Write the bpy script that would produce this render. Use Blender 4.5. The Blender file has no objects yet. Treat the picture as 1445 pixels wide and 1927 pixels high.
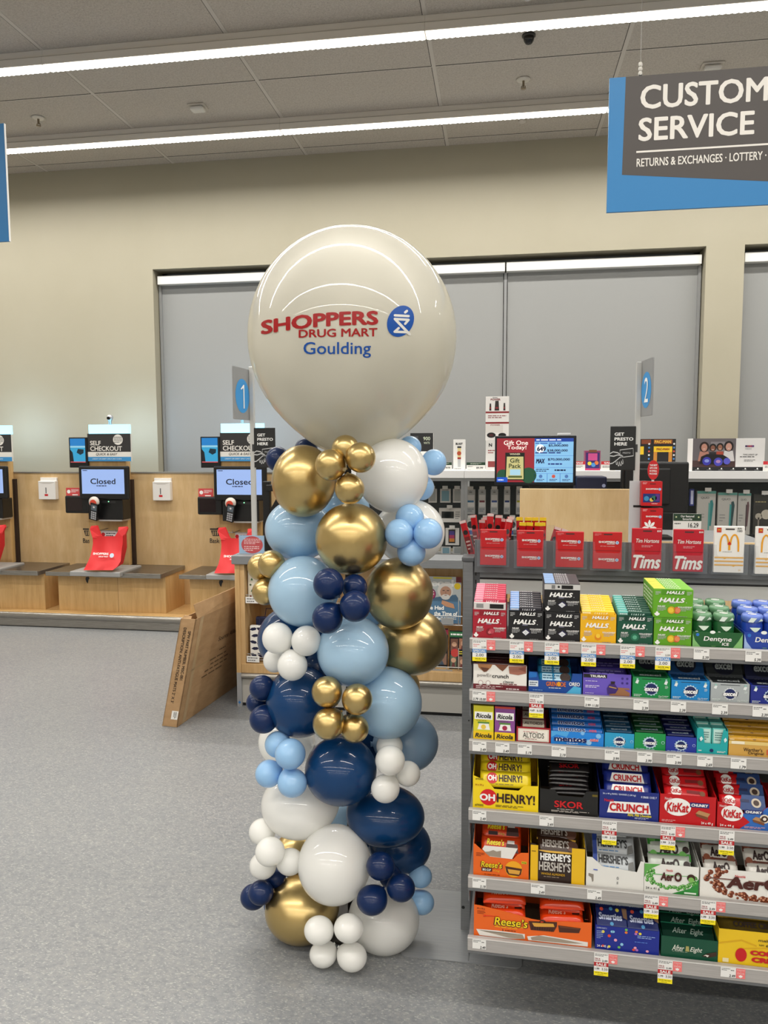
import bpy, bmesh, math, random
from mathutils import Vector, Matrix
random.seed(7)
S = bpy.context.scene
COL = S.collection

# ------------------------------------------------------------------ camera, exposure
F_PX, W_PX, H_PX = 1404.8, 1445.0, 1927.0
CAM_H = 1.5
YAW, PITCH, ROLL = math.radians(-8.7705), math.radians(-5.0247), math.radians(-0.1959)
_f = Vector((math.sin(YAW), math.cos(YAW), 0)); _r = Vector((math.cos(YAW), -math.sin(YAW), 0)); _u = Vector((0, 0, 1))
_f2 = _f * math.cos(PITCH) + _u * math.sin(PITCH); _u2 = _u * math.cos(PITCH) - _f * math.sin(PITCH)
CR = _r * math.cos(ROLL) + _u2 * math.sin(ROLL); CU = _u2 * math.cos(ROLL) - _r * math.sin(ROLL); CF = _f2
cam = bpy.data.cameras.new('camera'); camo = bpy.data.objects.new('camera', cam); COL.objects.link(camo)
cam.sensor_width = 36; cam.lens = F_PX * 36 / H_PX; cam.clip_start = .05; cam.clip_end = 60
m = Matrix((CR, CU, -CF)).transposed().to_4x4(); m.translation = (0, 0, CAM_H); camo.matrix_world = m
S.camera = camo
S.view_settings.view_transform = 'Standard'; S.view_settings.look = 'None'
S.view_settings.gamma = 1; S.view_settings.use_curve_mapping = False
S.view_settings.exposure = 0.1
LAMP = 11.8            # watts per metre of every ceiling strip light
LENS_GLOW = 5.0
world = bpy.data.worlds.new('world'); S.world = world; world.use_nodes = True
world.node_tree.nodes['Background'].inputs[0].default_value = (.9, .92, 1, 1)
world.node_tree.nodes['Background'].inputs[1].default_value = 0.05
S.cycles.max_bounces = 8; S.cycles.diffuse_bounces = 5; S.cycles.glossy_bounces = 5
S.cycles.transmission_bounces = 6; S.cycles.transparent_max_bounces = 16
S.cycles.caustics_reflective = False; S.cycles.caustics_refractive = False
S.cycles.use_denoising = True; S.cycles.sample_clamp_indirect = 4.0

CAM = Vector((0, 0, CAM_H))
def ray(px, py):
    return CF + CR * ((px - W_PX / 2) / F_PX) - CU * ((py - H_PX / 2) / F_PX)
def at(px, py, Y):                      # where a sight line meets the upright plane y = Y
    r = ray(px, py); return CAM + r * (Y / r.y)
def atz(px, py, z):                     # where a sight line meets the level plane z
    r = ray(px, py); return CAM + r * ((z - CAM_H) / r.z)
def rect(x0, y0, x1, y1, Y):            # a wall-parallel rectangle: X0, X1, Z0, Z1
    ym, xm = (y0 + y1) / 2, (x0 + x1) / 2
    return at(x0, ym, Y).x, at(x1, ym, Y).x, at(xm, y1, Y).z, at(xm, y0, Y).z

# ------------------------------------------------------------------ materials
def lin(c): return c / 12.92 if c <= .04045 else ((c + .055) / 1.055) ** 2.4
def rgb(h):
    h = h.lstrip('#'); return tuple(lin(int(h[i:i + 2], 16) / 255) for i in (0, 2, 4)) + (1,)
_mats = {}
def mat(hexc, rough=.5, metal=0, emit=0, alpha=1, coat=0, name=None):
    key = (hexc, rough, metal, emit, alpha, coat)
    if key in _mats: return _mats[key]
    m = bpy.data.materials.new(name or 'colour_' + hexc.strip('#')); m.use_nodes = True
    b = m.node_tree.nodes['Principled BSDF']
    b.inputs['Base Color'].default_value = rgb(hexc); b.inputs['Roughness'].default_value = rough
    b.inputs['Metallic'].default_value = metal; b.inputs['Coat Weight'].default_value = coat
    b.inputs['Coat Roughness'].default_value = .05
    if emit: b.inputs['Emission Color'].default_value = rgb(hexc); b.inputs['Emission Strength'].default_value = emit
    if alpha < 1: b.inputs['Alpha'].default_value = alpha
    _mats[key] = m; return m
class NT:                                # small helper to wire procedural nodes
    def __init__(s, name, rough=.5, metal=0):
        s.m = bpy.data.materials.new(name); s.m.use_nodes = True; s.t = s.m.node_tree
        s.b = s.t.nodes['Principled BSDF']; s.b.inputs['Roughness'].default_value = rough; s.b.inputs['Metallic'].default_value = metal
        s.co = s.t.nodes.new('ShaderNodeTexCoord').outputs['Object']
    def n(s, kind, **kw):
        x = s.t.nodes.new(kind)
        for k, v in kw.items():
            if k in x.inputs: x.inputs[k].default_value = v
            else: setattr(x, k, v)
        return x
    def l(s, a, b): s.t.links.new(a, b)
    def map(s, scale, rot=(0, 0, 0)):
        x = s.n('ShaderNodeMapping'); x.inputs['Scale'].default_value = scale; x.inputs['Rotation'].default_value = rot
        s.l(s.co, x.inputs['Vector']); return x.outputs[0]
    def ramp(s, fac, stops):
        x = s.n('ShaderNodeValToRGB'); e = x.color_ramp.elements
        while len(e) < len(stops): e.new(.5)
        for el, (p, c) in zip(e, stops): el.position = p; el.color = rgb(c)
        s.l(fac, x.inputs[0]); return x.outputs[0]
    def noise(s, scale, vec=None, detail=4, rough=.55):
        x = s.n('ShaderNodeTexNoise', Scale=scale, Detail=detail, Roughness=rough); s.l(vec or s.co, x.inputs['Vector']); return x.outputs[0]
    def mix(s, fac, a, b, mode='MIX'):
        x = s.n('ShaderNodeMix', data_type='RGBA', blend_type=mode)
        for v, i in ((fac, 0), (a, 6), (b, 7)):
            if isinstance(v, str): x.inputs[i].default_value = rgb(v)
            elif isinstance(v, (int, float)): x.inputs[i].default_value = v
            else: s.l(v, x.inputs[i])
        return x.outputs[2]
    def bump(s, h, strength=.2, dist=.01):
        x = s.n('ShaderNodeBump', Strength=strength, Distance=dist); s.l(h, x.inputs['Height']); s.l(x.outputs[0], s.b.inputs['Normal'])
    def done(s, color=None):
        if color is not None: s.l(color, s.b.inputs['Base Color'])
        return s.m
def wood(name, dark, mid, light, rough=.42, grain=(9, 9, .9)):
    k = NT(name, rough); a = k.noise(3.2, k.map(grain), 6, .6); b = k.noise(40, k.map((3, 3, .35)), 3)
    c = k.ramp(a, [(.3, dark), (.5, mid), (.7, light)])
    return k.done(k.mix(.18, c, k.ramp(b, [(.35, dark), (.65, light)])))
WOOD = wood('honey_oak_veneer', '#BF9860', '#CCA66E', '#D6B27C')
PANELW = wood('light_oak_panel', '#C5A472', '#CFAF7F', '#D9BC8E', grain=(5, 5, 1.1))
MAPLE = wood('pale_maple_veneer', '#CFAE7C', '#D9BA89', '#E0C496', grain=(5, 5, 1.1))
OAKL = wood('light_oak_veneer', '#B9935F', '#CBA673', '#D6B484')
def brushed(name, a, b, rough=.35, metal=.85):
    k = NT(name, rough, metal); n = k.noise(6, k.map((1.5, 60, 60)), 3)
    return k.done(k.ramp(n, [(.35, a), (.65, b)]))
STEEL = brushed('brushed_steel', '#8F8B84', '#A8A49D', .32)
DARKSTEEL = brushed('dark_brushed_steel', '#6A6259', '#80776C', .3)
GREYMET = brushed('grey_painted_metal', '#7E8082', '#87898B', .45, .15)
RAILM = brushed('grey_price_rail', '#A9A5A2', '#B3AFAC', .4, .1)
CARD = (lambda k: (k.bump(k.noise(14, None, 3), .25, .01), k.done(k.ramp(k.noise(9, k.map((1, 1, 3)), 5), [(.3, '#A5835C'), (.55, '#B08D65'), (.8, '#BB9A72')])))[1])(NT('corrugated_cardboard', .8))
WALLM = (lambda k: (k.bump(k.noise(180, None, 2), .05, .002), k.done(k.ramp(k.noise(1.5, None, 3), [(.3, '#A29C88'), (.7, '#A6A08D')])))[1])(NT('cream_wall_paint', .6))
BLINDM = (lambda k: k.done(k.ramp(k.noise(400, k.map((1, 1, 1)), 2), [(.3, '#8E908F'), (.7, '#959593')])))(NT('grey_blind_fabric', .75))
WHITEM = mat('#E9E9E7', .45); BLACK = mat('#0B0B0C', .35); BLACKG = mat('#08080A', .12); DKGREY = mat('#3A3B3D', .45)
WHITE = mat('#F2F1EE', .5); RED = mat('#C4141F', .4); PAPER = mat('#ECEBE8', .6); INK = mat('#1A1A1C', .6)
YEL = mat('#F7E51A', .5); SIGNBLUE = mat('#2F86C4', .5); SALMON = mat('#EE7D7C', .5); LBLUE = mat('#5C93CF', .5)

# ------------------------------------------------------------------ mesh building
_txt = {}
def text2d(s, bold=0.0, shear=0.0):
    key = (s, bold, shear)
    if key in _txt: return _txt[key]
    c = bpy.data.curves.new('t', 'FONT'); c.body = s; c.size = 1; c.shear = shear; c.resolution_u = 3
    c.fill_mode = 'FRONT'
    o = bpy.data.objects.new('t', c); me = bpy.data.meshes.new_from_object(o)
    v = [(p.co.x, p.co.y) for p in me.vertices]; f = [tuple(q.vertices) for q in me.polygons]
    bpy.data.objects.remove(o); bpy.data.curves.remove(c); bpy.data.meshes.remove(me)
    if v:
        x0 = min(p[0] for p in v); x1 = max(p[0] for p in v); y0 = min(p[1] for p in v); y1 = max(p[1] for p in v)
        v = [(p[0] - x0, p[1] - y0) for p in v]
        if bold > .006:                  # heavier strokes: the outline repeated around itself
            D = [(bold * math.cos(q), bold * .8 * math.sin(q)) for q in [math.pi * (i + .5) / (3 if bold > .02 else 2) for i in range(6 if bold > .02 else 4)]] + [(0, 0)]
            n = len(v); f = [tuple(k * n + i for i in q) for k in range(len(D)) for q in f]; v = [(a + dx + bold, b + dy + bold, k) for k, (dx, dy) in enumerate(D) for a, b in v]; x1 += 2 * bold; y1 += 2 * bold
        else: v = [(a, b, 0) for a, b in v]
    else: x0 = x1 = y0 = y1 = 0
    _txt[key] = (v, f, max(x1 - x0, 1e-6), max(y1 - y0, 1e-6)); return _txt[key]
class MB:
    def __init__(s, xf=None): s.v = []; s.f = []; s.fm = []; s.sm = []; s.mats = []; s.xf = xf
    def mi(s, m):
        if m not in s.mats: s.mats.append(m)
        return s.mats.index(m)
    def add(s, verts, faces, m, smooth=False):
        b = len(s.v)
        s.v += [tuple(s.xf(*p)) if s.xf else tuple(p) for p in verts]; i = s.mi(m)
        for q in faces: s.f.append(tuple(b + k for k in q)); s.fm.append(i); s.sm.append(smooth)
        return s
    def box(s, x0, y0, z0, x1, y1, z1, m, c=0):
        if x1 < x0: x0, x1 = x1, x0
        if y1 < y0: y0, y1 = y1, y0
        if z1 < z0: z0, z1 = z1, z0
        if c <= 0:
            v = [(x, y, z) for z in (z0, z1) for y in (y0, y1) for x in (x0, x1)]
            return s.add(v, [(0, 2, 3, 1), (4, 5, 7, 6), (0, 1, 5, 4), (2, 6, 7, 3), (0, 4, 6, 2), (1, 3, 7, 5)], m)
        c = min(c, (x1 - x0) / 2.2, (y1 - y0) / 2.2, (z1 - z0) / 2.2)
        bm = bmesh.new(); bmesh.ops.create_cube(bm, size=1)
        for q in bm.verts: q.co = Vector(((x0 + x1) / 2 + q.co.x * (x1 - x0), (y0 + y1) / 2 + q.co.y * (y1 - y0), (z0 + z1) / 2 + q.co.z * (z1 - z0)))
        bmesh.ops.bevel(bm, geom=bm.edges[:], offset=c, segments=2, profile=.5, affect='EDGES')
        bm.verts.index_update()
        s.add([tuple(q.co) for q in bm.verts], [tuple(q.index for q in p.verts) for p in bm.faces], m); bm.free(); return s
    def hexa(s, p, m):                     # 8 corners: bottom loop then top loop
        return s.add(p, [(3, 2, 1, 0), (4, 5, 6, 7), (0, 1, 5, 4), (1, 2, 6, 5), (2, 3, 7, 6), (3, 0, 4, 7)], m)
    def quad(s, a, b, c, d, m): return s.add([a, b, c, d], [(0, 1, 2, 3)], m)
    def tube(s, pts, r, m, n=10, r1=None, caps=True):
        pts = [Vector(p) for p in pts]; rings = []; up = None
        for i, p in enumerate(pts):
            d = (pts[min(i + 1, len(pts) - 1)] - pts[max(i - 1, 0)]).normalized()
            if up is None or abs(up.dot(d)) > .98: up = Vector((0, 0, 1)) if abs(d.z) < .9 else Vector((0, 1, 0))
            a = d.cross(up).normalized(); b = a.cross(d)
            rr = r if r1 is None else r + (r1 - r) * i / max(1, len(pts) - 1)
            rings.append([p + (a * math.cos(t) + b * math.sin(t)) * rr for t in [2 * math.pi * k / n for k in range(n)]])
        v = [q for R in rings for q in R]; fc = []
        for i in range(len(rings) - 1):
            for k in range(n): fc.append((i * n + k, i * n + (k + 1) % n, (i + 1) * n + (k + 1) % n, (i + 1) * n + k))
        s.add(v, fc, m, True)
        if caps: s.add(rings[0], [tuple(range(n))[::-1]], m); s.add(rings[-1], [tuple(range(n))], m)
        return s
    def lathe(s, prof, o, m, n=20, axis='z'):  # prof: (radius, height)
        v = []; fc = []
        for r, h in prof:
            for k in range(n):
                t = 2 * math.pi * k / n; a, b = r * math.cos(t), r * math.sin(t)
                v.append((o[0] + a, o[1] + b, o[2] + h) if axis == 'z' else (o[0] + a, o[1] - h, o[2] + b))
        for i in range(len(prof) - 1):
            for k in range(n): fc.append((i * n + k, i * n + (k + 1) % n, (i + 1) * n + (k + 1) % n, (i + 1) * n + k))
        return s.add(v, fc, m, True)
    def prism(s, F, pts, d, m):             # outline on a Face, pulled back by d along its inward normal
        a = [F.p(x, y, 0) for x, y in pts]; b = [q - F.n * d for q in a]; n = len(a)
        return s.add(a + b, [tuple(range(n)), tuple(range(2 * n - 1, n - 1, -1))] + [(i, i + n, (i + 1) % n + n, (i + 1) % n) for i in range(n)], m)
    def build(s, name, parent=None, loc=None):
        if loc is None:
            if parent is not None: loc = parent['_o'] if '_o' in parent else (0, 0, 0)
            else:
                xs = [p[0] for p in s.v]; ys = [p[1] for p in s.v]; zs = [p[2] for p in s.v]
                loc = ((min(xs) + max(xs)) / 2, (min(ys) + max(ys)) / 2, min(zs))
        loc = tuple(loc)
        me = bpy.data.meshes.new(name); me.from_pydata([(p[0] - loc[0], p[1] - loc[1], p[2] - loc[2]) for p in s.v], [], s.f)
        for mm in s.mats: me.materials.append(mm)
        me.polygons.foreach_set('material_index', s.fm); me.polygons.foreach_set('use_smooth', s.sm); me.update()
        o = bpy.data.objects.new(name, me); COL.objects.link(o)
        if parent is not None: o.parent = parent; ORG[o.name] = loc
        else: o.location = loc; ORG[o.name] = loc
        o['_o'] = loc
        return o
ORG = {}
class Face:                                # a drawing surface: unit square x,y in 0..1 mapped on O + ux*W, uy*H
    def __init__(s, mb, O, ux, uy, W, H, lift=.0004):
        s.mb = mb; s.O = Vector(O); s.ux = Vector(ux).normalized(); s.uy = Vector(uy).normalized(); s.n = s.ux.cross(s.uy); s.W = W; s.H = H; s.k = lift
    def p(s, x, y, L): return s.O + s.ux * (x * s.W) + s.uy * (y * s.H) + s.n * (s.k * L)
    def poly(s, pts, m, L=1): s.mb.add([s.p(x, y, L) for x, y in pts], [tuple(range(len(pts)))], m); return s
    def rect(s, x0, y0, x1, y1, m, L=1): return s.poly([(x0, y0), (x1, y0), (x1, y1), (x0, y1)], m, L)
    def ell(s, cx, cy, r, m, L=1, ry=None, n=20):      # r as a fraction of the height; ry likewise
        ry = r if ry is None else ry; k = s.H / s.W
        return s.poly([(cx + r * k * math.cos(2 * math.pi * i / n), cy + ry * math.sin(2 * math.pi * i / n)) for i in range(n)], m, L)
    def text(s, t, cx, cy, h, m, L=2, w=None, bold=.012, shear=0, left=False):   # cx, cy centre (or left edge)
        v, f, tw, th = text2d(t, bold, shear); H = h * s.H; k = H / th; kw = k if w is None else min(k * 1.6, w * s.W / tw)
        x0 = cx * s.W - (0 if left else tw * kw / 2); y0 = cy * s.H - H / 2
        s.mb.add([s.O + s.ux * (x0 + a * kw) + s.uy * (y0 + b * k) + s.n * (s.k * L + c * 5e-5) for a, b, c in v], f, m); return s
    def lines(s, x0, y0, x1, y1, n, m, L=2, seed=0):   # rows of print too small to read
        rnd = random.Random(seed + n)
        for i in range(n):
            yy = y1 + (y0 - y1) * (i + .5) / n; hh = (y1 - y0) / n * .22; x = x0
            while x < x1 - .01:
                w = rnd.uniform(.08, .22) * (x1 - x0)
                if i == n - 1 and x > x0 + .6 * (x1 - x0): break
                s.rect(x, yy - hh, min(x + w, x1), yy + hh, m, L); x += w + .035 * (x1 - x0)
        return s
def front(mb, x0, x1, y, z0, z1): return Face(mb, (x0, y, z0), (1, 0, 0), (0, 0, 1), x1 - x0, z1 - z0)
def tag(o, label, cat, group=None):
    o['label'] = label; o['category'] = cat
    if group: o['group'] = group
    return o
def thing(name, label, cat, loc, group=None):
    o = bpy.data.objects.new(name, None); COL.objects.link(o); o.location = loc; o['_o'] = tuple(loc); o.empty_display_size = .05
    return tag(o, label, cat, group)
def struct(name, mb):
    o = mb.build(name); o['kind'] = 'structure'; return o
def kids(o, _c={}):
    return [c for c in COL.objects if c.parent == o]
def dup(o, loc, label=None, group=None, parts=None):   # a copy of a thing, its parts and sub-parts
    r = o.copy(); COL.objects.link(r); r.location = loc
    if label: r['label'] = label
    if group: r['group'] = group
    for c in (kids(o) if parts is None else parts):
        d = c.copy(); COL.objects.link(d); d.parent = r
        if parts is None:
            for g in kids(c): e = g.copy(); COL.objects.link(e); e.parent = d
    return r
# ------------------------------------------------------------------ the room
CEIL, WALLY, WX, BACKY = 4.03, 6.56, 7.5, -7.5
k = NT('speckled_vinyl_tile', .34)
fl = k.noise(60, k.map((1, 1.4, 1)), 3, .6); fl2 = k.noise(105, k.map((1, 2.3, 1), (0, 0, .75)), 1, .5); fl3 = k.noise(150, k.map((2.2, 1, 1), (0, 0, .5)), 1, .5); big = k.noise(1.1, None, 3)
c1 = k.ramp(fl, [(.32, '#7F8184'), (.5, '#8A8C8E'), (.68, '#959594')])
c2 = k.mix(k.ramp(fl2, [(.60, '#000000'), (.66, '#CCCCCC')]), c1, '#BAB9B3')
c3 = k.mix(k.ramp(fl3, [(.30, '#AAAAAA'), (.35, '#000000')]), c2, '#66686A')
c4 = k.mix(.3, c3, k.ramp(big, [(.35, '#767B80'), (.65, '#8C8B88')]), 'OVERLAY')
br = k.n('ShaderNodeTexBrick', offset=0.0, **{'Scale': 1.0, 'Mortar Size': .0012, 'Brick Width': .61, 'Row Height': .61, 'Mortar Smooth': .3})
k.l(k.map((1, 1, 1)), br.inputs['Vector'])
k.l(k.ramp(big, [(.3, '#A0A0A0'), (.7, '#ACACAC')]), k.b.inputs['Roughness'])
FLOORM = k.done(k.mix(k.mix(br.outputs['Fac'], '#000000', '#4a4a4a'), c4, '#7F8184'))
b = MB(); b.box(-WX, BACKY, -.06, WX, WALLY + .3, 0, FLOORM); struct('floor', b)
k = NT('fissured_ceiling_tile', .9)
p1 = k.noise(85, None, 4, .7); p2 = k.noise(230, None, 2)
cc = k.mix(k.ramp(p2, [(.30, '#FFFFFF'), (.38, '#000000')]), k.ramp(p1, [(.33, '#B3ABA1'), (.6, '#C6BFB5')]), '#857D74')
k.bump(p1, .3, .004); TILEM = k.done(cc)
GRIDM = mat('#C9C3BA', .5); GAPM = mat('#4A4640', .8)
b = MB(); b.box(-WX, BACKY, CEIL, WX, WALLY + .3, CEIL + .08, TILEM)
xs = [-.459 + 1.2255 * i for i in range(-6, 7)]
for x in xs:                             # metal grid bars run into the depth, thin cross gaps run along the wall
    b.box(x - .013, BACKY, CEIL - .002, x + .013, WALLY, CEIL + .01, GRIDM)
    b.box(x - .0175, BACKY, CEIL - .0006, x - .013, WALLY, CEIL + .01, GAPM)  # dark strip puts the shadow line beside each bar into colour
yy = 6.41
while yy > BACKY:
    b.box(-WX, yy - .004, CEIL - .0008, WX, yy + .004, CEIL + .01, GAPM); b.box(-WX, yy + .004, CEIL - .0012, WX, yy + .012, CEIL + .01, GRIDM); yy -= 1.19
struct('ceiling', b)
b = MB(); wz = 3.112; w1a, w1b, w2a, w2b, wb = -3.135, 1.646, 1.942, 6.4, .7
T = .3
b.box(-WX, WALLY, 0, w1a, WALLY + T, CEIL, WALLM); b.box(w1a, WALLY, wz, w2b, WALLY + T, CEIL, WALLM)
b.box(w1b, WALLY, 0, w2a, WALLY + T, wz, WALLM); b.box(w1a, WALLY, 0, w1b, WALLY + T, wb, WALLM)
b.box(w2a, WALLY, 0, w2b, WALLY + T, wb, WALLM); b.box(w2b, WALLY, 0, WX, WALLY + T, CEIL, WALLM)
struct('wall_back', b)
for nm, x0, y0, x1, y1 in (('wall_left', -WX - .1, BACKY, -WX, WALLY + T), ('wall_right', WX, BACKY, WX + .1, WALLY + T), ('wall_front', -WX, BACKY - .1, WX, BACKY)):
    b = MB(); b.box(x0, y0, 0, x1, y1, CEIL, mat('#CFCBC2', .7)); struct(nm, b)
# windows: dark glass in a thin grey frame behind the blinds
for i, (a, c) in enumerate(((w1a, w1b), (w2a, w2b))):
    b = MB(); g = mat('#77797A', .4); Y = WALLY + .2
    for x0, z0, x1, z1 in ((a, wb, a + .05, wz), (c - .05, wb, c, wz), (a, wb, c, wb + .05), (a, wz - .05, c, wz), ((a + c) / 2 - .03, wb, (a + c) / 2 + .03, wz)):
        b.box(x0, Y, z0, x1, Y + .06, z1, g)
    o = b.build('window_%d' % (i + 1)); o['kind'] = 'structure'
    q = MB(); q.box(a + .05, Y + .02, wb + .05, c - .05, Y + .03, wz - .05, mat('#10141A', .05)); q.build('window_pane', o)
# roller blinds
CAS = mat('#E3E3E1', .4)
def blind(xa, xb, label, guide):
    r = thing('roller_blind', label, 'window blind', ((xa + xb) / 2, WALLY + .1, 1.0), 'grey roller blinds')
    b = MB(); b.box(xa, WALLY + .115, .95, xb, WALLY + .119, 3.02, BLINDM); b.build('blind_fabric', r)
    b = MB(); b.box(xa - .012, WALLY + .05, 2.985, xb + .012, WALLY + .125, 3.062, CAS, .004); b.build('cassette', r)
    b = MB(); b.box(xa, WALLY + .105, .93, xb, WALLY + .13, .955, CAS); b.build('bottom_bar', r)
    b = MB()
    for x in guide: b.box(x - .012, WALLY + .1, .9, x + .012, WALLY + .14, 2.985, mat('#8C8D8D', .4))
    b.build('side_guide', r)
XM = at(950, 640, WALLY + .115).x
blind(w1a + .03, XM - .018, 'left grey roller blind, behind the giant white balloon', (w1a + .02,))
blind(XM + .018, w1b - .03, 'grey roller blind behind the lottery screen, between the window centre post and the beige pillar', (XM, w1b - .02))
blind(w2a + .03, w2b - .03, 'grey roller blind right of the beige pillar', (w2a + .02,))
# ceiling strip lights
LENS = bpy.data.materials.new('lit_strip_lens'); LENS.use_nodes = True
LENS.node_tree.nodes['Principled BSDF'].inputs['Base Color'].default_value = (.9, .9, .9, 1)
LENS.node_tree.nodes['Principled BSDF'].inputs['Emission Color'].default_value = (1, .965, .90, 1)
LENS.node_tree.nodes['Principled BSDF'].inputs['Emission Strength'].default_value = LENS_GLOW
HOUS = mat('#D9D2C8', .5)
def strip(x0, x1, y, label, group):
    r = thing('ceiling_strip_light', label, 'ceiling light', ((x0 + x1) / 2, y + .045, CEIL - .11), group)
    b = MB(); b.box(x0, y + .012, CEIL - .045, x1, y + .09, CEIL - .0005, HOUS, .002); b.box(x0, y, CEIL - .095, x1, y + .1, CEIL - .047, HOUS, .003)
    b.box(x0, y + .006, CEIL - .048, x1, y + .094, CEIL - .044, GAPM); b.build('housing', r)
    b = MB(); n = int((x1 - x0) / .034); w = (x1 - x0 - .01) / n      # ribbed prismatic lens
    pts = []
    for i in range(n + 1): pts += [(x0 + .005 + i * w, 0), (x0 + .005 + (i + .5) * w, -.004)]
    pts = pts[:-1]
    v = [(x, y + .006, CEIL - .097 + d) for x, d in pts] + [(x, y + .094, CEIL - .097 + d) for x, d in pts]; N = len(pts)
    b.add(v, [(i, i + N, i + N + 1, i + 1) for i in range(N - 1)], LENS)
    b.build('lens', r)
    a = bpy.data.lights.new('strip_lamp', 'AREA'); a.shape = 'RECTANGLE'; a.size = x1 - x0 - .02; a.size_y = .085; a.energy = LAMP * (x1 - x0); a.color = (1, .965, .905); a.spread = math.radians(160)
    lo = bpy.data.objects.new('strip_lamp', a); COL.objects.link(lo); lo.parent = r; lo.location = (0, .005, CEIL - .104 - (CEIL - .11))
LX = -.459; P8 = 2.451
names = {0: 'second ceiling strip light from the left in the front lit row', -1: 'leftmost ceiling strip light of the front lit row', 1: 'ceiling strip light of the front lit row, above the customer service sign'}
for i in (-2, -1, 0, 1, 2):
    lab = {-1: names[-1], 0: names[0], 1: names[1]}.get(i, 'ceiling strip light of the front lit row, out past the edge of the view')
    strip(LX + (i - 1) * P8, LX + i * P8, 4.605, lab, 'front row of ceiling strip lights')
for i in (-2, -1, 0, 1, 2):
    lab = {-1: 'ceiling strip light of the row nearest the wall, left half of the view', 0: 'ceiling strip light of the row nearest the wall, above the giant white balloon',
           }.get(i, 'ceiling strip light of the row nearest the wall, hidden by a hanging sign')
    x = .753 + i * P8
    strip(x - P8, x, 5.80, lab, 'wall row of ceiling strip lights')
for y in (2.15, -.05, -2.45, -4.9, -7.2):
    strip(-6.1, 6.1, y, 'long ceiling strip light overhead or behind the camera', 'ceiling strip lights outside the view')
# small fittings on the ceiling
def sprinkler(px, py, label):
    p = atz(px, py, CEIL); r = thing('sprinkler_head', label, 'fire sprinkler', p, 'sprinkler heads')
    b = MB(); b.lathe([(.0, 0), (.045, 0), (.05, -.006), (.03, -.012), (0, -.012)], p, mat('#D8D2C6', .4), 20); b.build('escutcheon', r)
    b = MB(); b.tube([p - Vector((0, 0, .01)), p - Vector((0, 0, .05))], .008, mat('#8A7C68', .35, .7)); b.lathe([(0, -.062), (.018, -.062), (.018, -.066), (0, -.066)], p, mat('#8A7C68', .35, .7), 14)
    b.tube([p + Vector((-.012, 0, -.045)), p + Vector((-.014, 0, -.063))], .003, mat('#8A7C68', .35, .7)); b.tube([p + Vector((.012, 0, -.045)), p + Vector((.014, 0, -.063))], .003, mat('#8A7C68', .35, .7)); b.build('deflector', r)
sprinkler(985, 149, 'sprinkler head in the ceiling right of centre, below the black dome camera')
sprinkler(72, 221, 'sprinkler head in the ceiling at far left, above the blue hanging sign')
def puck(px, py, label, w=.13):
    p = atz(px, py, CEIL); r = thing('emergency_light', label, 'ceiling fixture', p, 'low white ceiling fixtures')
    b = MB(); b.box(p.x - w, p.y - .05, CEIL - .012, p.x + w, p.y + .05, CEIL, mat('#C4BDB2', .5), .005); b.build('mounting_plate', r)
    b = MB(); b.box(p.x - w * .8, p.y - .04, CEIL - .04, p.x + w * .8, p.y + .04, CEIL - .012, mat('#D9D6CF', .4), .018); b.build('cover', r)
puck(372, 199, 'low white oblong fixture on the ceiling left of centre', .065)
puck(1340, 122, 'low white oblong fixture on the ceiling above the customer service sign', .07)
p = atz(995, 66, CEIL); r = thing('dome_camera', 'black dome camera on the ceiling between the light rows', 'security camera', p)
b = MB(); b.lathe([(0, 0), (.042, 0), (.042, -.008), (.034, -.014), (0, -.014)], p, mat('#26221F', .4), 24); b.build('base', r)
b = MB(); b.lathe([(.034, -.014), (.03, -.034), (.02, -.05), (0, -.056)], p, BLACKG, 24); b.build('dome', r)
p = atz(993, -4, CEIL - .1); r = thing('clear_dome', 'clear plastic dome peeking in at the very top edge', 'ceiling fixture', Vector((p.x, p.y, CEIL)))
b = MB(); o3 = (p.x, p.y, CEIL); b.lathe([(0, 0), (.035, 0), (.035, -.05), (0, -.05)], o3, mat('#C9C4BC', .4), 20); b.build('base', r)
b = MB(); b.lathe([(.032, -.05), (.036, -.075), (.028, -.1), (.012, -.113), (0, -.115)], o3, mat('#E8E8E8', .08, 0, 0, .35), 20); b.build('dome', r)
p = atz(983, 226, CEIL); b = MB(); b.lathe([(0, 0), (.03, 0), (.03, -.012), (.02, -.02), (0, -.02)], (p.x, p.y, CEIL), mat('#C9C2B8', .5), 18)
tag(b.build('ceiling_sensor', loc=p), 'tiny pale disc sensor on the ceiling behind the wall-side light row', 'sensor')

# ------------------------------------------------------------------ hanging signs
BLUES = mat('#2E7DB8', .45); SGREY = mat('#4B4644', .5); SWHITE = mat('#E6E2DB', .5)
Y = 3.4; X0, Z1, Z0 = at(1147, 147, Y).x, at(1147, 147, Y).z, at(1140, 400, Y).z
r = thing('hanging_sign', 'blue and dark grey hanging sign reading customer service', 'sign', (X0 + .6, Y, Z0), None)
b = MB(); W, H = 1.3, Z1 - Z0; b.box(X0, Y, Z0, X0 + W, Y + .012, Z1, BLUES); F = front(b, X0, X0 + W, Y, Z0, Z1)
sx = lambda px: (at(px, 250, Y).x - X0) / W
sy = lambda px, py: (at(px, py, Y).z - Z0) / H
F.poly([(sx(1175), 1), (sx(1172), sy(1172, 329)), (.99, sy(1440, 372)), (.99, 1)], SGREY)
b.build('sign_panel', r)
b = MB(); F = front(b, X0, X0 + W, Y, Z0, Z1)
F.text('CUSTOMER', sx(1203), (sy(1203, 161) + sy(1203, 207)) / 2, sy(1203, 161) - sy(1203, 207), SWHITE, 3, bold=.025, left=True, w=(sx(1439) - sx(1203)) * 1.31)
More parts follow.
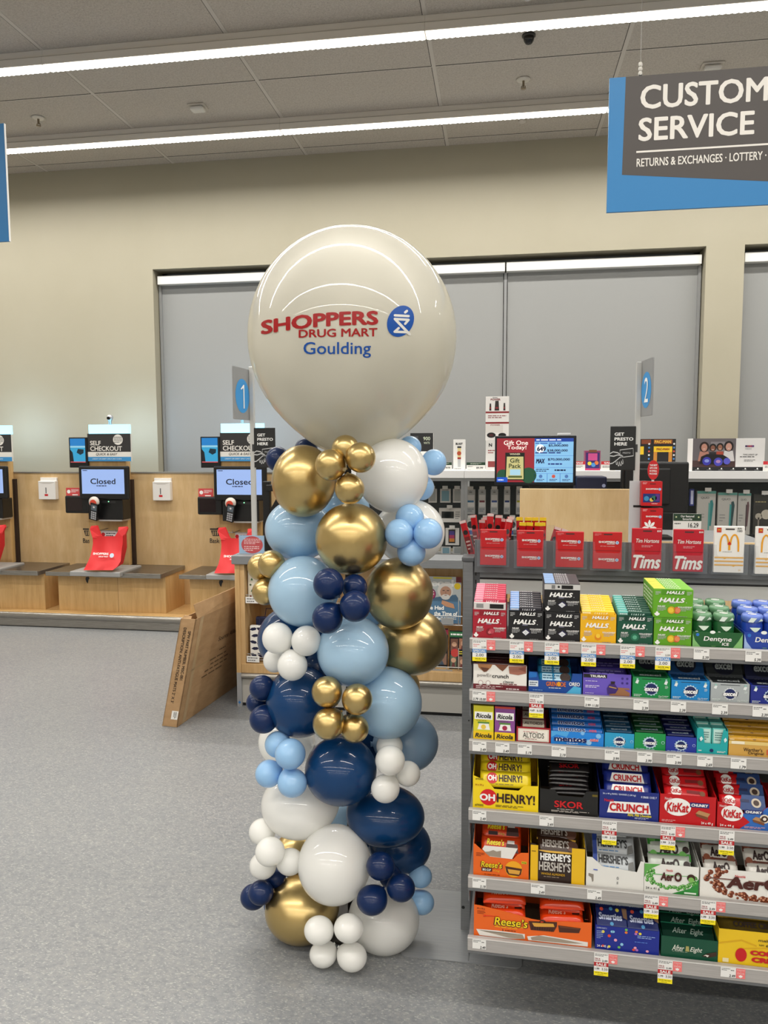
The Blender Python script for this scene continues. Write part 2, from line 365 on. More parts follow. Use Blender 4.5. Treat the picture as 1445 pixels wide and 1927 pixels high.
F.text('SERVICE', sx(1201), (sy(1201, 222) + sy(1201, 267)) / 2, sy(1201, 222) - sy(1201, 267), SWHITE, 3, bold=.025, left=True, w=sx(1419) - sx(1201))
F.rect(sx(1198), sy(1198, 288), .95, sy(1198, 284.5), SWHITE, 3)
F.text('RETURNS & EXCHANGES \u00b7 LOTTERY \u00b7 TRANSIT', sx(1199), (sy(1199, 299) + sy(1199, 314)) / 2, sy(1199, 299) - sy(1199, 315), SWHITE, 3, bold=.02, left=True, w=(sx(1418) - sx(1199)) * 1.40)
b.build('sign_lettering', r)
for wx in (X0 + .125, X0 + W - .125):
    b = MB(); b.tube([(wx, Y + .006, Z1 + .015), (wx, Y + .006, CEIL)], .0011, mat('#8E8A84', .4), 6); b.build('hanging_wire', r)
    b = MB()
    for dz in (.012, .03, .048): b.lathe([(.006, -.008), (.009, 0), (.006, .008)], (wx, Y + .006, Z1 + dz), mat('#D8D4CC', .2), 10)
    b.box(wx - .006, Y + .001, Z1 - .012, wx + .006, Y + .011, Z1 + .006, BLACK); b.build('hook', r)
Y = 3.9; X1 = at(12, 340, Y).x; z1, z0 = at(6, 232, Y).z, at(18, 454, Y).z
r = thing('hanging_sign', 'blue hanging sign cut off by the left edge of the photo', 'sign', (X1 - .5, Y, z0))
b = MB(); b.box(X1 - 1.1, Y, z0, X1, Y + .012, z1, mat('#1F6FA8', .45)); b.box(X1, Y, z0, X1 + .003, Y + .012, z1, WHITE); b.build('sign_panel', r)
for wx in (X1 - .12, X1 - .98):
    b = MB(); b.tube([(wx, Y + .006, z1), (wx, Y + .006, CEIL)], .0011, mat('#8E8A84', .4), 6); b.build('hanging_wire', r)
# ------------------------------------------------------------------ self checkout wall
PY = 6.12
r = thing('wood_partition', 'long honey wood panel backing the self checkouts, with a grey top cap', 'partition', (-3.6, PY + .1, 0))
b = MB(); b.box(-6.2, PY, 0, -.9, PY + .12, 1.272, PANELW); 
for x in (-4.40, -3.46, -2.26, -1.3): b.box(x, PY - .0012, .13, x + .003, PY, 1.272, mat('#8A6434', .6))
b.build('panel', r)
b = MB(); b.box(-6.2, PY - .006, 1.272, -.9, PY + .126, 1.284, mat('#9A958C', .35, .6)); b.build('top_cap', r)
PZ = .125; PF = 5.63
r = thing('checkout_platform', 'low wooden platform with a steel kick strip under the self checkouts', 'platform', (-3.6, 5.85, 0))
b = MB(); b.box(-6.2, PF + .02, .09, -1.55, PY, PZ, WOOD, .004); b.build('deck', r)
b = MB(); b.tube([(-6.2, PF + .035, .092), (-1.55, PF + .035, .092)], .033, STEEL, 16); b.build('bumper_rail', r)
b = MB(); b.box(-6.2, PF + .012, .008, -1.55, PF + .03, .075, STEEL); b.box(-6.2, PF + .02, 0, -1.55, PF + .04, .01, BLACK); b.build('kick_plate', r)

def counter(x0, x1, side, label, lock=True):
    r = thing('bagging_counter', label, 'counter', ((x0 + x1) / 2, 5.93, PZ), 'bagging counters on the wooden platform')
    b = MB(); b.box(x0, 5.75, PZ, x1, PY, .44, WOOD)
    mx = x0 + (x1 - x0) * .56; b.box(mx, 5.7492, PZ, mx + .002, 5.75, .43, mat('#7F5B2E', .6)); b.build('cabinet', r)
    if lock:
        b = MB(); lx = at(167, 1098, 5.745).x - at(112, 1098, 5.745).x + x0; F = front(b, lx - .02, lx + .02, 5.749, .36, .42)
        F.poly([(.3, .2), (.6, 0), (.8, .55), (1, .7), (.85, .98), (.2, .9), (.1, .6)], BLACK); b.build('cable_hole', r)
    b = MB(); b.box(x0 - .05, 5.66, .44, x0 + .30, PY, .468, DARKSTEEL, .004); b.box(x1 - .58, 5.66, .438, x1 + .005, PY, .47, DARKSTEEL, .004); b.build('counter_top', r)
    b = MB(); b.box(x0 - .05, 5.652, .436, x0 + .18, 5.662, .47, STEEL, .002); b.box(x1 - .58, 5.65, .434, x1 + .005, 5.662, .473, STEEL, .002); b.box(x1 + .001, 5.66, .436, x1 + .008, PY, .47, STEEL); b.build('steel_edge', r)
    b = MB(); c = x0 + .46; b.box(c - .26, 5.60, .447, c + .18, 5.98, .487, mat('#A3A3A2', .4, .3), .006); b.box(c - .20, 5.66, .436, c + .14, 5.95, .447, BLACK); b.build('weighing_scale', r)
    return r
def kiosk(dx, label, bdx, bag_label):
    g = lambda x0, y0, x1, y1, Y: (lambda t: (t[0] + dx, t[1] + dx, t[2], t[3]))(rect(x0, y0, x1, y1, Y))
    TY = 6.04; cx = (at(205, 950, TY).x) + dx
    r = thing('self_checkout', label, 'self checkout', (cx, TY + .04, .472), 'self checkout kiosks')
    x0, x1, _, _ = g(166, 870, 240, 1060, TY)
    b = MB(); b.box(x0, TY, .472, x1, PY - .001, 1.55, WOOD, .002); b.build('tower', r)
    b = MB(); b.box(x1 + .004, PY - .03, .46, x1 + .03, PY - .001, 1.22, mat('#2A1B14', .6)); b.build('side_channel', r)
    x0, x1, z0, z1 = g(165, 816, 246, 868, TY - .02)
    b = MB(); b.box(x0, TY - .02, z0, x1, TY, z1, mat('#D9D6CF', .5)); F = front(b, x0, x1, TY - .02, z0, z1)
    F.rect(0, .34, 1, 1, mat('#2C2A2A', .5)); F.rect(0, .16, 1, .34, mat('#E8E5DE', .5)); F.rect(0, 0, 1, .16, mat('#3E93CE', .5))
    F.text('SELF', .06, .66, .165, SWHITE, 3, bold=.025, left=True); F.text('CHECKOUT', .06, .46, .175, SWHITE, 3, w=.74, bold=.025, left=True)
    F.ell(.71, .78, .19, SWHITE, 2); F.lines(.62, .66, .81, .9, 5, mat('#555555'), 3)
    F.text('QUICK & EASY', .44, .25, .1, INK, 3, w=.5, bold=.012, shear=.25); F.text('CREDIT OR DEBIT ONLY (NO CASH)', .44, .08, .055, mat('#D8ECF8'), 3, w=.68, bold=.02, shear=.2)
    b.build('sign', r)
    x0, x1, z0, z1 = g(166, 799, 241, 816, TY)
    b = MB(); b.box(x0, TY + .005, z0, x1, TY + .05, z1, mat('#86D8F4', .3, 0, 2.2), .002); b.build('status_light', r)
    a = bpy.data.lights.new('status_lamp', 'AREA'); a.shape = 'RECTANGLE'; a.size = .3; a.size_y = .06; a.energy = 1.9; a.color = (.55, .76, 1); lo = bpy.data.objects.new('status_lamp', a); COL.objects.link(lo); lo.parent = r; lo.location = Vector(((x0 + x1) / 2, TY + .06, (z0 + z1) / 2)) - Vector(r['_o']); lo.rotation_euler = (math.radians(90), 0, 0)
    x0, x1, za, zb = g(200, 786, 212, 799, TY + .05)
    b = MB(); b.lathe([(.001, .085), (.022, .08), (.028, .06), (.022, .04), (.014, .03), (.014, 0)], ((x0 + x1) / 2, TY + .06, za), mat('#B9B9BC', .15, .5), 16); b.tube([((x0 + x1) / 2, TY + .03, za + .055), ((x0 + x1) / 2, TY + .06, za + .055)], .014, BLACKG, 12); b.build('camera_dome', r)
    # small side screen on the left
    Y = TY - .03; x0, x1, z0, z1 = g(130, 823, 164, 880, Y)
    b = MB(); b.box(x0, Y, z0, x1, Y + .03, z1, BLACK, .004); b.build('side_screen', r); o = [c for c in COL.objects if c.parent == r][-1]
    b = MB(); F = front(b, x0, x1, Y, z0, z1); sk = mat('#2F8DB8', .2, 0, .45)
    F.rect(.07, .17, .9, .96, sk, 2); F.rect(.07, .72, .9, .96, mat('#1F6FB0', .2, 0, .45), 3); F.rect(.07, .66, .9, .72, mat('#7FB6CE', .2, 0, .4), 3)
    F.poly([(.07, .2), (.25, .2), (.2, .5), (.07, .6)], mat('#1A1F24', .3), 3); F.poly([(.42, .5), (.62, .42), (.8, .48), (.82, .6), (.5, .62)], mat('#14303F', .3), 3); F.rect(.07, .17, .9, .2, mat('#C05058', .3, 0, .3), 3)
    b.build('picture', o)
    # monitor
    Y = 5.87; x0, x1, z0, z1 = g(148, 877, 242, 940, Y)
    b = MB(); b.box(x0, Y, z0, x1, Y + .035, z1, BLACK, .012); b.box((x0 + x1) / 2 - .06, Y + .03, z0 + .05, (x0 + x1) / 2 + .06, TY, z1 - .08, BLACK); b.build('monitor', r); o = [c for c in COL.objects if c.parent == r][-1]
    b = MB(); F = front(b, x0, x1, Y, z0, z1); F.rect(.065, .17, .915, .9, mat('#8BA5D8', .25, 0, .5), 2)
    F.text('Closed', .49, .545, .17, mat('#0B0C22', .4), 4, w=.5, bold=.016); F.lines(.36, .38, .64, .44, 1, mat('#1A2050'), 4); F.lines(.09, .84, .22, .89, 1, mat('#203060'), 4)
    b.build('screen', o)
    # scanner, receipt printer, pin pad
    Y = 5.92; x0, x1, z0, z1 = g(122, 933, 166, 966, Y)
    b = MB(); b.box(x0, Y, z0, x1, Y + .09, z1, BLACK, .012); F = front(b, x0, x1, Y, z0, z1); F.rect(.1, .15, .75, .85, mat('#1B0C0E', .1), 1); b.tube([(x1 - .03, Y + .05, z0 + .02), (x1 + .02, Y + .05, z0 - .05), (x1 + .08, Y + .06, z0 - .06)], .004, BLACK, 6); b.build('barcode_scanner', r)
    x0, x1, z0, z1 = g(124, 918, 150, 934, Y + .01)
    b = MB(); b.box(x0, Y + .012, z0, x1, Y + .018, z1, mat('#CF4A4B', .4)); F = front(b, x0, x1, Y + .012, z0, z1); F.ell(.2, .55, .22, WHITE, 1); F.lines(.38, .45, .92, .85, 3, WHITE, 1); F.rect(.45, .12, .85, .24, WHITE, 1); b.build('instruction_card', r)
    Y = 5.90; x0, x1, z0, z1 = g(166, 940, 231, 978, Y)
    b = MB(); b.box(x0, Y, z0, x1, TY, z1, BLACK, .006); F = front(b, x0, x1, Y, z0, z1); F.rect(.42, .82, .8, .96, mat('#2A2A2C', .3), 1); F.ell(.6, .9, .03, mat('#8CFFB0', .3, 0, 1.5), 2); b.box(x0 + .1, Y - .005, z0 - .012, x1 - .01, TY, z0, mat('#B5B2AE', .35, .4)); b.build('receipt_printer', r)
    Y = 5.82; x0, x1, z0, z1 = g(165, 946, 186, 981, Y)
    cxx, czz = (x0 + x1) / 2, (z0 + z1) / 2; a = .25; ux = Vector((math.cos(a), 0, -math.sin(a))); uz = Vector((math.sin(a), -.25, math.cos(a))).normalized(); n = ux.cross(uz)
    b = MB(); O = Vector((cxx, Y, czz)) - ux * .03 - uz * .075; c8 = [O + n * -.03, O + ux * .065 + n * -.03, O + ux * .065 + uz * .15 + n * -.03, O + uz * .15 + n * -.03, O, O + ux * .065, O + ux * .065 + uz * .15, O + uz * .15]
    b.hexa(c8, BLACK); F = Face(b, O, ux, uz, .065, .15); F.rect(.12, .6, .88, .93, mat('#5E6A74', .2), 1); F.ell(.5, .8, .06, mat('#DADADA', .3), 2)
    for i in range(4):
        for j in range(3): F.rect(.16 + j * .26, .06 + i * .125, .36 + j * .26, .15 + i * .125, mat('#B9BCC0', .35), 1)
    q = O + uz * .15 + ux * .02 + n * -.01; b.lathe([(0, .014), (.045, .014), (.045, 0), (0, 0)], (q.x, q.y + .02, q.z + .01), mat('#C9BFB4', .4), 18, 'y'); b.lathe([(0, .0155), (.03, .0155)], (q.x - .006, q.y + .02, q.z), mat('#D24530', .4), 14, 'y'); b.build('card_terminal', r)
    # chrome bag hooks with a small card
    Y = 5.94; x0, x1, z0, z1 = g(190, 1000, 222, 1010, Y)
    b = MB()
    for x in (x0 + .01, x1 + .015): b.tube([(x, TY, z1 + .015), (x, Y - .06, z1 + .01), (x, Y - .07, z1 + .03)], .004, STEEL, 8)
    b.tube([(x0 - .06, Y - .02, z1 + .008), (x1 + .05, Y - .02, z1 + .008)], .004, STEEL, 8); b.box(x0 + .01, Y - .012, z0 - .01, x1, Y - .008, z1 + .005, mat('#E3DCDC', .5)); F = front(b, x0 + .01, x1, Y - .012, z0 - .01, z1 + .005); F.ell(.12, .5, .28, RED, 1); F.lines(.3, .2, .9, .8, 2, mat('#444444'), 1); b.build('bag_hook', r)
    # red carrier bag hung on the hooks and spread over the scale
    L = thing('carrier_bag', bag_label, 'shopping bag', (cx - dx + bdx, 5.7, .47), 'red carrier bags at the self checkouts')
    BAG = mat('#C61A1E', .6); BAGD = mat('#B9161B', .65); b = MB()
    def bp(px, py, Y): q = at(px, py, Y); return Vector((q.x + bdx, q.y, q.z))
    rows = [(1009, 174, 231, 5.76), (1022, 175, 231, 5.75), (1034, 173, 229, 5.72), (1046, 170, 228, 5.70), (1056, 166, 227, 5.66), (1066, 161, 221, 5.63), (1073, 157, 212, 5.605)]
    v = []; N = 9
    for py, xa, xb, Y in rows:
        for i in range(N):
            t = i / (N - 1); v.append(bp(xa + (xb - xa) * t, py, Y - .012 * math.sin(t * math.pi * 3 + py) - .02 * math.sin(t * math.pi)))
    fc = [(i * N + j, (i + 1) * N + j, (i + 1) * N + j + 1, i * N + j + 1) for i in range(len(rows) - 1) for j in range(N - 1)]
    b.add(v, fc, BAG, True)
    e = [bp(x, y, Y) for x, y, Y in ((231, 1009, 5.76), (228, 1046, 5.70), (212, 1073, 5.605), (232, 1060, 5.75), (239, 1030, 5.82), (238, 1000, 5.84))]
    b.add(e, [(0, 1, 4, 5), (1, 2, 3, 4)], BAGD, True); b.build('bag_body', L)
    for pts in ([(174, 1012, 5.76), (169, 996, 5.79), (171, 990, 5.80), (182, 989, 5.79), (188, 1005, 5.77), (192, 1012, 5.76)], [(214, 1012, 5.76), (222, 1000, 5.78), (223, 992, 5.80), (238, 991, 5.82), (240, 995, 5.82), (232, 1014, 5.78)]):
        b = MB(); a = [bp(*q) for q in pts]; b.add(a + [q + Vector((0, .02, 0)) for q in a], [tuple(range(6)), tuple(range(11, 5, -1))] + [(i, (i + 1) % 6, (i + 1) % 6 + 6, i + 6) for i in range(6)], BAG); b.build('handle', L)
    b = MB(); O = bp(174, 1049, 5.645); F = Face(b, O, bp(213, 1050, 5.645) - O, Vector((0, .35, 1)), .19, .045); F.text('SHOPPERS', .36, .72, .42, WHITE, 1, w=.72, bold=.04); F.text('DRUG MART', .5, .2, .25, WHITE, 1, w=.44, bold=.03); F.ell(.88, .45, .42, mat('#C8D4E4'), 1); b.build('bag_print', L)
    return r
kiosk(0, 'self checkout kiosk with a closed screen, whole kiosk between the two white leaflet holders', 0, 'red carrier bag on the counter of the middle self checkout')
kiosk(1.20, 'self checkout kiosk partly hidden behind the lane 1 pole', 1.125, 'red carrier bag beside the lane 1 pole, half hidden by the shelf unit')
kiosk(-1.12, 'self checkout kiosk cut off by the left edge of the photo', -1.126, 'red carrier bag cut off by the left edge of the photo')
xa, xb = at(112, 1153, 5.75).x, at(313, 1153, 5.75).x
counter(xa, xb, 1, 'wooden bagging counter under the middle self checkout, with dark steel top')
counter(xa + 1.175, xb + 1.175, 1, 'wooden bagging counter behind the leaning cardboard box')
counter(xa - 1.10, at(86, 1145, 5.75).x, 1, 'wooden bagging counter at the left edge of the photo', False)
# white leaflet holders and basket pictograms on the panel
def leaflet(px0, py0, px1, py1, label):
    Y = PY - .05; x0, x1, z0, z1 = rect(px0, py0, px1, py1, Y); r = thing('leaflet_holder', label, 'leaflet holder', ((x0 + x1) / 2, PY, z0), 'white leaflet holders')
    b = MB(); b.box(x0, Y, z0, x1, PY, z1 - .03, mat('#E6E3DE', .4), .004); b.box(x0 + .002, PY - .02, z1 - .04, x1 - .002, PY, z1, mat('#E6E3DE', .4), .003); b.build('pocket', r)
    b = MB(); F = front(b, x0, x1, Y, z0, z1); F.rect(.42, .28, .48, .55, mat('#6A6A6A'), 1); F.rect(.36, .16, .56, .25, RED, 1); F.poly([(.05, .78), (.3, .72), (.7, .72), (.95, .78), (.95, .8), (.05, .8)], mat('#C9C5BF'), 1); b.build('logo_print', r)
leaflet(72, 899, 104, 940, 'white leaflet holder on the wood panel left of the middle self checkout')
leaflet(287, 900, 320, 942, 'white leaflet holder on the wood panel right of the middle self checkout')
def pict(px, label):
    Y = PY - .002; x0, x1, z0, z1 = rect(px, 990, px + 27, 1022, Y); b = MB(); F = front(b, x0, x1, Y, z0, z1); r = thing('basket_decal', label, 'wall decal', ((x0 + x1) / 2, Y, z0), 'basket decals')
    F.rect(.05, .78, .95, .86, INK); F.poly([(.12, .74), (.88, .74), (.78, .42), (.22, .42)], INK)
    for i in range(4): F.rect(.24 + i * .14, .46, .30 + i * .14, .7, PANELW, 2)
    F.poly([(.5, .86), (.9, 1.02), (.95, .97), (.62, .86)], INK); F.text('Basket', .5, .14, .27, INK, 1, w=.95, bold=.01); b.build('pictogram', r)
pict(155, 'black basket decal on the wood panel left of the middle red bag')
pict(394, 'black basket decal on the wood panel left of the lane 1 pole')
# ------------------------------------------------------------------ candy gondola (own axes: u right, v back, z up)
GO = Vector((-.104, 2.21, 0)); GA = math.radians(-1.3865)
GU = Vector((math.cos(GA), math.sin(GA), 0)); GV = Vector((-math.sin(GA), math.cos(GA), 0))
def G(u, v, z): return GO + GU * u + GV * v + Vector((0, 0, z))
def gp(px, py, v):                      # (u, z) where a sight line meets the gondola plane v
    r = ray(px, py); t = (GV.dot(GO) + v - GV.dot(CAM)) / GV.dot(r); q = CAM + r * t; return (q - GO).dot(GU), q.z
VF = -.415                              # front of the price rails
UE = 1.5                                # right end, past the frame
gond = thing('gondola_shelf', 'grey metal gondola shelf full of candy at right', 'shelving unit', G(.5, 0, 0))
def gpart(name, parent=gond): return lambda b: b.build(name, parent)
b = MB(G); b.box(0, -.002, 0, .03, .06, 1.158, GREYMET, .002); b.box(-.003, -.006, 1.158, .034, .064, 1.172, mat('#5B5D60', .4), .003)
F = front(b, 0, .03, -.002, 0, 1.16); F.ell(.25, .066, .0045, BLACK); F.ell(.7, .58, .002, BLACK); b.build('upright', gond)
b = MB(G); b.box(.03, .012, .1, .05, .06, 1.158, mat('#55575A', .45)); 
for i in range(40): b.box(.036, .0115, .14 + i * .025, .040, .0125, .152 + i * .025, BLACK)
b.build('slotted_post', gond)
SHZ = [1.034, .906, .779, .602, .426, .265]          # rail tops
RB = [1.008, .879, .751, .573, .396, .230]           # rail faces' lower edges
b = MB(G); BK = mat('#8E8F8E', .4, .1)
b.box(.05, .012, 1.11, UE, .05, 1.158, GREYMET); b.box(.05, .010, 1.062, UE, .05, 1.104, mat('#C4C4C0', .3, .2)); b.box(.05, .014, .1, UE, .05, 1.03, mat('#77797A', .45)); b.box(.05, .012, 1.104, UE, .05, 1.11, BLACK)
for u in (.115, .55, .98): b.lathe([(0, .004), (.006, .004), (.006, 0)], (u, .012, 1.128), mat('#8D8F90', .3, .8), 14, 'y')
b.build('back_panel', gond)
b = MB(G); b.box(.03, .05, 1.10, UE, .62, 1.118, GREYMET); b.build('top_deck', gond)
b = MB(G); b.box(.03, -.03, .012, UE, .05, .17, mat('#3A3B3D', .6)); b.box(.03, .05, 0, UE, .6, .1, mat('#3A3B3D', .6)); b.build('base', gond)
b = MB(G); b.box(.0, .55, 0, .03, .61, 1.158, GREYMET, .002); b.build('upright', gond)
b = MB(G); b.box(.032, .06, .1, .044, .6, 1.1, mat('#6B6D70', .5)); b.build('end_panel', gond)
DARKEDGE = mat('#6F7173', .45, .2)
for i, (zt, zb) in enumerate(zip(SHZ, RB)):
    b = MB(G); zs = zt - .004
    b.box(.05, VF + .012, zs - .018, UE, .012, zs, GREYMET); b.build('shelf', gond); o = [c for c in COL.objects if c.parent == gond][-1]
    b = MB(G); b.box(.047, VF, zb, UE, VF + .012, zt, RAILM, .0015); b.box(.047, VF - .001, zt - .0022, UE, VF, zt, mat('#D8D6D3', .3)); b.build('price_rail', o)
    b = MB(G); b.box(.047, VF + .002, zb - .009, UE, VF + .016, zb, DARKEDGE, .002); b.build('shelf_lip', o)
    b = MB(G); b.hexa([(.047, -.40, zs - .07), (.05, -.40, zs - .07), (.05, .012, zs - .1), (.047, .012, zs - .1), (.047, -.40, zs - .018), (.05, -.40, zs - .018), (.05, .012, zs - .018), (.047, .012, zs - .018)], DARKEDGE); b.build('bracket', o)
# steel plate on the floor under the balloons and the end of the gondola
b = MB(); P = [(-.275 + .02 * math.cos(t) , 2.085 + .02 * math.sin(t)) for t in (math.pi, 1.25 * math.pi, 1.5 * math.pi)]
P = [(-.255 + .02 * math.cos(t), 2.083 + .02 * math.sin(t)) for t in [math.pi + i * math.pi / 8 for i in range(5)]] + [(.06 + .02 * math.cos(t), 2.080 + .02 * math.sin(t)) for t in [-math.pi / 2 + i * math.pi / 8 for i in range(5)]] + [(.08, 2.405), (-.275, 2.41)]
n = len(P); b.add([(x, y, .003) for x, y in P] + [(x, y, .0002) for x, y in P], [tuple(range(n)), tuple(range(2 * n - 1, n - 1, -1))] + [(i, i + n, (i + 1) % n + n, (i + 1) % n) for i in range(n)], brushed('grey_floor_plate', '#8F9294', '#999B9D', .35, .2))
tag(b.build('floor_plate', loc=(-.1, 2.25, 0)), 'flat grey metal plate on the floor beside the balloon column and the gondola end', 'floor plate')

# ------------------------------------------------------------------ price tags
def price_tag(px, py, row, kind, price, label, pink=False, old='', yel=True):
    u, z = gp(px, py, VF); z1 = SHZ[row] - .0025; w = .034
    y = VF - .0012
    r = thing('price_tag', label, 'price tag', G(u + w / 2, y, z1 - .03), 'price tags on the shelf rails')
    b = MB(G); h = {'plain': .0245, 'special': .053, 'sale': .058}[kind]
    b.box(u, y, z1 - h, u + w, y + .0008, z1, PAPER); F = front(b, u, u + w, y, z1 - h, z1); F.k = .00025
    if kind == 'plain':
        F.lines(.06, .66, .62, .95, 2, mat('#5A5A5A'), 1, px); F.lines(.66, .66, .94, .85, 1, mat('#5A5A5A'), 1, px)
        if len(price) > 5: F.text(price, .5, .2, .26, INK, 2, w=.9, shear=.15)
        else: F.text(price, .76, .2, .28, INK, 2, w=.4, shear=.15)
    elif kind == 'special':
        F.rect(0, .40, 1, .57, LBLUE); F.rect(0, 0, 1, .19, YEL); F.text('SPECIAL', .5, .485, .11, WHITE, 2, w=.88, bold=.02); F.text(price, .52, .295, .13, INK, 2, w=.56, bold=.004); F.text('SAVE 59\u00a2', .55, .11, .08, mat('#5A5410'), 2, w=.72, bold=.01)
        F.lines(.06, .86, .94, .97, 2, mat('#5A5A5A'), 1, px); F.lines(.06, .66, .5, .82, 2, mat('#E08A8A'), 1, px); F.text(old, .8, .66, .09, mat('#777777'), 2, w=.32)
        F.lines(.3, .02, .8, .06, 1, mat('#8A8210'), 2, px)
    else:
        F.rect(0, .42, 1, .60, mat('#B9282C')); F.rect(0, 0, 1, .19, YEL); F.text('SALE', .5, .51, .125, WHITE, 2, w=.72, bold=.03); F.text(old, .22, .31, .085, INK, 2, w=.3); F.text(price, .74, .31, .1, INK, 2, w=.4, bold=.004)
        F.text('MIX &', .24, .76, .055, mat('#A03040'), 2, w=.36, bold=.02); F.text('MATCH', .24, .68, .055, mat('#A03040'), 2, w=.4, bold=.02); F.lines(.06, .86, .94, .98, 2, mat('#5A5A5A'), 1, px); F.text('2.49' if old != '4.69' else '5.29', .74, .68, .08, INK, 2, w=.36)
        F.text('SAVE 74\u00a2 each', .5, .13, .05, mat('#5A5410'), 2, w=.8, bold=.015); F.lines(.25, .03, .8, .08, 1, mat('#8A8210'), 2, px)
    b.build('printed_tag', r)
    if pink:
        b = MB(G); u0 = u + w + .0004; w2 = .0205; b.box(u0, y, z1 - .0245, u0 + w2, y + .0008, z1, SALMON); F = front(b, u0, u0 + w2, y, z1 - .0245, z1); F.k = .00025
        F.text('Prepared', .5, .86, .13, mat('#F6D4D2'), 1, w=.82); F.text('in', .5, .7, .1, mat('#F6D4D2'), 1); F.text('Canada', .5, .54, .14, mat('#F6D4D2'), 1, w=.75)
        F.poly([(.5, .40), (.58, .32), (.74, .3), (.66, .2), (.68, .12), (.53, .14), (.53, .06), (.47, .06), (.47, .14), (.32, .12), (.34, .2), (.26, .3), (.42, .32)], WHITE, 1); b.build('origin_tag', r)
def tags(row, y0, y1, items):
    for px, kind, price, what, pink, old in items:
        py = y0 + (y1 - y0) * (px - 889) / 556
        price_tag(px, py, row, kind, price, {'plain': 'white price tag reading %s ', 'special': 'white, blue and yellow special tag reading %s ', 'sale': 'sale tag '}[kind].replace('%s', price) + what, pink, old)
tags(0, 1202, 1240, [(889, 'special', '2.00', 'under the dark red cough drop box', 1, '2.59'), (959, 'special', '2.00', 'under the single black cough drop box', 1, '2.59'), (1025, 'special', '2.00', 'under the two stacked black boxes', 1, '2.59'), (1094, 'special', '2.00', 'under the yellow cough drop box', 1, '2.59'), (1167, 'special', '2.00', 'under the dark green cough drop box', 1, '2.59'), (1233, 'special', '2.00', 'under the two stacked lime boxes', 1, '2.59'),
    (1305, 'plain', '5.39', 'under the green gum bottles', 0, ''), (1402, 'plain', '5.39', 'under the blue gum bottles', 0, '')])
tags(1, 1298, 1330, [(889, 'plain', '3.79 10.00', 'under the white and maroon bar box', 1, ''), (996, 'sale', '6.00', 'under the blue protein bar box', 0, '4.69'), (1100, 'plain', '3.99 11.00', 'under the purple bar box', 0, ''), (1192, 'plain', '2.39', 'under the green gum box of the second shelf', 0, ''), (1262, 'plain', '2.39', 'under the bright blue gum box of the second shelf', 0, ''), (1340, 'plain', '2.39', 'under the grey gum box', 0, ''), (1416, 'plain', '2.39', 'under the navy gum box at the right edge', 0, '')])
tags(2, 1392, 1430, [(889, 'plain', '3.49', 'under the yellow lemon box', 0, ''), (932, 'plain', '3.49', 'under the purple herb candy box', 0, ''), (974, 'plain', '5.19', 'under the dark red mint tin tray', 0, ''), (1038, 'plain', '2.19', 'under the blue mint roll tray', 0, ''), (1138, 'plain', '3.99', 'under the light blue mint tray', 0, ''), (1199, 'plain', '3.99', 'under the green mint tray', 0, ''), (1254, 'plain', '3.99', 'under the navy mint tray', 0, ''), (1312, 'plain', '2.69', 'under the teal tray', 0, ''), (1375, 'plain', '1.79', 'under the golden caramel tray', 0, '')])
tags(3, 1523, 1570, [(889, 'plain', '2.49', 'under the yellow peanut bar tray', 0, ''), (1015, 'plain', '2.49', 'under the black toffee bar tray', 0, ''), (1133, 'sale', '3.50', 'under the navy crisp bar tray', 0, '1.99'), (1243, 'sale', '3.50', 'under the all-red wafer bar tray', 1, '1.99'), (1353, 'sale', '3.50', 'under the red and blue wafer bar tray', 0, '1.99')])
tags(4, 1650, 1700, [(889, 'plain', '3.19', 'under the orange cup tray with the cut-out front', 0, ''), (999, 'plain', '2.49', 'under the brown and yellow almond bar tray', 0, ''), (1105, 'plain', '2.49', 'under the plain white bar tray', 0, ''), (1212, 'sale', '3.50', 'under the white and green bubbly bar tray', 1, '1.99'), (1319, 'sale', '3.50', 'under the white and brown bubbly bar tray', 1, '1.99')])
tags(5, 1765, 1830, [(889, 'plain', '2.49', 'under the long orange peanut butter cup tray', 0, ''), (1118, 'sale', '3.50', 'under the navy tray of candy dots', 1, '1.99'), (1238, 'sale', '3.50', 'under the dark green after-dinner mint tray', 1, '1.99'), (1356, 'plain', '2.49', 'under the yellow coffee bar tray', 1, '')])

# ------------------------------------------------------------------ goods
VB = VF + .016                          # front faces of the boxes
def M(h, r=.45): return mat(h, r)
def spot(pa, pb, ptop, row, v=VB):      # (u0, u1, z0, z1) from the two lower corners and the top of a front
    za = SHZ[row] - .0035
    ua = gp(pa[0], pa[1], v)[0]; ub = gp(pb[0], pb[1], v)[0]; h = gp((pa[0] + pb[0]) / 2, ptop, v)[1]
    return ua + .0006, ub - .0006, za, h
def carton(name, label, cat, s, depth, color, art=None, group=None, top=None, side=None, lid=None, z=None):
    u0, u1, z0, z1 = s
    r = thing(name, label, cat, G((u0 + u1) / 2, VB + depth / 2, z0), group)
    b = MB(G); b.box(u0, VB, z0, u1, VB + depth, z1, M(color), .0012)
    F = front(b, u0, u1, VB, z0, z1)
    if art: art(F)
    if top: top(Face(b, (u0, VB, z1), (1, 0, 0), (0, 1, 0), u1 - u0, depth))
    if side: side(Face(b, (u0, VB + depth, z0), (0, -1, 0), (0, 0, 1), depth, z1 - z0))
    b.build('carton', r); return r
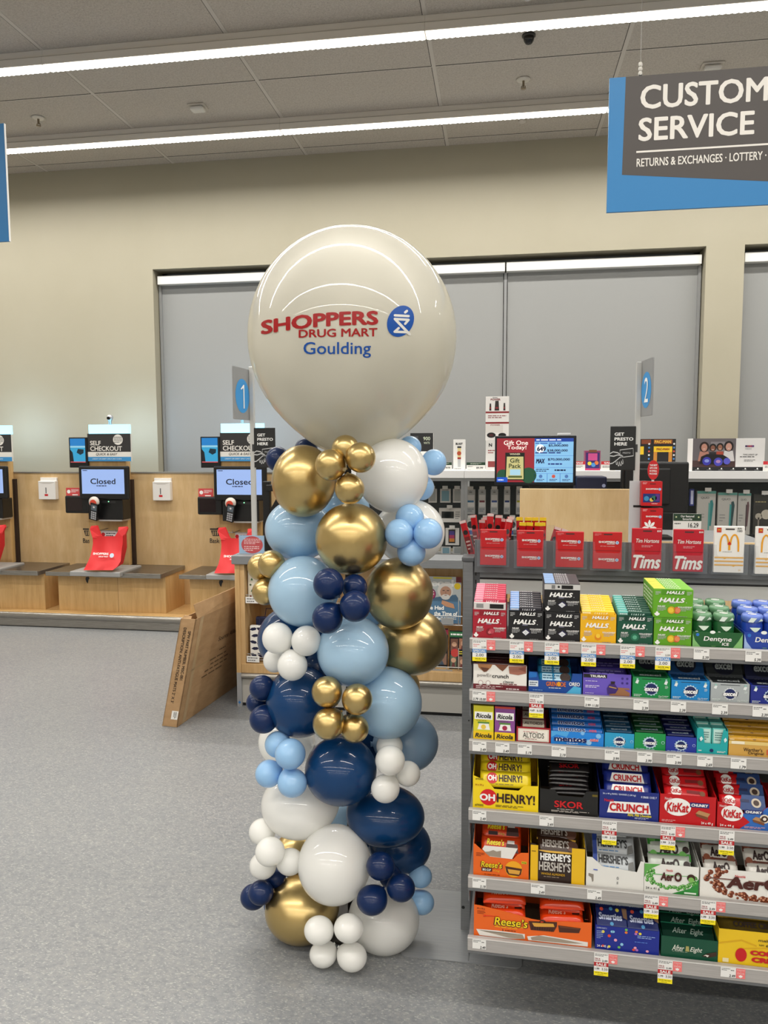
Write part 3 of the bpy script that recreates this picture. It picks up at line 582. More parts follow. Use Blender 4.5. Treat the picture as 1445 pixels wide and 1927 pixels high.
def tray(name, label, cat, s, depth, color, art=None, cut=None, back=None, group=None, side_h=None, inner='#6B5A45', vf=None):
    """open display tray: front board with an optional cut-out outline, two sides, floor, back"""
    u0, u1, z0, z1 = s; t = .0012; vf = VB if vf is None else vf
    r = thing(name, label, cat, G((u0 + u1) / 2, vf + depth / 2, z0), group)
    b = MB(G); F = front(b, u0, u1, vf, z0, z1)
    b.prism(F, cut or [(0, 0), (1, 0), (1, 1), (0, 1)], t, M(color))
    if art: art(F)
    b.build('printed_front', r)
    H = (side_h or (z1 - z0)); b = MB(G); c = M(back or color)
    for a in (u0, u1 - t):
        b.hexa([(a, vf + t, z0), (a + t, vf + t, z0), (a + t, vf + depth, z0), (a, vf + depth, z0), (a, vf + t, z0 + (z1 - z0)), (a + t, vf + t, z0 + (z1 - z0)), (a + t, vf + depth, z0 + H), (a, vf + depth, z0 + H)], c)
    b.box(u0 + t, vf + t, z0, u1 - t, vf + depth, z0 + t, M(inner, .8)); b.box(u0 + t, vf + depth - t, z0 + t, u1 - t, vf + depth, z0 + H, c); b.build('tray_body', r)
    return r
def bar_mesh(name, w, h, th, color, art, crimp=True, rough=.28, parent=None):
    """a wrapped bar lying in the u-v plane, puffed and crimped at its ends; local: x along, y across, z up"""
    b = MB(); nx, ny = 12, 6; top = []; bot = []
    for i in range(nx + 1):
        for j in range(ny + 1):
            x = (i / nx - .5) * w; y = (j / ny - .5) * h
            e = min(1, (w / 2 - abs(x)) / (.13 * w)) ** .5 if crimp else 1; f = max(0, 1 - (abs(y) / (h / 2)) ** 4) ** .5
            zz = th * max(.06, e * f); yk = y * (1 if e > .3 or not crimp else 1.06)
            top.append((x, yk, zz / 2)); bot.append((x, yk, -zz / 2))
    k = len(top); fc = []
    for i in range(nx):
        for j in range(ny):
            a = i * (ny + 1) + j; c = a + ny + 1; fc += [(a, c, c + 1, a + 1), (k + a + 1, k + c + 1, k + c, k + a)]
    for i in range(nx):
        a = i * (ny + 1); fc += [(a, k + a, k + a + ny + 1, a + ny + 1), (a + ny, a + 2 * ny + 1, k + a + 2 * ny + 1, k + a + ny)]
    for j in range(ny): fc += [(j, j + 1, k + j + 1, k + j), (nx * (ny + 1) + j + 1, nx * (ny + 1) + j, k + nx * (ny + 1) + j, k + nx * (ny + 1) + j + 1)]
    b.add(top + bot, fc, M(color, rough), True)
    F = Face(b, (-w / 2, -h / 2, th / 2 + .0003), (1, 0, 0), (0, 1, 0), w, h); art(F)
    return b
ORD = 'first second third fourth fifth sixth seventh eighth ninth tenth'.split()
def bars(mb, name, label, cat, group, poses, cols=1, how='front'):
    """the same wrapped bar laid at every pose (u, v, z, tilt, yaw, roll); tilt lifts its printed face to the front"""
    base = None
    for i, (u, v, z, tilt, yaw, roll) in enumerate(poses):
        if base is None: o = mb.build(name, loc=(0, 0, 0)); base = o; tag(o, label, cat, group)
        else: o = base.copy(); COL.objects.link(o)
        n = len(poses); word = ORD[min(i // cols, 9)]
        where = '' if n == 1 else (', %s' % ('frontmost' if i < cols else word + ' from the front') if how == 'front' else ', %s from the %s' % ('first' if i == 0 else word, how))
        o['label'] = label + (', ' + ('left', 'right')[i % cols] + ' column' if cols > 1 else '') + where
        o.location = G(u, v, z); o.rotation_euler = (Matrix.Rotation(GA + yaw, 3, 'Z') @ Matrix.Rotation(tilt, 3, 'X') @ Matrix.Rotation(roll, 3, 'Y')).to_euler()
def R(a): return math.radians(a)

# --- shelf 1: cough drops and gum bottles
HW = mat('#F4F3F0', .45)
def halls(c2, blob, strip=None):
    def art(F):
        F.rect(.2, .80, .82, .985, M(c2), 1); F.text('HALLS', .55, .89, .11, HW, 3, w=.46, bold=.045, shear=.25)
        F.text('HALLS', .47, .62, .17, HW, 3, w=.66, bold=.05, shear=.28); F.ell(.83, .545, .012, HW, 3)
        F.lines(.4, .49, .62, .53, 1, M('#9A9AB8'), 2); F.lines(.05, .80, .18, .93, 3, M('#C8C8C8'), 2); F.lines(.84, .80, .96, .93, 3, M('#C8C8C8'), 2)
        F.text('RELIEF', .21, .40, .05, HW, 2, w=.19, bold=.03); F.lines(.1, .24, .33, .37, 4, M('#B9B9B9'), 2); F.text('SOULAGEMENT', .8, .385, .05, HW, 2, w=.36, bold=.03); F.lines(.66, .24, .94, .36, 3, M('#B9B9B9'), 2)
        if blob == 'white':
            F.poly([(.38, .28), (.52, .40), (.64, .27), (.5, .15)], M('#2E2A55'), 2); F.poly([(.40, .27), (.5, .36), (.60, .27), (.5, .17)], M('#E9EAEC'), 3); F.poly([(.44, .27), (.5, .325), (.56, .27), (.5, .21)], M('#CFD3D8'), 4)
        elif blob == 'lime': F.ell(.46, .27, .13, M('#D9A81C'), 2); F.ell(.45, .27, .09, M('#EBC83A'), 3); F.ell(.60, .27, .12, M('#D8603A'), 2); F.ell(.62, .27, .085, M('#E58A5A'), 3)
        elif blob == 'yellow': F.ell(.5, .22, .11, M('#E58A16'), 2); F.ell(.5, .26, .075, M('#F2C83A'), 3)
        elif blob == 'green': F.ell(.5, .26, .13, M('#1F6E50'), 2); F.ell(.5, .26, .07, M('#5BA888'), 3)
        else: F.ell(.5, .25, .12, M('#7F1220'), 2); F.ell(.56, .27, .09, M('#B84050'), 3); F.ell(.5, .23, .05, M('#D06A70'), 4)
        F.poly([(.10, .05), (.04, .10), (.03, .15), (.07, .16), (.07, .2), (.10, .22), (.13, .2), (.13, .16), (.17, .15), (.16, .10)], HW, 3); F.lines(.62, .03, .96, .07, 1, M('#8C8C8C'), 2)
    return art
GRP = 'cough drop boxes on the top candy shelf'
def stick_run(s, c1, c2, c3, label, n, z_add, lean=.0, v0=.012, vstep=.0155):
    u0, u1, z0, z1 = s; w = u1 - u0 - .006; h = .028; b = MB()
    b.box(-w / 2, -.0065, 0, w / 2, .0065, .062, M(c1), .002); b.box(-w / 2 - .0003, -.0068, .004, -w / 2 + w * .30, .0068, .0624, M(c2), .002)
    F = Face(b, (-w / 2, -.0065, .0624), (1, 0, 0), (0, 1, 0), w, .013); F.text('HALLS', .52, .5, .7, M(c3), 1, w=.42, bold=.03, shear=.25); F.lines(.05, .2, .28, .8, 2, M(c3), 1)
    F = Face(b, (-w / 2, -.0068, 0), (1, 0, 0), (0, 0, 1), w, .062); F.text('HALLS', .58, .86, .16, M(c3), 1, w=.42, bold=.03, shear=.25); F.lines(.04, .74, .28, .97, 2, M(c3), 1)
    poses = [((u0 + u1) / 2, VB + v0 + i * vstep, z1 - .055 + z_add * i, 0, 0, 0) for i in range(n)]
    bars(b, 'cough_drop_stick', label, 'candy pack', 'cough drop sticks in their boxes', poses)
s = spot((889, 1198), (953, 1200), 1148, 0); s1 = (s[0], s[1], s[2], s[3])
tray('cough_drop_box', 'dark red cough drop box at the left end of the top candy shelf', 'candy box', s, .145, '#A5142A', halls('#8A0F22', 'red'), group=GRP)
b = MB(G); b.box(s[0] + .002, VB + .002, s[3], s[1] - .002, VB + .012, s[3] + .018, M('#D5D0CE'), .001); F = front(b, s[0] + .002, s[1] - .002, VB + .002, s[3], s[3] + .018); F.rect(.08, .25, .3, .8, M('#8A8A8A'), 1); F.rect(.5, .2, .93, .8, BLACK, 1); b.build('carton_end', [o for o in COL.objects if o.name.startswith('cough_drop_box')][-1])
stick_run((s[0], s[1], s[2], s[3] + .02), '#C8405A', '#E58AA0', '#F0D8DC', 'pink cough drop stick standing in the dark red box', 8, .0022)
s = spot((956, 1199), (1022, 1204), 1149, 0); stick_run(s, '#2A2830', '#8FB0E0', '#E8E8EC', 'pale blue and black stick in the single black box', 8, .0022)
tray('cough_drop_box', 'single black cough drop box between the dark red one and the black stack', 'candy box', s, .145, '#121114', halls('#0C0B12', 'white'), group=GRP)
def sticktop(c, c2, c3):
    def art(F):
        for i in range(8):
            y0 = i / 8; F.rect(.01, y0 + .012, .99, y0 + .112, M(c), 1); F.rect(.01, y0 + .012, .3, y0 + .112, M(c2), 2); F.text('HALLS', .52, y0 + .06, .065, M(c3), 3, w=.38, bold=.03, shear=.25)
    return art
sb = spot((1024, 1202), (1091, 1208), 1153, 0)
carton('cough_drop_box', 'lower box of the black cough drop stack', 'candy box', sb, .145, '#121114', halls('#0C0B12', 'white'), GRP)
z2 = gp(1057, 1099, VB)[1]; st = (sb[0] - .002, sb[1] - .001, sb[3] + .0005, z2)
def up_art(F):
    halls('#0C0B12', 'white')(F); F.rect(.0, .80, 1, .99, M('#C9C8C6'), 4); F.rect(.48, .83, .80, .96, BLACK, 5); F.rect(.2, .83, .3, .96, M('#777777'), 5); F.ell(.4, .9, .04, BLACK, 5)
carton('cough_drop_box', 'upper box of the black cough drop stack, with a white end flap', 'candy box', st, .145, '#121114', up_art, GRP, top=sticktop('#3A3238', '#8FB0E0', '#E8E8EC'), side=lambda F: F.lines(.1, .1, .9, .9, 6, M('#B9B9B9'), 1))
s = spot((1091, 1204), (1159, 1211), 1156, 0); stick_run(s, '#EFC62A', '#F2D860', '#FBF2C8', 'yellow cough drop stick standing in the yellow box', 8, .0022)
tray('cough_drop_box', 'yellow cough drop box in the middle of the top candy shelf', 'candy box', s, .145, '#EDB414', halls('#E3A40C', 'yellow'), group=GRP)
s = spot((1160, 1207), (1228, 1214), 1158, 0); stick_run(s, '#0E4A3A', '#5FB0A8', '#D8ECE6', 'dark green cough drop stick standing in the dark green box', 8, .0022)
tray('cough_drop_box', 'dark green cough drop box between the yellow box and the lime stack', 'candy box', s, .145, '#0F4E38', halls('#0A3A2C', 'green'), group=GRP)
sb = spot((1229, 1210), (1301, 1219), 1163, 0)
carton('cough_drop_box', 'lower box of the lime green cough drop stack', 'candy box', sb, .145, '#5FA01C', halls('#4A8A14', 'lime'), GRP)
z2 = gp(1266, 1109, VB)[1]; st = (sb[0] - .003, sb[1] + .001, sb[3] + .0005, z2)
carton('cough_drop_box', 'upper box of the lime green cough drop stack', 'candy box', st, .145, '#62A61E', halls('#4E9016', 'lime'), GRP, top=sticktop('#7DC242', '#E8DC50', '#F2F8E0'), side=lambda F: F.lines(.1, .1, .9, .9, 6, M('#DCE8C8'), 1))
def bottle(u, v, z, c1, c2, label, r_=.0235, h=.075, proto={}):
    key = c1
    if key in proto:
        o, L0 = proto[key]; return dup(o, G(u, v, z), label)
    r = thing('gum_bottle', label, 'gum bottle', G(u, v, z), 'flip-top gum bottles'); proto[key] = (r, None)
    b = MB(); o = G(u, v, z); b.lathe([(0, 0), (r_, 0), (r_ * 1.02, .006), (r_ * .98, h * .7), (r_ * .9, h * .78)], o, M(c1, .25), 20)
    w = .04; F = Face(b, o + Vector((-w / 2, -r_ * 1.04, h * .1)), (1, 0, 0), (0, 0, 1), w, h * .55); F.poly([(.2, .99), (.8, .99), (.62, .78), (.5, .72), (.38, .8)], M('#DDEEDD', .3), 0); F.text('Dentyne', .5, .55, .3, HW, 2, w=.95, bold=.02, shear=.15); b.build('body', r)
    b = MB(); b.lathe([(r_ * .92, h * .78), (r_ * 1.0, h * .8), (r_ * 1.0, h * .93), (r_ * .9, h), (0, h)], o, M(c2, .3), 20); F = Face(b, o + Vector((-.012, -.012, h + .0003)), (1, 0, 0), (0, 1, 0), .024, .024); F.ell(.5, .5, .38, HW, 1); F.rect(.2, .4, .8, .6, M(c1), 2); F = Face(b, o + Vector((-.016, -r_ * 1.02, h * .80)), (1, 0, 0), (0, 0, 1), .032, h * .15); F.poly([(.0, .1), (.35, .0), (.6, .9), (.2, 1)], M('#DDE8E0', .3), 1); F.poly([(.7, .2), (1, .4), (.9, .9)], M('#C8D8CC', .3), 1); b.build('flip_cap', r); return r
GW = ['front row left', 'front row right', 'middle row left', 'middle row right', 'rear row left', 'rear row right']
def dent(c, c2):
    def art(F):
        F.poly([(0, 0), (.18, 0), (.05, .45), (0, .9)], M(c2), 1); F.poly([(.8, 0), (1, 0), (1, .95), (.92, .5)], M(c2), 1); F.ell(.1, .82, .10, M('#2F74C8'), 2); F.ell(.4, 1.0, .16, M('#F0F6F0', .3), 1, ry=.1)
        F.text('Dentyne', .5, .55, .38, HW, 3, w=.56, bold=.02, shear=.15); F.text('ICE', .66, .28, .19, HW, 3, w=.14, bold=.03, shear=.1); F.lines(.38, .1, .5, .16, 1, M('#7DB86A'), 2); F.lines(.02, .02, .25, .08, 1, M('#BDD8BD'), 2)
    return art
s = spot((1302, 1216), (1397, 1224), 1190, 0)
tray('gum_tray', 'green tray of gum bottles on the top candy shelf', 'candy box', s, .15, '#1D5A2C', dent('#1D5A2C', '#7FB86F'), group='gum bottle trays')
w = s[1] - s[0]
for i, (a, v) in enumerate(((.17, .03), (.62, .03), (.2, .078), (.64, .08), (.2, .125), (.66, .127))): bottle(s[0] + w * a + .006, VB + v, s[2] + .002 + .006 * (i // 2), '#1E5A30', '#5E8A66', 'green gum bottle in the green tray, %s' % GW[i])
s = spot((1399, 1222), (1492, 1232), 1191, 0)
tray('gum_tray', 'blue tray of gum bottles at the right end of the top candy shelf', 'candy box', s, .15, '#1F3F9C', dent('#1F3F9C', '#9CB4E0'), group='gum bottle trays')
w = s[1] - s[0]
for i, (a, v) in enumerate(((.17, .03), (.62, .03), (.2, .078), (.64, .08), (.2, .125), (.66, .127))): bottle(s[0] + w * a + .006, VB + v, s[2] + .002 + .006 * (i // 2), '#1F3FA0', '#5A74C0', 'blue gum bottle in the blue tray, %s' % GW[i])

# --- shelf 2: bars and gum boxes
def power(F):
    F.rect(0, 0, 1, .22, M('#6B1A26'), 1); F.rect(0, .97, 1, 1, M('#5A1620'), 1); F.text('pow\u0395r', .21, .55, .16, M('#8A8580'), 3, w=.27); F.text('crunch', .51, .55, .15, INK, 3, w=.31, bold=.02)
    F.poly([(.08, .98), (.36, .98), (.33, .86), (.25, .70), (.2, .68), (.1, .84)], M('#B07A4E'), 2); F.poly([(.13, .86), (.3, .84), (.25, .70), (.2, .68)], M('#6A3F2A'), 3); F.poly([(.4, .98), (.66, .98), (.6, .84), (.55, .74), (.49, .82)], M('#7A4A34'), 2)
    F.poly([(.66, .94), (.99, .97), (.99, .7), (.84, .62), (.68, .66)], M('#A56A58'), 2); F.poly([(.84, .86), (.99, .97), (.99, .74)], M('#8A5040'), 3); F.ell(.14, .28, .1, M('#E2DEDA'), 3); F.ell(.28, .28, .1, M('#E2DEDA'), 3); F.ell(.14, .28, .08, M('#8C1F2B'), 4); F.ell(.14, .28, .07, M('#F0EEEA'), 5); F.ell(.28, .28, .08, M('#8C1F2B'), 4); F.ell(.28, .28, .07, M('#F0EEEA'), 5)
    F.text('s\u2019mores', .66, .35, .1, INK, 3, w=.2, shear=.3); F.lines(.5, .22, .95, .3, 1, M('#7A3A40'), 3); F.lines(.05, .05, .55, .18, 2, M('#D8C0C0'), 3); F.lines(.62, .04, .96, .12, 1, M('#F0E8E8'), 3)
s = spot((890, 1296), (991, 1302), 1250, 1); tray('bar_box', 'white and maroon box of wafer bars at the left end of the second shelf', 'candy box', s, .14, '#EDE9E2', power, back='#5A1A24', group='bar and gum boxes on the second shelf', side_h=.055)
bm_ = MB(); w = s[1] - s[0]; bm_.box(-w / 2 + .006, -.012, -.008, w / 2 - .006, .012, .008, M('#3A1218', .4), .002); F = Face(bm_, (-w / 2 + .006, -.012, .008), (1, 0, 0), (0, 1, 0), w - .012, .024); F.lines(.1, .3, .9, .8, 2, M('#6A4A44'), 1)
bars(bm_, 'wafer_bar', 'dark maroon wafer bar lying in the white and maroon box', 'candy bar', 'wafer bars in the maroon box', [((s[0] + s[1]) / 2, VB + .02 + .028 * i, s[3] - .004 + .006 * i, .2, 0, 0) for i in range(4)])
def gren(F):
    F.poly([(0, .9), (.02, 1), (.15, .95), (.15, .75), (0, .7)], M('#1F6FC0'), 1); F.rect(.0, .30, .18, .58, M('#DDE6EE'), 2); F.lines(.02, .34, .17, .54, 2, M('#4A5A70'), 3); F.text('GREN', .43, .46, .22, M('#E0741F'), 4, w=.2, bold=.03); F.text('DE', .65, .46, .22, M('#E0741F'), 4, w=.10, bold=.03)
    F.poly([(.545, .36), (.59, .36), (.605, .47), (.585, .58), (.55, .58), (.53, .47)], M('#E8A020'), 4); F.text('OREO', .86, .5, .18, HW, 4, w=.2, bold=.03); F.poly([(.7, .02), (.98, .02), (.98, .34), (.85, .4)], M('#4FB0DC'), 2); F.lines(.38, .24, .7, .30, 1, HW, 3); F.lines(.08, .1, .34, .16, 1, M('#86B8E8'), 3)
s = spot((994, 1303), (1095, 1310), 1266, 1)
tray('bar_box', 'blue box of chocolate protein bars with orange lettering', 'candy box', s, .14, '#14489A', gren, cut=[(0, 0), (1, 0), (1, 1), (.82, 1), (.8, .62), (.2, .62), (.16, 1), (0, 1)], group='bar and gum boxes on the second shelf', side_h=.05)
w = s[1] - s[0]; bm_ = bar_mesh('b', w * .64, .036, .018, '#2F97CC', lambda F: (F.rect(.12, .2, .42, .75, M('#BFE0F0'), 1), F.rect(.48, .2, .68, .75, M('#BFE0F0'), 1), F.ell(.8, .5, .35, M('#3A2A24'), 2), F.lines(.14, .3, .66, .7, 2, M('#3A7090'), 2)))
bars(bm_, 'protein_bar', 'light blue wrapped protein bar lying in the blue box', 'candy bar', 'protein bars in the blue box', [((s[0] + s[1]) / 2, VB + .018 + .034 * i, s[2] + .03 + .008 * i, .75, 0, 0) for i in range(3)])
def tru(F):
    F.rect(.01, .8, .5, .96, INK, 1); F.text('TRUBAR', .31, .88, .11, HW, 3, w=.33, bold=.04)
    F.lines(.05, .62, .4, .68, 1, M('#DDD6F2'), 2); F.lines(.05, .34, .36, .48, 2, M('#E6DFF7'), 2); F.lines(.05, .08, .3, .14, 1, M('#CFC8EA'), 2); F.poly([(.53, .2), (.56, .05), (.98, .05), (.98, .2), (.86, .34), (.97, .33), (.97, .4), (.72, .42)], M('#9A6A48'), 2); F.poly([(.52, .1), (.5, .35), (.55, .55), (.66, .58), (.74, .35), (.68, .15)], M('#3C2470'), 3); F.poly([(.58, .55), (.66, .55), (.67, .68), (.58, .68)], M('#2A1A20'), 3); F.poly([(.54, .42), (.7, .36), (.7, .4), (.55, .46)], M('#C09A4A'), 4)
    for x, y in ((.82, .82), (.92, .82), (.82, .62), (.92, .62)): F.ell(x, y, .05, M('#3C2A80'), 2)
def lidtop(txt, c, c2, w=.6):
    def art(F): F.rect(.06, .02, .94, .98, M(c2), 1); F.text(txt, .5, .22, .2, M(c), 2, w=w, bold=.03, shear=.15); F.text(txt, .5, .62, .2, M(c), 2, w=w, bold=.03, shear=.15)
    return art
s = spot((1096, 1307), (1187, 1316), 1268, 1); tray('bar_box', 'purple box of snack bars with a hand on its front', 'candy box', s, .14, '#6A55BE', tru, back='#2E2766', group='bar and gum boxes on the second shelf', side_h=.06)
bm_ = bar_mesh('b', s[1] - s[0] - .012, .036, .016, '#3A2F7C', lambda F: F.lines(.1, .3, .9, .8, 2, M('#8A80C0'), 1)); bars(bm_, 'snack_bar', 'dark purple wrapped bar lying in the purple box', 'candy bar', 'snack bars in the purple box', [((s[0] + s[1]) / 2, VB + .02 + .034 * i, s[3] - .01 + .009 * i, .4, 0, 0) for i in range(3)])
NAVY = '#14245C'
def excel(c, fnt='#F4F4F4', big=False, spark='#FFFFFF'):
    def art(F):
        n = 14; pts = []
        for i in range(2 * n):
            q = (.36 if big else .34) * (1 if i % 2 else .82); a = math.pi * i / n; pts.append((.5 + q * math.cos(a) * F.H / F.W * (1.15 if big else 1), .46 + q * math.sin(a)))
        F.poly(pts, M('#BFD8E8' if c != '#A9B0B2' else '#D8DEE0'), 1); F.ell(.5, .46, .26, M(NAVY), 2); F.text('excel', .51, .47, .25, M('#0A1230'), 3, w=.40, bold=.10, shear=.15); F.text('excel', .5, .475, .24, M(fnt), 6, w=.37, bold=.05, shear=.15)
        if not big:
            for x, a in ((.12, 1), (.88, 1)): F.poly([(x - .05, .72), (x + .02, .68), (x + .05, .84), (x - .01, .9)], M('#E6ECEC'), 2); F.rect(x - .02, .86, x + .03, .95, M('#9CC8C0'), 3)
            F.lines(.04, .07, .26, .2, 2, M('#DDE8E4'), 2); F.text('12x12', .76, .12, .1, M('#E8EEEA'), 2, w=.13, bold=.01); F.lines(.84, .08, .96, .17, 2, M('#DDE8E4'), 2); F.rect(.25, .9, .75, .925, M('#222A30'), 1); F.lines(.86, .5, .94, .64, 3, M('#DDE8E4'), 2)
        else: F.lines(.05, .05, .9, .11, 1, M('#BFD8F0'), 2); F.ell(.92, .5, .09, M('#BFD4F0'), 2); F.ell(.92, .5, .07, M(c), 3)
    return art
for px0, px1, y0, y1, yt, c, ct, nm in ((1189, 1261, 1313, 1319, 1275, '#128A48', '#0B4A28', 'green gum box on the second shelf, beside the purple bar box'), (1262, 1335, 1317, 1324, 1281, '#1585C9', '#0D3F70', 'bright blue gum box on the second shelf'), (1336, 1410, 1321, 1329, 1286, '#A9B0B2', '#2A2E30', 'silver grey gum box on the second shelf'), (1411, 1487, 1326, 1336, 1291, '#1C2A86', '#0E1438', 'navy gum box at the right edge of the second shelf')):
    s = spot((px0, y0), (px1, y1), yt, 1); r = carton('gum_box', nm, 'candy box', s, .085, c, excel(c), 'bar and gum boxes on the second shelf', top=lidtop('excel', '#B8C0C0', ct))
    b = MB(G); L = .075; z1 = s[3]
    b.hexa([(s[0] + .002, VB + .045, z1 + .0006), (s[1] - .002, VB + .045, z1 + .0006), (s[1] - .002, VB + .05, z1 + .0006), (s[0] + .002, VB + .05, z1 + .0006), (s[0] + .002, VB + .083, z1 + .045), (s[1] - .002, VB + .083, z1 + .045), (s[1] - .002, VB + .086, z1 + .045), (s[0] + .002, VB + .086, z1 + .045)], M(ct)); uz = Vector((0, .038, .0444)); F = Face(b, (s[0] + .002, VB + .045, z1 + .0008), (1, 0, 0), uz, s[1] - s[0] - .004, uz.length, .0006); F.ell(.5, .5, .42, M('#0A1024'), 1); F.text('excel', .5, .5, .36, M('#A8B0B0'), 2, w=.5, bold=.04, shear=.15); b.build('open_lid', r)

# --- shelf 3: mints
def ricola(c, berry, low):
    def art(F):
        F.rect(0, .55, 1, 1, M(c), 0.5) if 0 else None
        F.rect(.0, .94, 1, 1, M('#C04030'), 1) if low else None
        F.rect(.06, .60, .94, .82, HW, 1); F.text('Ricola', .5, .71, .14, INK, 3, w=.74, bold=.03, shear=.2); F.poly([(.2, .3), (.3, .5), (.75, .5), (.82, .3)], M('#F2F0EA'), 1); F.ell(.5, .38, .07, M(berry), 2); F.rect(.22, .48, .78, .53, M('#5A8A3A'), 2); F.lines(.15, .55, .85, .58, 1, M('#4A5A2A'), 2)
        F.rect(0, 0, 1, .25, M('#F0C81A'), 3); F.rect(.04, .035, .96, .215, M('#F7F1DA'), 4) if 0 else None; F.text('Ricola', .5, .135, .13, INK, 5, w=.82, bold=.03, shear=.2)
    return art
s = spot((890, 1391), (929, 1393), 1328, 2); carton('herb_candy_box', 'yellow herb candy box at the left end of the third shelf', 'candy box', s, .13, '#D9D02E', ricola('#D9D02E', '#E8C84A', 0), 'herb candy boxes')
s = spot((930, 1392), (969, 1396), 1330, 2); carton('herb_candy_box', 'purple herb candy box with a yellow lower front', 'candy box', s, .13, '#8A4A94', ricola('#8A4A94', '#A82848', 1), 'herb candy boxes')
def altoid(F):
    F.rect(.05, .1, .95, .9, M('#EDE6DA'), 1); F.rect(.075, .14, .925, .86, M('#D8C8B0'), 2); F.rect(.085, .16, .915, .84, M('#EFE9DE'), 3); F.text('ALTOIDS', .5, .5, .34, M('#4A453E'), 4, w=.62, bold=.01); F.lines(.2, .68, .8, .76, 1, M('#B05050'), 4); F.lines(.25, .22, .75, .3, 1, M('#8A5050'), 4)
s = spot((971, 1396), (1036, 1402), 1369, 2); tray('mint_tray', 'dark red tray of tins with a cream label', 'candy box', s, .14, '#9E1824', altoid, group='mint trays on the third shelf', side_h=.035)
b = MB(); b.box(-.031, -.022, -.01, .031, .022, .01, M('#6E1620', .3), .004); F = Face(b, (-.031, -.022, .01), (1, 0, 0), (0, 1, 0), .062, .044); F.rect(.08, .15, .92, .85, M('#C8BCAA'), 1); F.text('ALTOIDS', .5, .5, .28, M('#5A5048'), 2, w=.7, bold=.01)
bars(b, 'mint_tin', 'dark red mint tin lying in the dark red tray', 'tin', 'mint tins', [((s[0] + s[1]) / 2, VB + .025 + .042 * i, s[3] - .008 + .006 * i, .25, 0, 0) for i in range(3)])
def mento(F):
    F.poly([(0, 1), (.35, 1), (.3, .6), (.1, .75), (0, .5)], M('#4FA8E8'), 1); F.ell(.72, .3, .2, M('#9CCBF0', .3), 1); F.ell(.9, .8, .18, M('#7FBBEE', .3), 1); F.ell(.6, .95, .14, M('#7FBBEE', .3), 1); F.text('mentos', .37, .44, .34, M('#0E1A5A'), 5, w=.62, bold=.05); F.text('mentos', .37, .44, .34, HW, 4, w=.645, bold=.11); F.text('mint', .82, .52, .24, M('#D8304A'), 5, w=.16, bold=.03, shear=.3); F.text('mint', .82, .52, .24, HW, 4, w=.175, bold=.08, shear=.3); F.lines(.3, .12, .6, .2, 1, HW, 2)
s = spot((1036, 1402), (1136, 1408), 1378, 2); tray('mint_tray', 'blue tray of mint rolls with navy lettering', 'candy box', s, .15, '#1F84DC', mento, group='mint trays on the third shelf', side_h=.07)
w = s[1] - s[0]; b = MB(); b.tube([(-w / 2 + .003, 0, 0), (w / 2 - .003, 0, 0)], .0095, M('#1A60B0', .3), 14); F = Face(b, (-w / 2, -.0065, .0072), (1, 0, 0), (0, 1, 0), w, .012, .0004); F.text('mentos', .4, .5, .95, M('#DDE8F4'), 5, w=.52, bold=.07); F.text('mentos', .4, .5, .8, M('#10205E'), 7, w=.5, bold=.03); F.text('mint', .8, .5, .7, M('#C84060'), 6, w=.14, bold=.03)
bars(b, 'mint_roll', 'blue mint roll lying in the blue tray', 'candy roll', 'mint rolls', [((s[0] + s[1]) / 2, VB + .016 + .021 * i, s[3] - .004 + .0085 * i, .75, 0, 0) for i in range(6)])
for px0, px1, y0, y1, yt, c, ct, nm, lid in ((1137, 1193, 1407, 1411, 1380, '#2A9CCB', '#123F5C', 'light blue mint tray with a black and white logo', 'light blue'), (1193, 1252, 1410, 1415, 1380, '#159048', '#0A3F20', 'green mint tray on the third shelf', 'green'), (1252, 1310, 1412, 1419, 1387, '#22369A', '#10184C', 'navy mint tray on the third shelf, beside the teal tray', 'navy')):
    s = spot((px0, y0), (px1, y1), yt, 2); tray('mint_tray', nm, 'candy box', s, .14, c, excel(c, big=True), group='mint trays on the third shelf', side_h=.06, back=ct)
    b = MB(); w = s[1] - s[0]; b.box(-w / 2 + .003, -.011, -.03, w / 2 - .003, .011, .03, M(ct, .35), .003); F = Face(b, (-w / 2 + .003, -.011, .03), (1, 0, 0), (0, 1, 0), w - .006, .022); F.text('excel', .5, .5, .6, M('#8C9AA8'), 1, w=.6, bold=.03)
    bars(b, 'mint_pack', 'dark flip pack of mints standing in the %s mint tray' % lid, 'candy pack', 'mint packs in the %s tray' % lid, [((s[0] + s[1]) / 2, VB + .016 + .024 * i, s[3] - .026 + .004 * i, 0, 0, 0) for i in range(5)])
s = spot((1310, 1416), (1369, 1424), 1372, 2)
def teal(F): F.ell(.48, .16, .07, M(NAVY), 2); F.lines(.05, .1, .2, .18, 1, HW, 2); F.lines(.66, .08, .95, .16, 2, HW, 2); F.ell(.1, .55, .07, M('#0F7A80'), 2); F.poly([(.08, .62), (.14, .7), (.2, .6), (.12, .5)], M('#DDF0F0'), 3); F.poly([(.86, .62), (.92, .7), (.97, .6), (.9, .5)], M('#DDF0F0'), 3)
tray('mint_tray', 'teal tray with a notched front', 'candy box', s, .14, '#1FA6A8', teal, cut=[(0, 0), (1, 0), (1, .9), (.9, 1), (.85, 1), (.76, .42), (.25, .42), (.2, .98), (.1, 1), (0, 1)], group='mint trays on the third shelf', side_h=.065)
w = s[1] - s[0]; b = MB(); b.box(-w / 4 + .002, -.012, -.028, w / 4 - .002, .012, .028, M('#5FC0B8', .3), .002); F = Face(b, (-w / 4 + .002, -.0121, -.028), (1, 0, 0), (0, 0, 1), w / 2 - .004, .056); F.rect(.1, .35, .9, .95, M('#BFE0D8'), 1); F.lines(.2, .45, .8, .85, 4, M('#4A7A78'), 2)
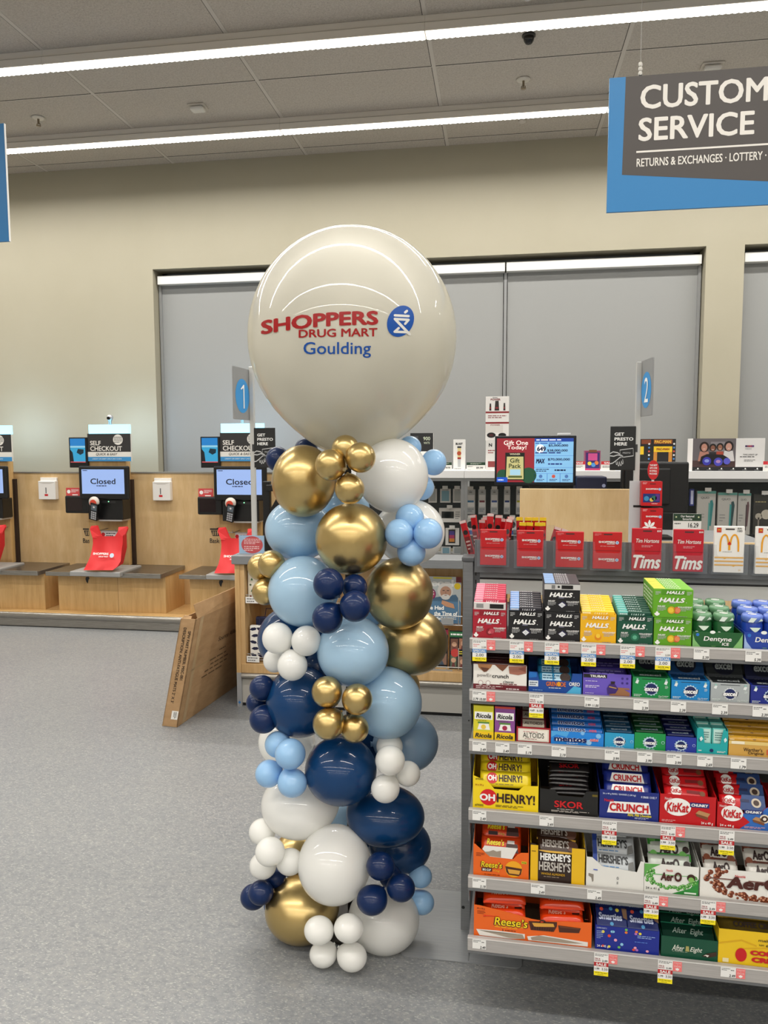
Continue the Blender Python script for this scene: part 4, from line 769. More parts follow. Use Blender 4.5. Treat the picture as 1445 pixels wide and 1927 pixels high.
bars(b, 'mint_pack', 'pale teal pack standing in the notched teal tray', 'candy pack', 'mint packs in the teal tray', [(s[0] + w * a, VB + .018 + .026 * i, s[2] + .034 + .005 * i, 0, 0, 0) for i in range(5) for a in (.27, .73)], 2)
def werth(F): F.rect(.0, .78, 1, 1, M('#E3C77A'), 1); F.rect(.05, .8, .3, .98, M('#F0E6CC'), 2); F.text('Werther\u2019s', .46, .48, .24, M('#3A2414'), 3, w=.36, bold=.01); F.text('Original', .52, .24, .22, M('#3A2414'), 3, w=.3, bold=.01); F.rect(.72, .2, 1, .55, M('#C85A3A'), 2)
s = spot((1370, 1420), (1470, 1431), 1396, 2); tray('caramel_tray', 'golden caramel tray at the right end of the third shelf', 'candy box', s, .15, '#D0A24E', werth, group='mint trays on the third shelf', side_h=.07, back='#8A6A30')
w = s[1] - s[0]; b = MB(); b.tube([(-w / 2 + .003, 0, 0), (w / 2 - .003, 0, 0)], .0095, M('#C8962E', .2, ), 12); F = Face(b, (-w / 2, -.006, .0075), (1, 0, 0), (0, 1, 0), w, .011); F.text('Original', .5, .5, .8, M('#3A2414'), 3, w=.4, bold=.02); F.rect(.02, 0, .12, 1, M('#F0E0B0'), 2)
bars(b, 'caramel_roll', 'gold wrapped caramel roll lying in the golden tray', 'candy roll', 'caramel rolls', [((s[0] + s[1]) / 2, VB + .016 + .021 * i, s[3] - .002 + .0085 * i, .75, 0, 0) for i in range(6)])

# --- shelf 4: chocolate bars
GB = 'chocolate bar trays'
def pile(s, n, mb, name, label, cat, group, dv=.022, dz=.012, v0=.018, z0=None, tilt=.95, jit=.03, du=0):
    z0 = s[3] - .012 if z0 is None else z0; rnd = random.Random(len(label))
    bars(mb, name, label, cat, group, [((s[0] + s[1]) / 2 + du + rnd.uniform(-.002, .002), VB + v0 + dv * i, z0 + dz * i, tilt + rnd.uniform(-.08, .08), rnd.uniform(-jit, jit), rnd.uniform(-jit, jit)) for i in range(n)], 1, 'front' if dv > 0 else 'bottom')
def ohh(F):
    F.ell(.24, .36, .25, M('#D3181E'), 2); F.text('OH', .225, .36, .22, HW, 4, w=.24, bold=.05); F.text('HENRY!', .66, .37, .29, M('#2E1414'), 4, w=.58, bold=.03); F.lines(.35, .08, .8, .16, 2, M('#5A4A14'), 3); F.text('#70202', .1, .1, .07, M('#3A3410'), 3, w=.13, bold=.02); F.text('36 x 58 g', .1, .72, .06, M('#B86A14'), 3, w=.13, bold=.03); F.text('#70202', .1, .9, .05, M('#3A3410'), 3, w=.12, bold=.02)
s = spot((889, 1522), (1013, 1530), 1463, 3)
pile(s, 5, bar_mesh('b', .125, .040, .017, '#E8CF1C', lambda F: (F.ell(.24, .5, .34, M('#C8181E'), 1), F.text('OH', .24, .5, .36, HW, 3, w=.17, bold=.05), F.text('HENRY!', .6, .5, .44, M('#2E1414'), 3, w=.46, bold=.03), F.lines(.3, .08, .8, .18, 1, M('#6A5A14'), 2))), 'peanut_bar', 'yellow wrapped peanut bar in the yellow tray', 'candy bar', 'peanut bars', .026, .0165, .02, s[3] - .014, .9, .05)
tray('bar_tray', 'yellow peanut bar tray with a dipped front and a red dot', 'candy box', s, .17, '#F2D31A', ohh, cut=[(0, 0), (1, 0), (1, .80), (.78, .78), (.7, .62), (.33, .62), (.24, .82), (.0, 1.0)], group=GB, side_h=.12)
def skor(F): F.text('SKOR', .5, .42, .27, M('#C4181E'), 3, w=.5, bold=.03); F.lines(.3, .2, .7, .25, 1, M('#C8C0B8'), 2); F.lines(.2, .1, .85, .18, 2, M('#C8C0B8'), 2); F.rect(.9, .8, .99, .88, M('#6A5A14'), 2)
s = spot((1015, 1529), (1125, 1538), 1486, 3)
pile(s, 6, bar_mesh('b', .095, .034, .010, '#1A1718', lambda F: (F.text('SKOR', .5, .5, .6, M('#B8181E'), 2, w=.5, bold=.03), F.rect(0, .93, 1, 1, M('#B8B4B0'), 1))), 'toffee_bar', 'black wrapped toffee bar in the black tray', 'candy bar', 'toffee bars', .0, .0115, .026, s[3] - .014, .12, .05)
tray('bar_tray', 'black toffee bar tray with red lettering', 'candy box', s, .15, '#151413', skor, cut=[(0, 0), (1, 0), (1, 1), (.80, .98), (.74, .74), (.32, .74), (.26, .95), (0, .97)], group=GB, side_h=.09)
def crun(F): F.poly([(.13, .22), (.87, .25), (.83, .64), (.18, .62)], HW, 2); F.text('CRUNCH', .5, .43, .29, M('#C4181E'), 4, w=.66, bold=.045); F.text('Nestl\u00e9', .16, .65, .1, M('#D8202A'), 3, w=.16, bold=.02); F.text('36 x 44 g BARS / BARRES (1,58 kg)', .33, .87, .075, M('#D0D8F0'), 3, w=.56, bold=.02); F.text('8 58600 13182 7', .83, .84, .075, M('#D0D8F0'), 3, w=.26, bold=.02); F.text('REAL Milk Chocolate', .68, .2, .09, M('#E8D820'), 5, w=.4, bold=.03, shear=.2); F.lines(.6, .06, .85, .13, 2, M('#C0C8E8'), 3)
s = spot((1127, 1538), (1239, 1549), 1489, 3)
pile(s, 4, bar_mesh('b', .11, .040, .014, '#1A2A80', lambda F: (F.poly([(.12, .2), (.86, .25), (.82, .8), (.18, .78)], HW, 1), F.text('CRUNCH', .5, .5, .4, M('#C4181E'), 3, w=.6, bold=.045), F.text('REAL Milk Chocolate', .65, .1, .14, M('#D8C820'), 3, w=.4))), 'crisp_bar', 'navy wrapped crisp bar in the navy tray', 'candy bar', 'crisp bars', .026, .018, .02, s[3] - .008, .9, .03)
tray('bar_tray', 'navy crisp bar tray with red letters on white', 'candy box', s, .16, '#1B2B7C', crun, group=GB, side_h=.11)
def kk(F, two=False):
    if two: F.poly([(.40, 0), (1.0, 0), (1.0, 1), (.86, .86), (.78, .62), (.4, .62), (.60, .3)], M('#2F68B8'), 1)
    cx = .27 if two else .32; F.poly([(cx + (.24 if not two else .20) * math.cos(q), .59 + .30 * math.sin(q)) for q in [math.pi * i / 16 for i in range(32)]], HW, 2); F.text('KitKat', cx, .58, .33, M('#C4141C'), 4, w=.40 if not two else .33, bold=.035, shear=.15); F.text('Nestl\u00e9', cx - .17, .86, .09, M('#F0D0D0'), 3, w=.13)
    F.rect(cx + .22, .62, cx + .56, .78, M('#1A2A70'), 3); F.text('CHUNKY', cx + .39, .70, .1, HW, 4, w=.3, bold=.05, shear=.15); F.poly([(.64, .42), (.86, .32), (.9, .44), (.7, .53)], M('#B98A5C'), 3); F.poly([(.64, .42), (.86, .32), (.86, .22), (.66, .33)], M('#7A4A2C'), 4); F.text('24 x 44 g' if two else '24 x 49 g', .18 if two else .85, .1, .11, HW, 3, w=.26 if two else .21, bold=.02); F.lines(.04 if not two else .5, .06, .3 if not two else .9, .15, 2, M('#E8A8A8'), 3)
    if two: F.ell(.86, .47, .17, M('#E8DCC8'), 3); F.ell(.86, .47, .12, M('#3A2218'), 4); F.ell(.86, .47, .06, M('#F0E6D8'), 5)
s = spot((1240, 1550), (1346, 1562), 1497, 3)
pile(s, 5, bar_mesh('b', .10, .036, .016, '#C8161C', lambda F: (F.ell(.26, .5, .36, HW, 1), F.text('KitKat', .26, .5, .32, M('#B8141C'), 3, w=.28, bold=.03, shear=.12), F.rect(.5, .4, .8, .62, M('#7A1014'), 2), F.ell(.85, .45, .18, M('#7A4A2C'), 2))), 'wafer_bar', 'red wrapped wafer bar in the all-red tray', 'candy bar', 'red wafer bars', .024, .0155, .02, s[3] - .004, .75, .06)
tray('bar_tray', 'all-red wafer bar tray with a white oval logo', 'candy box', s, .16, '#C01018', lambda F: kk(F), group=GB, side_h=.10)
s = spot((1348, 1560), (1452, 1573), 1512, 3)
pile(s, 5, bar_mesh('b', .10, .036, .014, '#C8161C', lambda F: (F.poly([(.42, 0), (1, 0), (1, 1), (.5, 1)], M('#1E3F78'), 0), F.ell(.22, .5, .36, HW, 1), F.text('KitKat', .22, .5, .32, M('#B8141C'), 3, w=.28, bold=.03, shear=.12), F.ell(.8, .5, .3, M('#C8BCA8'), 2), F.ell(.8, .5, .18, M('#3A2218'), 3), F.rect(.45, .5, .65, .68, M('#142050'), 2))), 'wafer_bar', 'red and blue wrapped wafer bar in the two-coloured tray', 'candy bar', 'red and blue wafer bars', .024, .0155, .02, s[3] - .008, .8, .05)
tray('bar_tray', 'red and blue wafer bar tray at the right of the fourth shelf', 'candy box', s, .16, '#C01018', lambda F: kk(F, True), cut=[(0, 0), (1, 0), (1, 1), (.86, .86), (.78, .64), (.36, .64), (.27, .92), (0, 1)], group=GB, side_h=.10)
s = spot((1453, 1574), (1545, 1586), 1524, 3); carton('bar_box', 'dark red bar box mostly outside the right edge on the fourth shelf', 'candy box', s, .14, '#A81018', lambda F: F.lines(.1, .3, .9, .7, 3, HW, 1), GB)

# --- shelf 5
def reese_big(F):
    F.poly([(.16, .86), (.20, .98), (.8, .98), (.70, .62), (.5, .63), (.3, .64)], M('#E9E6E0'), 1); F.poly([(.2, .78), (.28, .66), (.5, .64), (.5, .86), (.42, .82), (.36, .86), (.28, .80)], M('#9C8F80'), 2)
    F.text('Reese\u2019s', .33, .38, .21, M('#3A1A10'), 4, w=.41, bold=.07, shear=.15); F.text('Reese\u2019s', .33, .39, .19, M('#F4D51C'), 5, w=.38, bold=.02, shear=.15); F.rect(.15, .16, .34, .27, M('#3A1A10'), 3); F.text('BIG CUP', .245, .215, .07, HW, 4, w=.15, bold=.03); F.text('King', .42, .2, .09, M('#E8A820'), 4, w=.12, bold=.02, shear=.2); F.ell(.73, .3, .26, M('#F0A81C'), 1); F.poly([(.58, .38), (.88, .34), (.86, .16), (.82, .1), (.64, .12), (.6, .2)], M('#4A2414'), 3); F.poly([(.62, .30), (.85, .28), (.83, .15), (.65, .16)], M('#D8A040'), 4); F.rect(.87, .5, .96, .58, M('#D8C01C'), 2); F.text('King', .915, .54, .05, M('#2F6A2A'), 3, w=.07); F.lines(.05, .62, .2, .75, 3, M('#7A2A0C'), 2); F.lines(.2, .04, .6, .09, 1, M('#8A3410'), 2)
s = spot((890, 1651), (995, 1658), 1585, 4); s = (s[0], s[1], s[2], gp(893, 1588, VB)[1])
pile(s, 3, bar_mesh('b', .098, .05, .02, '#C83C12', lambda F: (F.text('Reese\u2019s', .36, .62, .3, M('#E8D820'), 3, w=.44, bold=.03, shear=.15), F.rect(.16, .2, .4, .38, M('#2A1210'), 2), F.text('King', .5, .26, .16, M('#C8A018'), 3, w=.14), F.poly([(.62, .2), (.94, .2), (.92, .6), (.64, .65)], M('#3A1A12'), 2), F.rect(.66, .6, .84, .75, M('#C8C4C0'), 3))), 'peanut_cup_pack', 'orange-red peanut butter cup pack in the cut-out orange tray', 'candy bar', 'big peanut butter cup packs', .03, .026, .022, s[3] - .012, .85, .03)
tray('bar_tray', 'orange cup tray with a torn cut-out front at the left of the fifth shelf', 'candy box', s, .16, '#E8661A', reese_big, cut=[(0, 0), (1, 0), (1, .86), (.86, .84), (.8, .98 - .2), (.72, .62), (.3, .66), (.14, .84), (.03, 1), (0, 1)], group=GB, side_h=.13)
def hersh(F):
    F.rect(.0, 0, .14, .95, M('#E8B81A'), 1); F.rect(.76, 0, 1, .95, M('#E8B81A'), 1); F.text('HERSHEY\u2019S', .45, .42, .24, M('#C8C2BA'), 3, w=.58, bold=.03); F.poly([(.14, .82), (.74, .68), (.74, .60), (.70, .54), (.18, .62)], M('#2A1A14'), 2); F.text('HERSHEY\u2019S', .46, .67, .2, HW, 4, w=.56, bold=.05); F.text('WHOLE ALMONDS', .42, .22, .06, M('#D0A01C'), 3, w=.44, bold=.02); F.lines(.25, .12, .65, .17, 1, M('#8A7A6A'), 3); F.rect(.02, .78, .1, .8, M('#6A4A10'), 2)
s = spot((997, 1658), (1100, 1668), 1590, 4)
pile(s, 4, bar_mesh('b', .095, .045, .012, '#3A2418', lambda F: (F.text('HERSHEY\u2019S', .45, .58, .4, M('#B8B0A8'), 3, w=.68, bold=.03), F.rect(.0, .1, 1, .2, M('#D0A01C'), 2), F.ell(.88, .5, .3, M('#5A3420'), 2))), 'almond_bar', 'dark brown wrapped almond bar in the brown and yellow tray', 'candy bar', 'almond bars', .026, .019, .022, s[3] - .016, .85, .06)
tray('bar_tray', 'brown and yellow almond bar tray with silver lettering', 'candy box', s, .16, '#2B1A14', hersh, cut=[(0, 0), (1, 0), (1, .98), (.8, .90), (.75, .66), (.46, .72), (.16, .8), (.1, .97), (0, 1)], group=GB, side_h=.12, back='#D8AE20')
s = spot((1102, 1667), (1211, 1678), 1617, 4)
pile(s, 3, bar_mesh('b', .10, .048, .013, '#B9BEC2', lambda F: (F.rect(.0, .0, .1, 1, M('#1C3F9A'), 1), F.text('HERSHEY\u2019S', .48, .6, .42, M('#15171A'), 3, w=.7, bold=.04), F.lines(.15, .2, .8, .3, 1, M('#3A78B0'), 2), F.poly([(.82, .1), (.97, .2), (.95, .6), (.84, .5)], M('#6A6A68'), 2))), 'cookie_bar', 'silver cookie bar in the plain white tray', 'candy bar', 'cookie bars', .028, .027, .02, s[3] - .02, .85, .04, du=.0)
tray('bar_tray', 'plain white bar tray with a wide notch on the fifth shelf', 'candy box', s, .16, '#E4E3DE', lambda F: (F.poly([(.04, .45), (.13, .42), (.13, .2), (.11, .14), (.09, .3), (.04, .36)], M('#8A8278'), 1), F.text('0', .55, .36, .1, M('#6A6A6A'), 2), F.text('E', .55, .2, .08, M('#6A6A6A'), 2)), cut=[(0, 0), (1, 0), (1, 1), (.94, 1), (.88, .62), (.4, .70), (.28, .72), (.1, 1.0), (0, 1)], group=GB, side_h=.11)
def aero(c1, c2, lt, big):
    def art(F):
        rnd = random.Random(5)
        if not big: F.poly([(0, .98), (.3, 1), (.1, .8), (0, .5)], M('#5FA850'), 1); F.poly([(1, 0), (1, .6), (.85, .25), (.5, 0)], M('#2F8A3A'), 1)
        N = 60 if not big else 75
        for i in range(N):
            a = math.pi * (.78 + 1.35 * i / N); q = 1 + rnd.uniform(-.14, .14)
            if big: a = math.pi * (.72 + .95 * i / N); x, y = .66 + .52 * math.cos(a) * q, .66 + .55 * math.sin(a) * q
            else: x, y = .5 + .42 * math.cos(a) * q, .55 + .34 * math.sin(a) * q
            if not (0.01 < x < .99 and .03 < y < .97): continue
            rr = rnd.uniform(.035, .06) if not big else rnd.uniform(.03, .10); F.ell(x, y, rr, M(c1, .3), 2); F.ell(x - rr * .25, y + rr * .3, rr * .4, M(lt, .3), 3, n=10)
        F.text('Aer', .42 if not big else .52, .60, .3 if not big else .42, M('#4A1C14'), 6, w=.24 if not big else .44, bold=.05, shear=.1); F.text('O', .62 if not big else .88, .62, .34 if not big else .5, M('#4A1C14'), 6, w=.14 if not big else .3, bold=.06); F.text('Nestl\u00e9', .46, .82, .08, M('#C8202A'), 5, w=.12, bold=.02)
        if not big: F.ell(.86, .62, .13, M('#3A1A10'), 4); F.ell(.86, .56, .09, M('#7FB85A'), 5); F.text('24 x 41 g', .16, .14, .1, INK, 5, w=.26, bold=.01); F.rect(.74, .06, .96, .12, M('#D8E8D8'), 5)
    return art
s = spot((1211, 1673), (1314, 1686), 1628, 4)
pile(s, 3, bar_mesh('b', .098, .048, .013, '#DDE4DA', lambda F: (F.rect(0, 0, 1, .35, M('#3F9A3A'), 1), F.text('AerO', .5, .55, .5, M('#2A1410'), 3, w=.45, bold=.05, shear=.1), F.ell(.12, .3, .16, M('#6FBA5A'), 2), F.ell(.25, .2, .12, M('#2F7A2A'), 2), F.ell(.82, .3, .18, M('#6FBA5A'), 2), F.ell(.9, .55, .16, M('#2A1410'), 2))), 'bubbly_bar', 'white and green wrapped bubbly bar in the green-bubble tray', 'candy bar', 'green bubbly bars', .028, .022, .02, s[3] - .012, .8, .03)
tray('bar_tray', 'white tray with green bubbles on the fifth shelf', 'candy box', s, .16, '#E8E8E2', aero('#4E9E3E', '#2F7A2A', '#A8D890', False), group=GB, side_h=.10)
s = spot((1316, 1685), (1480, 1706), 1640, 4); s = (s[0], s[1], s[2], gp(1318, 1632, VB)[1])
bmx = bar_mesh('b', .078, .048, .013, '#D8D4CC', lambda F: (F.rect(0, 0, 1, .3, M('#5A2A1A'), 1), F.text('AerO', .5, .58, .48, M('#2A1410'), 3, w=.5, bold=.05, shear=.1), F.ell(.14, .3, .16, M('#8A4A30'), 2), F.ell(.3, .2, .12, M('#6A3020'), 2), F.ell(.84, .3, .18, M('#8A4A30'), 2)))
w = s[1] - s[0]
bars(bmx, 'bubbly_bar', 'white and brown wrapped bar in the brown-bubble tray', 'candy bar', 'brown bubbly bars', [(s[0] + w * a, VB + .02 + .028 * i, s[3] - .012 + .022 * i, .8, 0, 0) for i in range(3) for a in (.26, .76)], 2)
tray('bar_tray', 'large white tray with brown bubbles at the right of the fifth shelf', 'candy box', s, .16, '#E8E6E0', aero('#7A3A22', '#5A2414', '#C88A6A', True), group=GB, side_h=.10)

# --- shelf 6
def reese_long(F):
    F.text('Reese\u2019s', .32, .55, .30, M('#3A1A10'), 4, w=.30, bold=.08, shear=.15); F.text('Reese\u2019s', .32, .56, .27, M('#F4D51C'), 5, w=.285, bold=.02, shear=.15)
    F.poly([(.47, .66), (.71, .72), (.71, .58), (.685, .40), (.49, .38)], M('#4A2414'), 3); F.ell(.59, .66, .1, M('#4A2414'), 3, ry=.09); F.poly([(.5, .62), (.68, .66), (.69, .56), (.52, .5)], M('#D8A040'), 4); F.poly([(.72, .62), (.91, .60), (.895, .44), (.73, .40)], M('#4A2414'), 2); F.poly([(.73, .61), (.90, .60), (.89, .56), (.735, .56)], M('#6A3A22'), 3)
    for i in range(9): F.poly([(.50 + i * .021, .52 - i * .004), (.507 + i * .021, .52 - i * .004), (.509 + i * .02, .40), (.503 + i * .02, .40)], M('#2E140C'), 5)
    F.lines(.18, .34, .44, .44, 2, M('#F0C020'), 2); F.text('3', .25, .27, .07, INK, 2); F.lines(.27, .25, .4, .3, 1, M('#5A2008'), 2); F.poly([(.02, .22), (.2, .24), (.44, .22), (.44, .06), (.3, .02), (.05, .03)], M('#E6E2DC'), 2); F.poly([(.04, .2), (.12, .15), (.28, .2), (.42, .2), (.44, .06), (.3, .05)], M('#A09484'), 3); F.poly([(.46, .16), (.6, .25), (.97, .18), (.97, .04), (.47, .04)], M('#E6E2DC'), 2); F.poly([(.49, .14), (.56, .23), (.75, .19), (.93, .12), (.8, .08), (.5, .06)], M('#A09484'), 3); F.text('40 x 46 g', .06, .9, .06, M('#6A2408'), 3, w=.07, bold=.02); F.lines(.03, .72, .1, .84, 3, M('#7A2A0C'), 2); F.lines(.94, .88, .98, .92, 1, M('#7A2A0C'), 2)
sa = spot((891, 1758), (1113, 1785), 1712, 5); s = (sa[0], sa[1], sa[2], gp(900, 1703, VB)[1])
pk = bar_mesh('b', .105, .05, .022, '#D23A10', lambda F: (F.text('Reese\u2019s', .4, .5, .4, M('#F0C8B0'), 2, w=.4, bold=.02, shear=.15), F.rect(.75, .3, .92, .7, M('#3A1A12'), 2)), rough=.15)
w = s[1] - s[0]
bars(pk, 'peanut_cup_pack', 'orange-red cup pack in the long orange tray', 'candy bar', 'peanut butter cup packs in the long tray', [(s[0] + w * a, VB + .025 + .02 * (i % 2) , s[3] - .02 + .019 * i, .18 + .05 * i, .04 * (-1) ** i, .05 * (-1) ** (i + 1)) for i in range(4) for a in (.26, .75)], 2)
tray('bar_tray', 'long orange peanut butter cup tray at the left of the lowest shelf', 'candy box', s, .16, '#E8651A', reese_long, cut=[(0, 0), (1, 0), (1, .80), (.8, .76), (.6, .70), (.5, .72), (.3, .86), (.05, .99), (0, 1)], group=GB, side_h=.075)
def smart(F):
    rnd = random.Random(11); cs = ['#E8D840', '#D84838', '#E8A0B8', '#8FC8E8', '#6FB85A', '#E07A30', '#B070C0']
    for i in range(18): F.ell(rnd.uniform(.1, .95), rnd.choice([rnd.uniform(.05, .25), rnd.uniform(.78, .93)]) if i > 3 else rnd.uniform(.3, .8) * .9, .055, M(cs[i % 7], .25), 2, ry=.05) if i > 3 else F.ell(.12 + .1 * i, .75 - .15 * i, .06, M(cs[i], .25), 2)
    F.text('24 x 45 g', .12, .14, .12, HW, 3, w=.18, bold=.01); F.text('0-59800-84807-2', .1, .9, .06, M('#B8C0E0'), 3, w=.16); F.lines(.66, .62, .95, .76, 2, M('#8FA8E0'), 3); F.lines(.62, .42, .9, .52, 1, M('#4A6AC0'), 3); F.lines(.02, .45, .12, .8, 5, M('#8FA0D0'), 3)
s = spot((1119, 1787), (1240, 1796), 1746, 5)
w = s[1] - s[0]; b = MB(); b.box(-w / 4 + .001, -.022, -.009, w / 4 - .001, .022, .009, M('#15225C', .35), .002); F = Face(b, (-w / 4, -.022, .009), (1, 0, 0), (0, 1, 0), w / 2, .044); F.text('Smarties', .47, .5, .4, M('#B8C0D8'), 3, w=.74, bold=.05); F.ell(.2, .88, .1, M('#C84838'), 2); F.ell(.5, .12, .1, M('#4A90C0'), 2); F.ell(.7, .88, .1, M('#D8C840'), 2); F.poly([(.84, 1), (1, 1), (1, .4), (.88, .5)], M('#8A6A50'), 2)
bars(b, 'candy_dot_box', 'small navy box of candy dots', 'candy box', 'small boxes of candy dots', [(s[0] + w * a, VB + .022 + .03 * i, s[3] + .006 + .02 * i, .6, 0, 0) for i in range(3) for a in (.26, .75)], 2)
tray('bar_tray', 'navy tray printed with coloured candy dots on the lowest shelf', 'candy box', s, .16, '#1A2A8C', smart, group=GB, side_h=.08)
def after(F): F.text('After', .3, .5, .3, M('#D8DCD0'), 3, w=.22, shear=.35); F.text('Eight', .62, .46, .3, M('#D8DCD0'), 3, w=.22, shear=.35); F.poly([(.43, .36), (.5, .36), (.49, .62), (.44, .62)], M('#A8A060'), 2); F.lines(.2, .3, .58, .33, 1, M('#B8C0B0'), 2); F.poly([(.72, .22), (.8, .36), (.98, .5), (.98, .3), (.84, .18)], M('#3A2418'), 3); F.poly([(.75, .25), (.79, .31), (.85, .29), (.82, .2), (.79, .27)], M('#E8E4DC'), 4)
s = spot((1243, 1797), (1350, 1813), 1766, 5)
b = MB(); w = s[1] - s[0]; b.box(-w / 2 + .004, -.02, -.006, w / 2 - .004, .02, .006, M('#0A2E22', .25), .002); F = Face(b, (-w / 2 + .004, -.02, .006), (1, 0, 0), (0, 1, 0), w - .008, .04); F.text('After  Eight', .5, .5, .45, M('#8A9A90'), 2, w=.6, shear=.35); F.rect(0, .94, 1, 1, M('#1F7A5A'), 2)
bars(b, 'mint_sleeve', 'dark green sleeve of mints leaning in the dark green tray', 'candy pack', 'dark green mint sleeves', [((s[0] + s[1]) / 2, VB + .025 + .022 * i, s[3] - .004 + .012 * i, .5, 0, 0) for i in range(5)])
tray('bar_tray', 'dark green after-dinner mint tray on the lowest shelf', 'candy box', s, .16, '#0C4A34', after, group=GB, side_h=.075)
def coffee(F): F.text('makes a', .66, .78, .08, M('#3A2A10'), 3, w=.28, bold=.01); F.text('un go\u00fbter', .67, .64, .08, M('#3A2A10'), 3, w=.3, bold=.01); F.text('COFFEE', .66, .40, .15, M('#C4181E'), 4, w=.56, bold=.09); F.text('CRISP', .63, .20, .16, M('#C4181E'), 4, w=.5, bold=.09); F.ell(.3, .3, .15, M('#C4181E'), 3, ry=.2); F.poly([(.06, .04), (.14, .04), (.14, .16), (.06, .16)], M('#E8DCB0'), 2); F.poly([(.0, .6), (.3, .75), (.5, .62), (.5, .57), (.3, .7), (0, .55)], M('#D8A818'), 1); F.poly([(.3, .5), (.6, .58), (.98, .5), (.98, .46), (.6, .54), (.3, .46)], M('#D8A818'), 1)
s = spot((1350, 1810), (1495, 1830), 1757, 5); s = (s[0], s[1], s[2], gp(1352, 1747, VB)[1])
w = s[1] - s[0]; pk = bar_mesh('b', w - .01, .045, .016, '#5A4A1A', lambda F: (F.rect(0, .1, 1, .28, M('#B8922A'), 2), F.text('COFFEE CRISP', .5, .6, .3, M('#2A1A10'), 3, w=.6, bold=.06)), rough=.15)
pile(s, 3, pk, 'coffee_bar', 'dull gold wrapped coffee bar in the yellow tray', 'candy bar', 'coffee bars', .03, .018, .022, s[3] - .006, .7, .02)
tray('bar_tray', 'yellow coffee bar tray at the right of the lowest shelf', 'candy box', s, .16, '#E8C01E', coffee, group=GB, side_h=.09)
# ------------------------------------------------------------------ balloon column
AX = Vector((-.452, 2.215, 0))          # the column's pole
def latex(name, c, rough=.38, coat=.9, thin=.3):
    """stretched rubber: a coloured skin with a clear gloss that lets some light through"""
    k = NT(name, rough); k.b.inputs['Coat Weight'].default_value = coat; k.b.inputs['Coat Roughness'].default_value = .035; k.b.inputs['Specular IOR Level'].default_value = .25
    a = tuple(int(c[i:i + 2], 16) for i in (1, 3, 5)); hi = '#%02X%02X%02X' % tuple(min(255, int(q * 1.03)) for q in a); lo = '#%02X%02X%02X' % tuple(int(q * .97) for q in a)
    col = k.ramp(k.noise(3, None, 2), [(.35, lo), (.65, hi)]); k.l(col, k.b.inputs['Base Color'])
    tr = k.n('ShaderNodeBsdfTranslucent'); k.l(col, tr.inputs['Color']); mx = k.n('ShaderNodeMixShader'); mx.inputs[0].default_value = thin
    out = [n for n in k.t.nodes if n.type == 'OUTPUT_MATERIAL'][0]; k.l(k.b.outputs[0], mx.inputs[1]); k.l(tr.outputs[0], mx.inputs[2]); k.l(mx.outputs[0], out.inputs['Surface']); return k.m
BM_ = {'white': latex('white_latex', '#FAF9F5', thin=.30), 'light blue': latex('light_blue_latex', '#B4D6EE', thin=.25), 'small light blue': latex('sky_blue_latex', '#A4D0F6', thin=.2),
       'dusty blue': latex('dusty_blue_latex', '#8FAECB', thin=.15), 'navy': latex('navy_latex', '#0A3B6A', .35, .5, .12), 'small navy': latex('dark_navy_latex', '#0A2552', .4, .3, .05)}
def goldm(c, name):
    k = NT(name, .31, .95); k.b.inputs['Coat Weight'].default_value = .25; k.b.inputs['Coat Roughness'].default_value = .05
    return k.done(k.ramp(k.noise(4, None, 2), [(.3, c), (.7, c)]))
BM_['gold'] = goldm('#C8AE74', 'chrome_gold_latex')
def balloon(color, px, py, rx, ry, Y, label, group, toward=None, material=None, name='balloon'):
    """a balloon seen at px,py with the given half-sizes, standing in the plane y = Y; its neck points to `toward`"""
    c = at(px, py, Y); kx = Y / F_PX; RX, RZ = rx * kx, ry * kx; b = MB(); fc = []; n = 26; ns = 40
    for it in range(4):                        # sized so that its outline has the half-sizes rx, ry
        RY = (RX + RZ) / 2; t = Vector(toward) if toward is not None else Vector((AX.x, AX.y, c.z)); d = (t - c)
        d = d.normalized() if d.length > 1e-4 else Vector((0, 0, -1)); q = d.to_track_quat('Z', 'Y').to_matrix(); v = []; xs = []; ys = []
        for i in range(n + 1):
            th = math.pi * i / n               # 0 at the crown, pi at the neck
            zz = -math.cos(th); rr = math.sin(th)
            if zz > .55: rr *= 1 - .10 * ((zz - .55) / .45) ** 2; zz = zz + .10 * ((zz - .55) / .45) ** 2
            if i == n: rr = .035; zz += .05
            for j in range(ns):
                a = 2 * math.pi * j / ns; p = q @ Vector((rr * math.cos(a), rr * math.sin(a), zz)); p = Vector((c.x + p.x * RX, c.y + p.y * RY, c.z + p.z * RZ)); v.append(p)
                if zz < .97: e = p - CAM; xs.append(W_PX / 2 + F_PX * e.dot(CR) / e.dot(CF)); ys.append(H_PX / 2 - F_PX * e.dot(CU) / e.dot(CF))
        if it < 3:
            RX *= 2 * rx / (max(xs) - min(xs)); RZ *= 2 * ry / (max(ys) - min(ys)); c = c + at(px, py, Y) - at((max(xs) + min(xs)) / 2, (max(ys) + min(ys)) / 2, Y)
    for i in range(n):
        for j in range(ns): fc.append((i * ns + j, i * ns + (j + 1) % ns, (i + 1) * ns + (j + 1) % ns, (i + 1) * ns + j))
    fc.append(tuple(range(n * ns, n * ns + ns)))
    b.add(v, fc, material or BM_[color], True)
    e = q @ Vector((0, 0, 1.1)); e2 = q @ Vector((0, 0, 1.17)); e = Vector((c.x + e.x * RX, c.y + e.y * RY, c.z + e.z * RZ)); e2 = Vector((c.x + e2.x * RX, c.y + e2.y * RY, c.z + e2.z * RZ))
    r_ = .06 * RX; b.tube([e, e + (e2 - e) * .5, e2], r_, material or BM_[color], 8, r_ * 1.5)
    o = b.build(name, loc=c); tag(o, label, 'balloon', group); return o, c, (RX, RY, RZ)
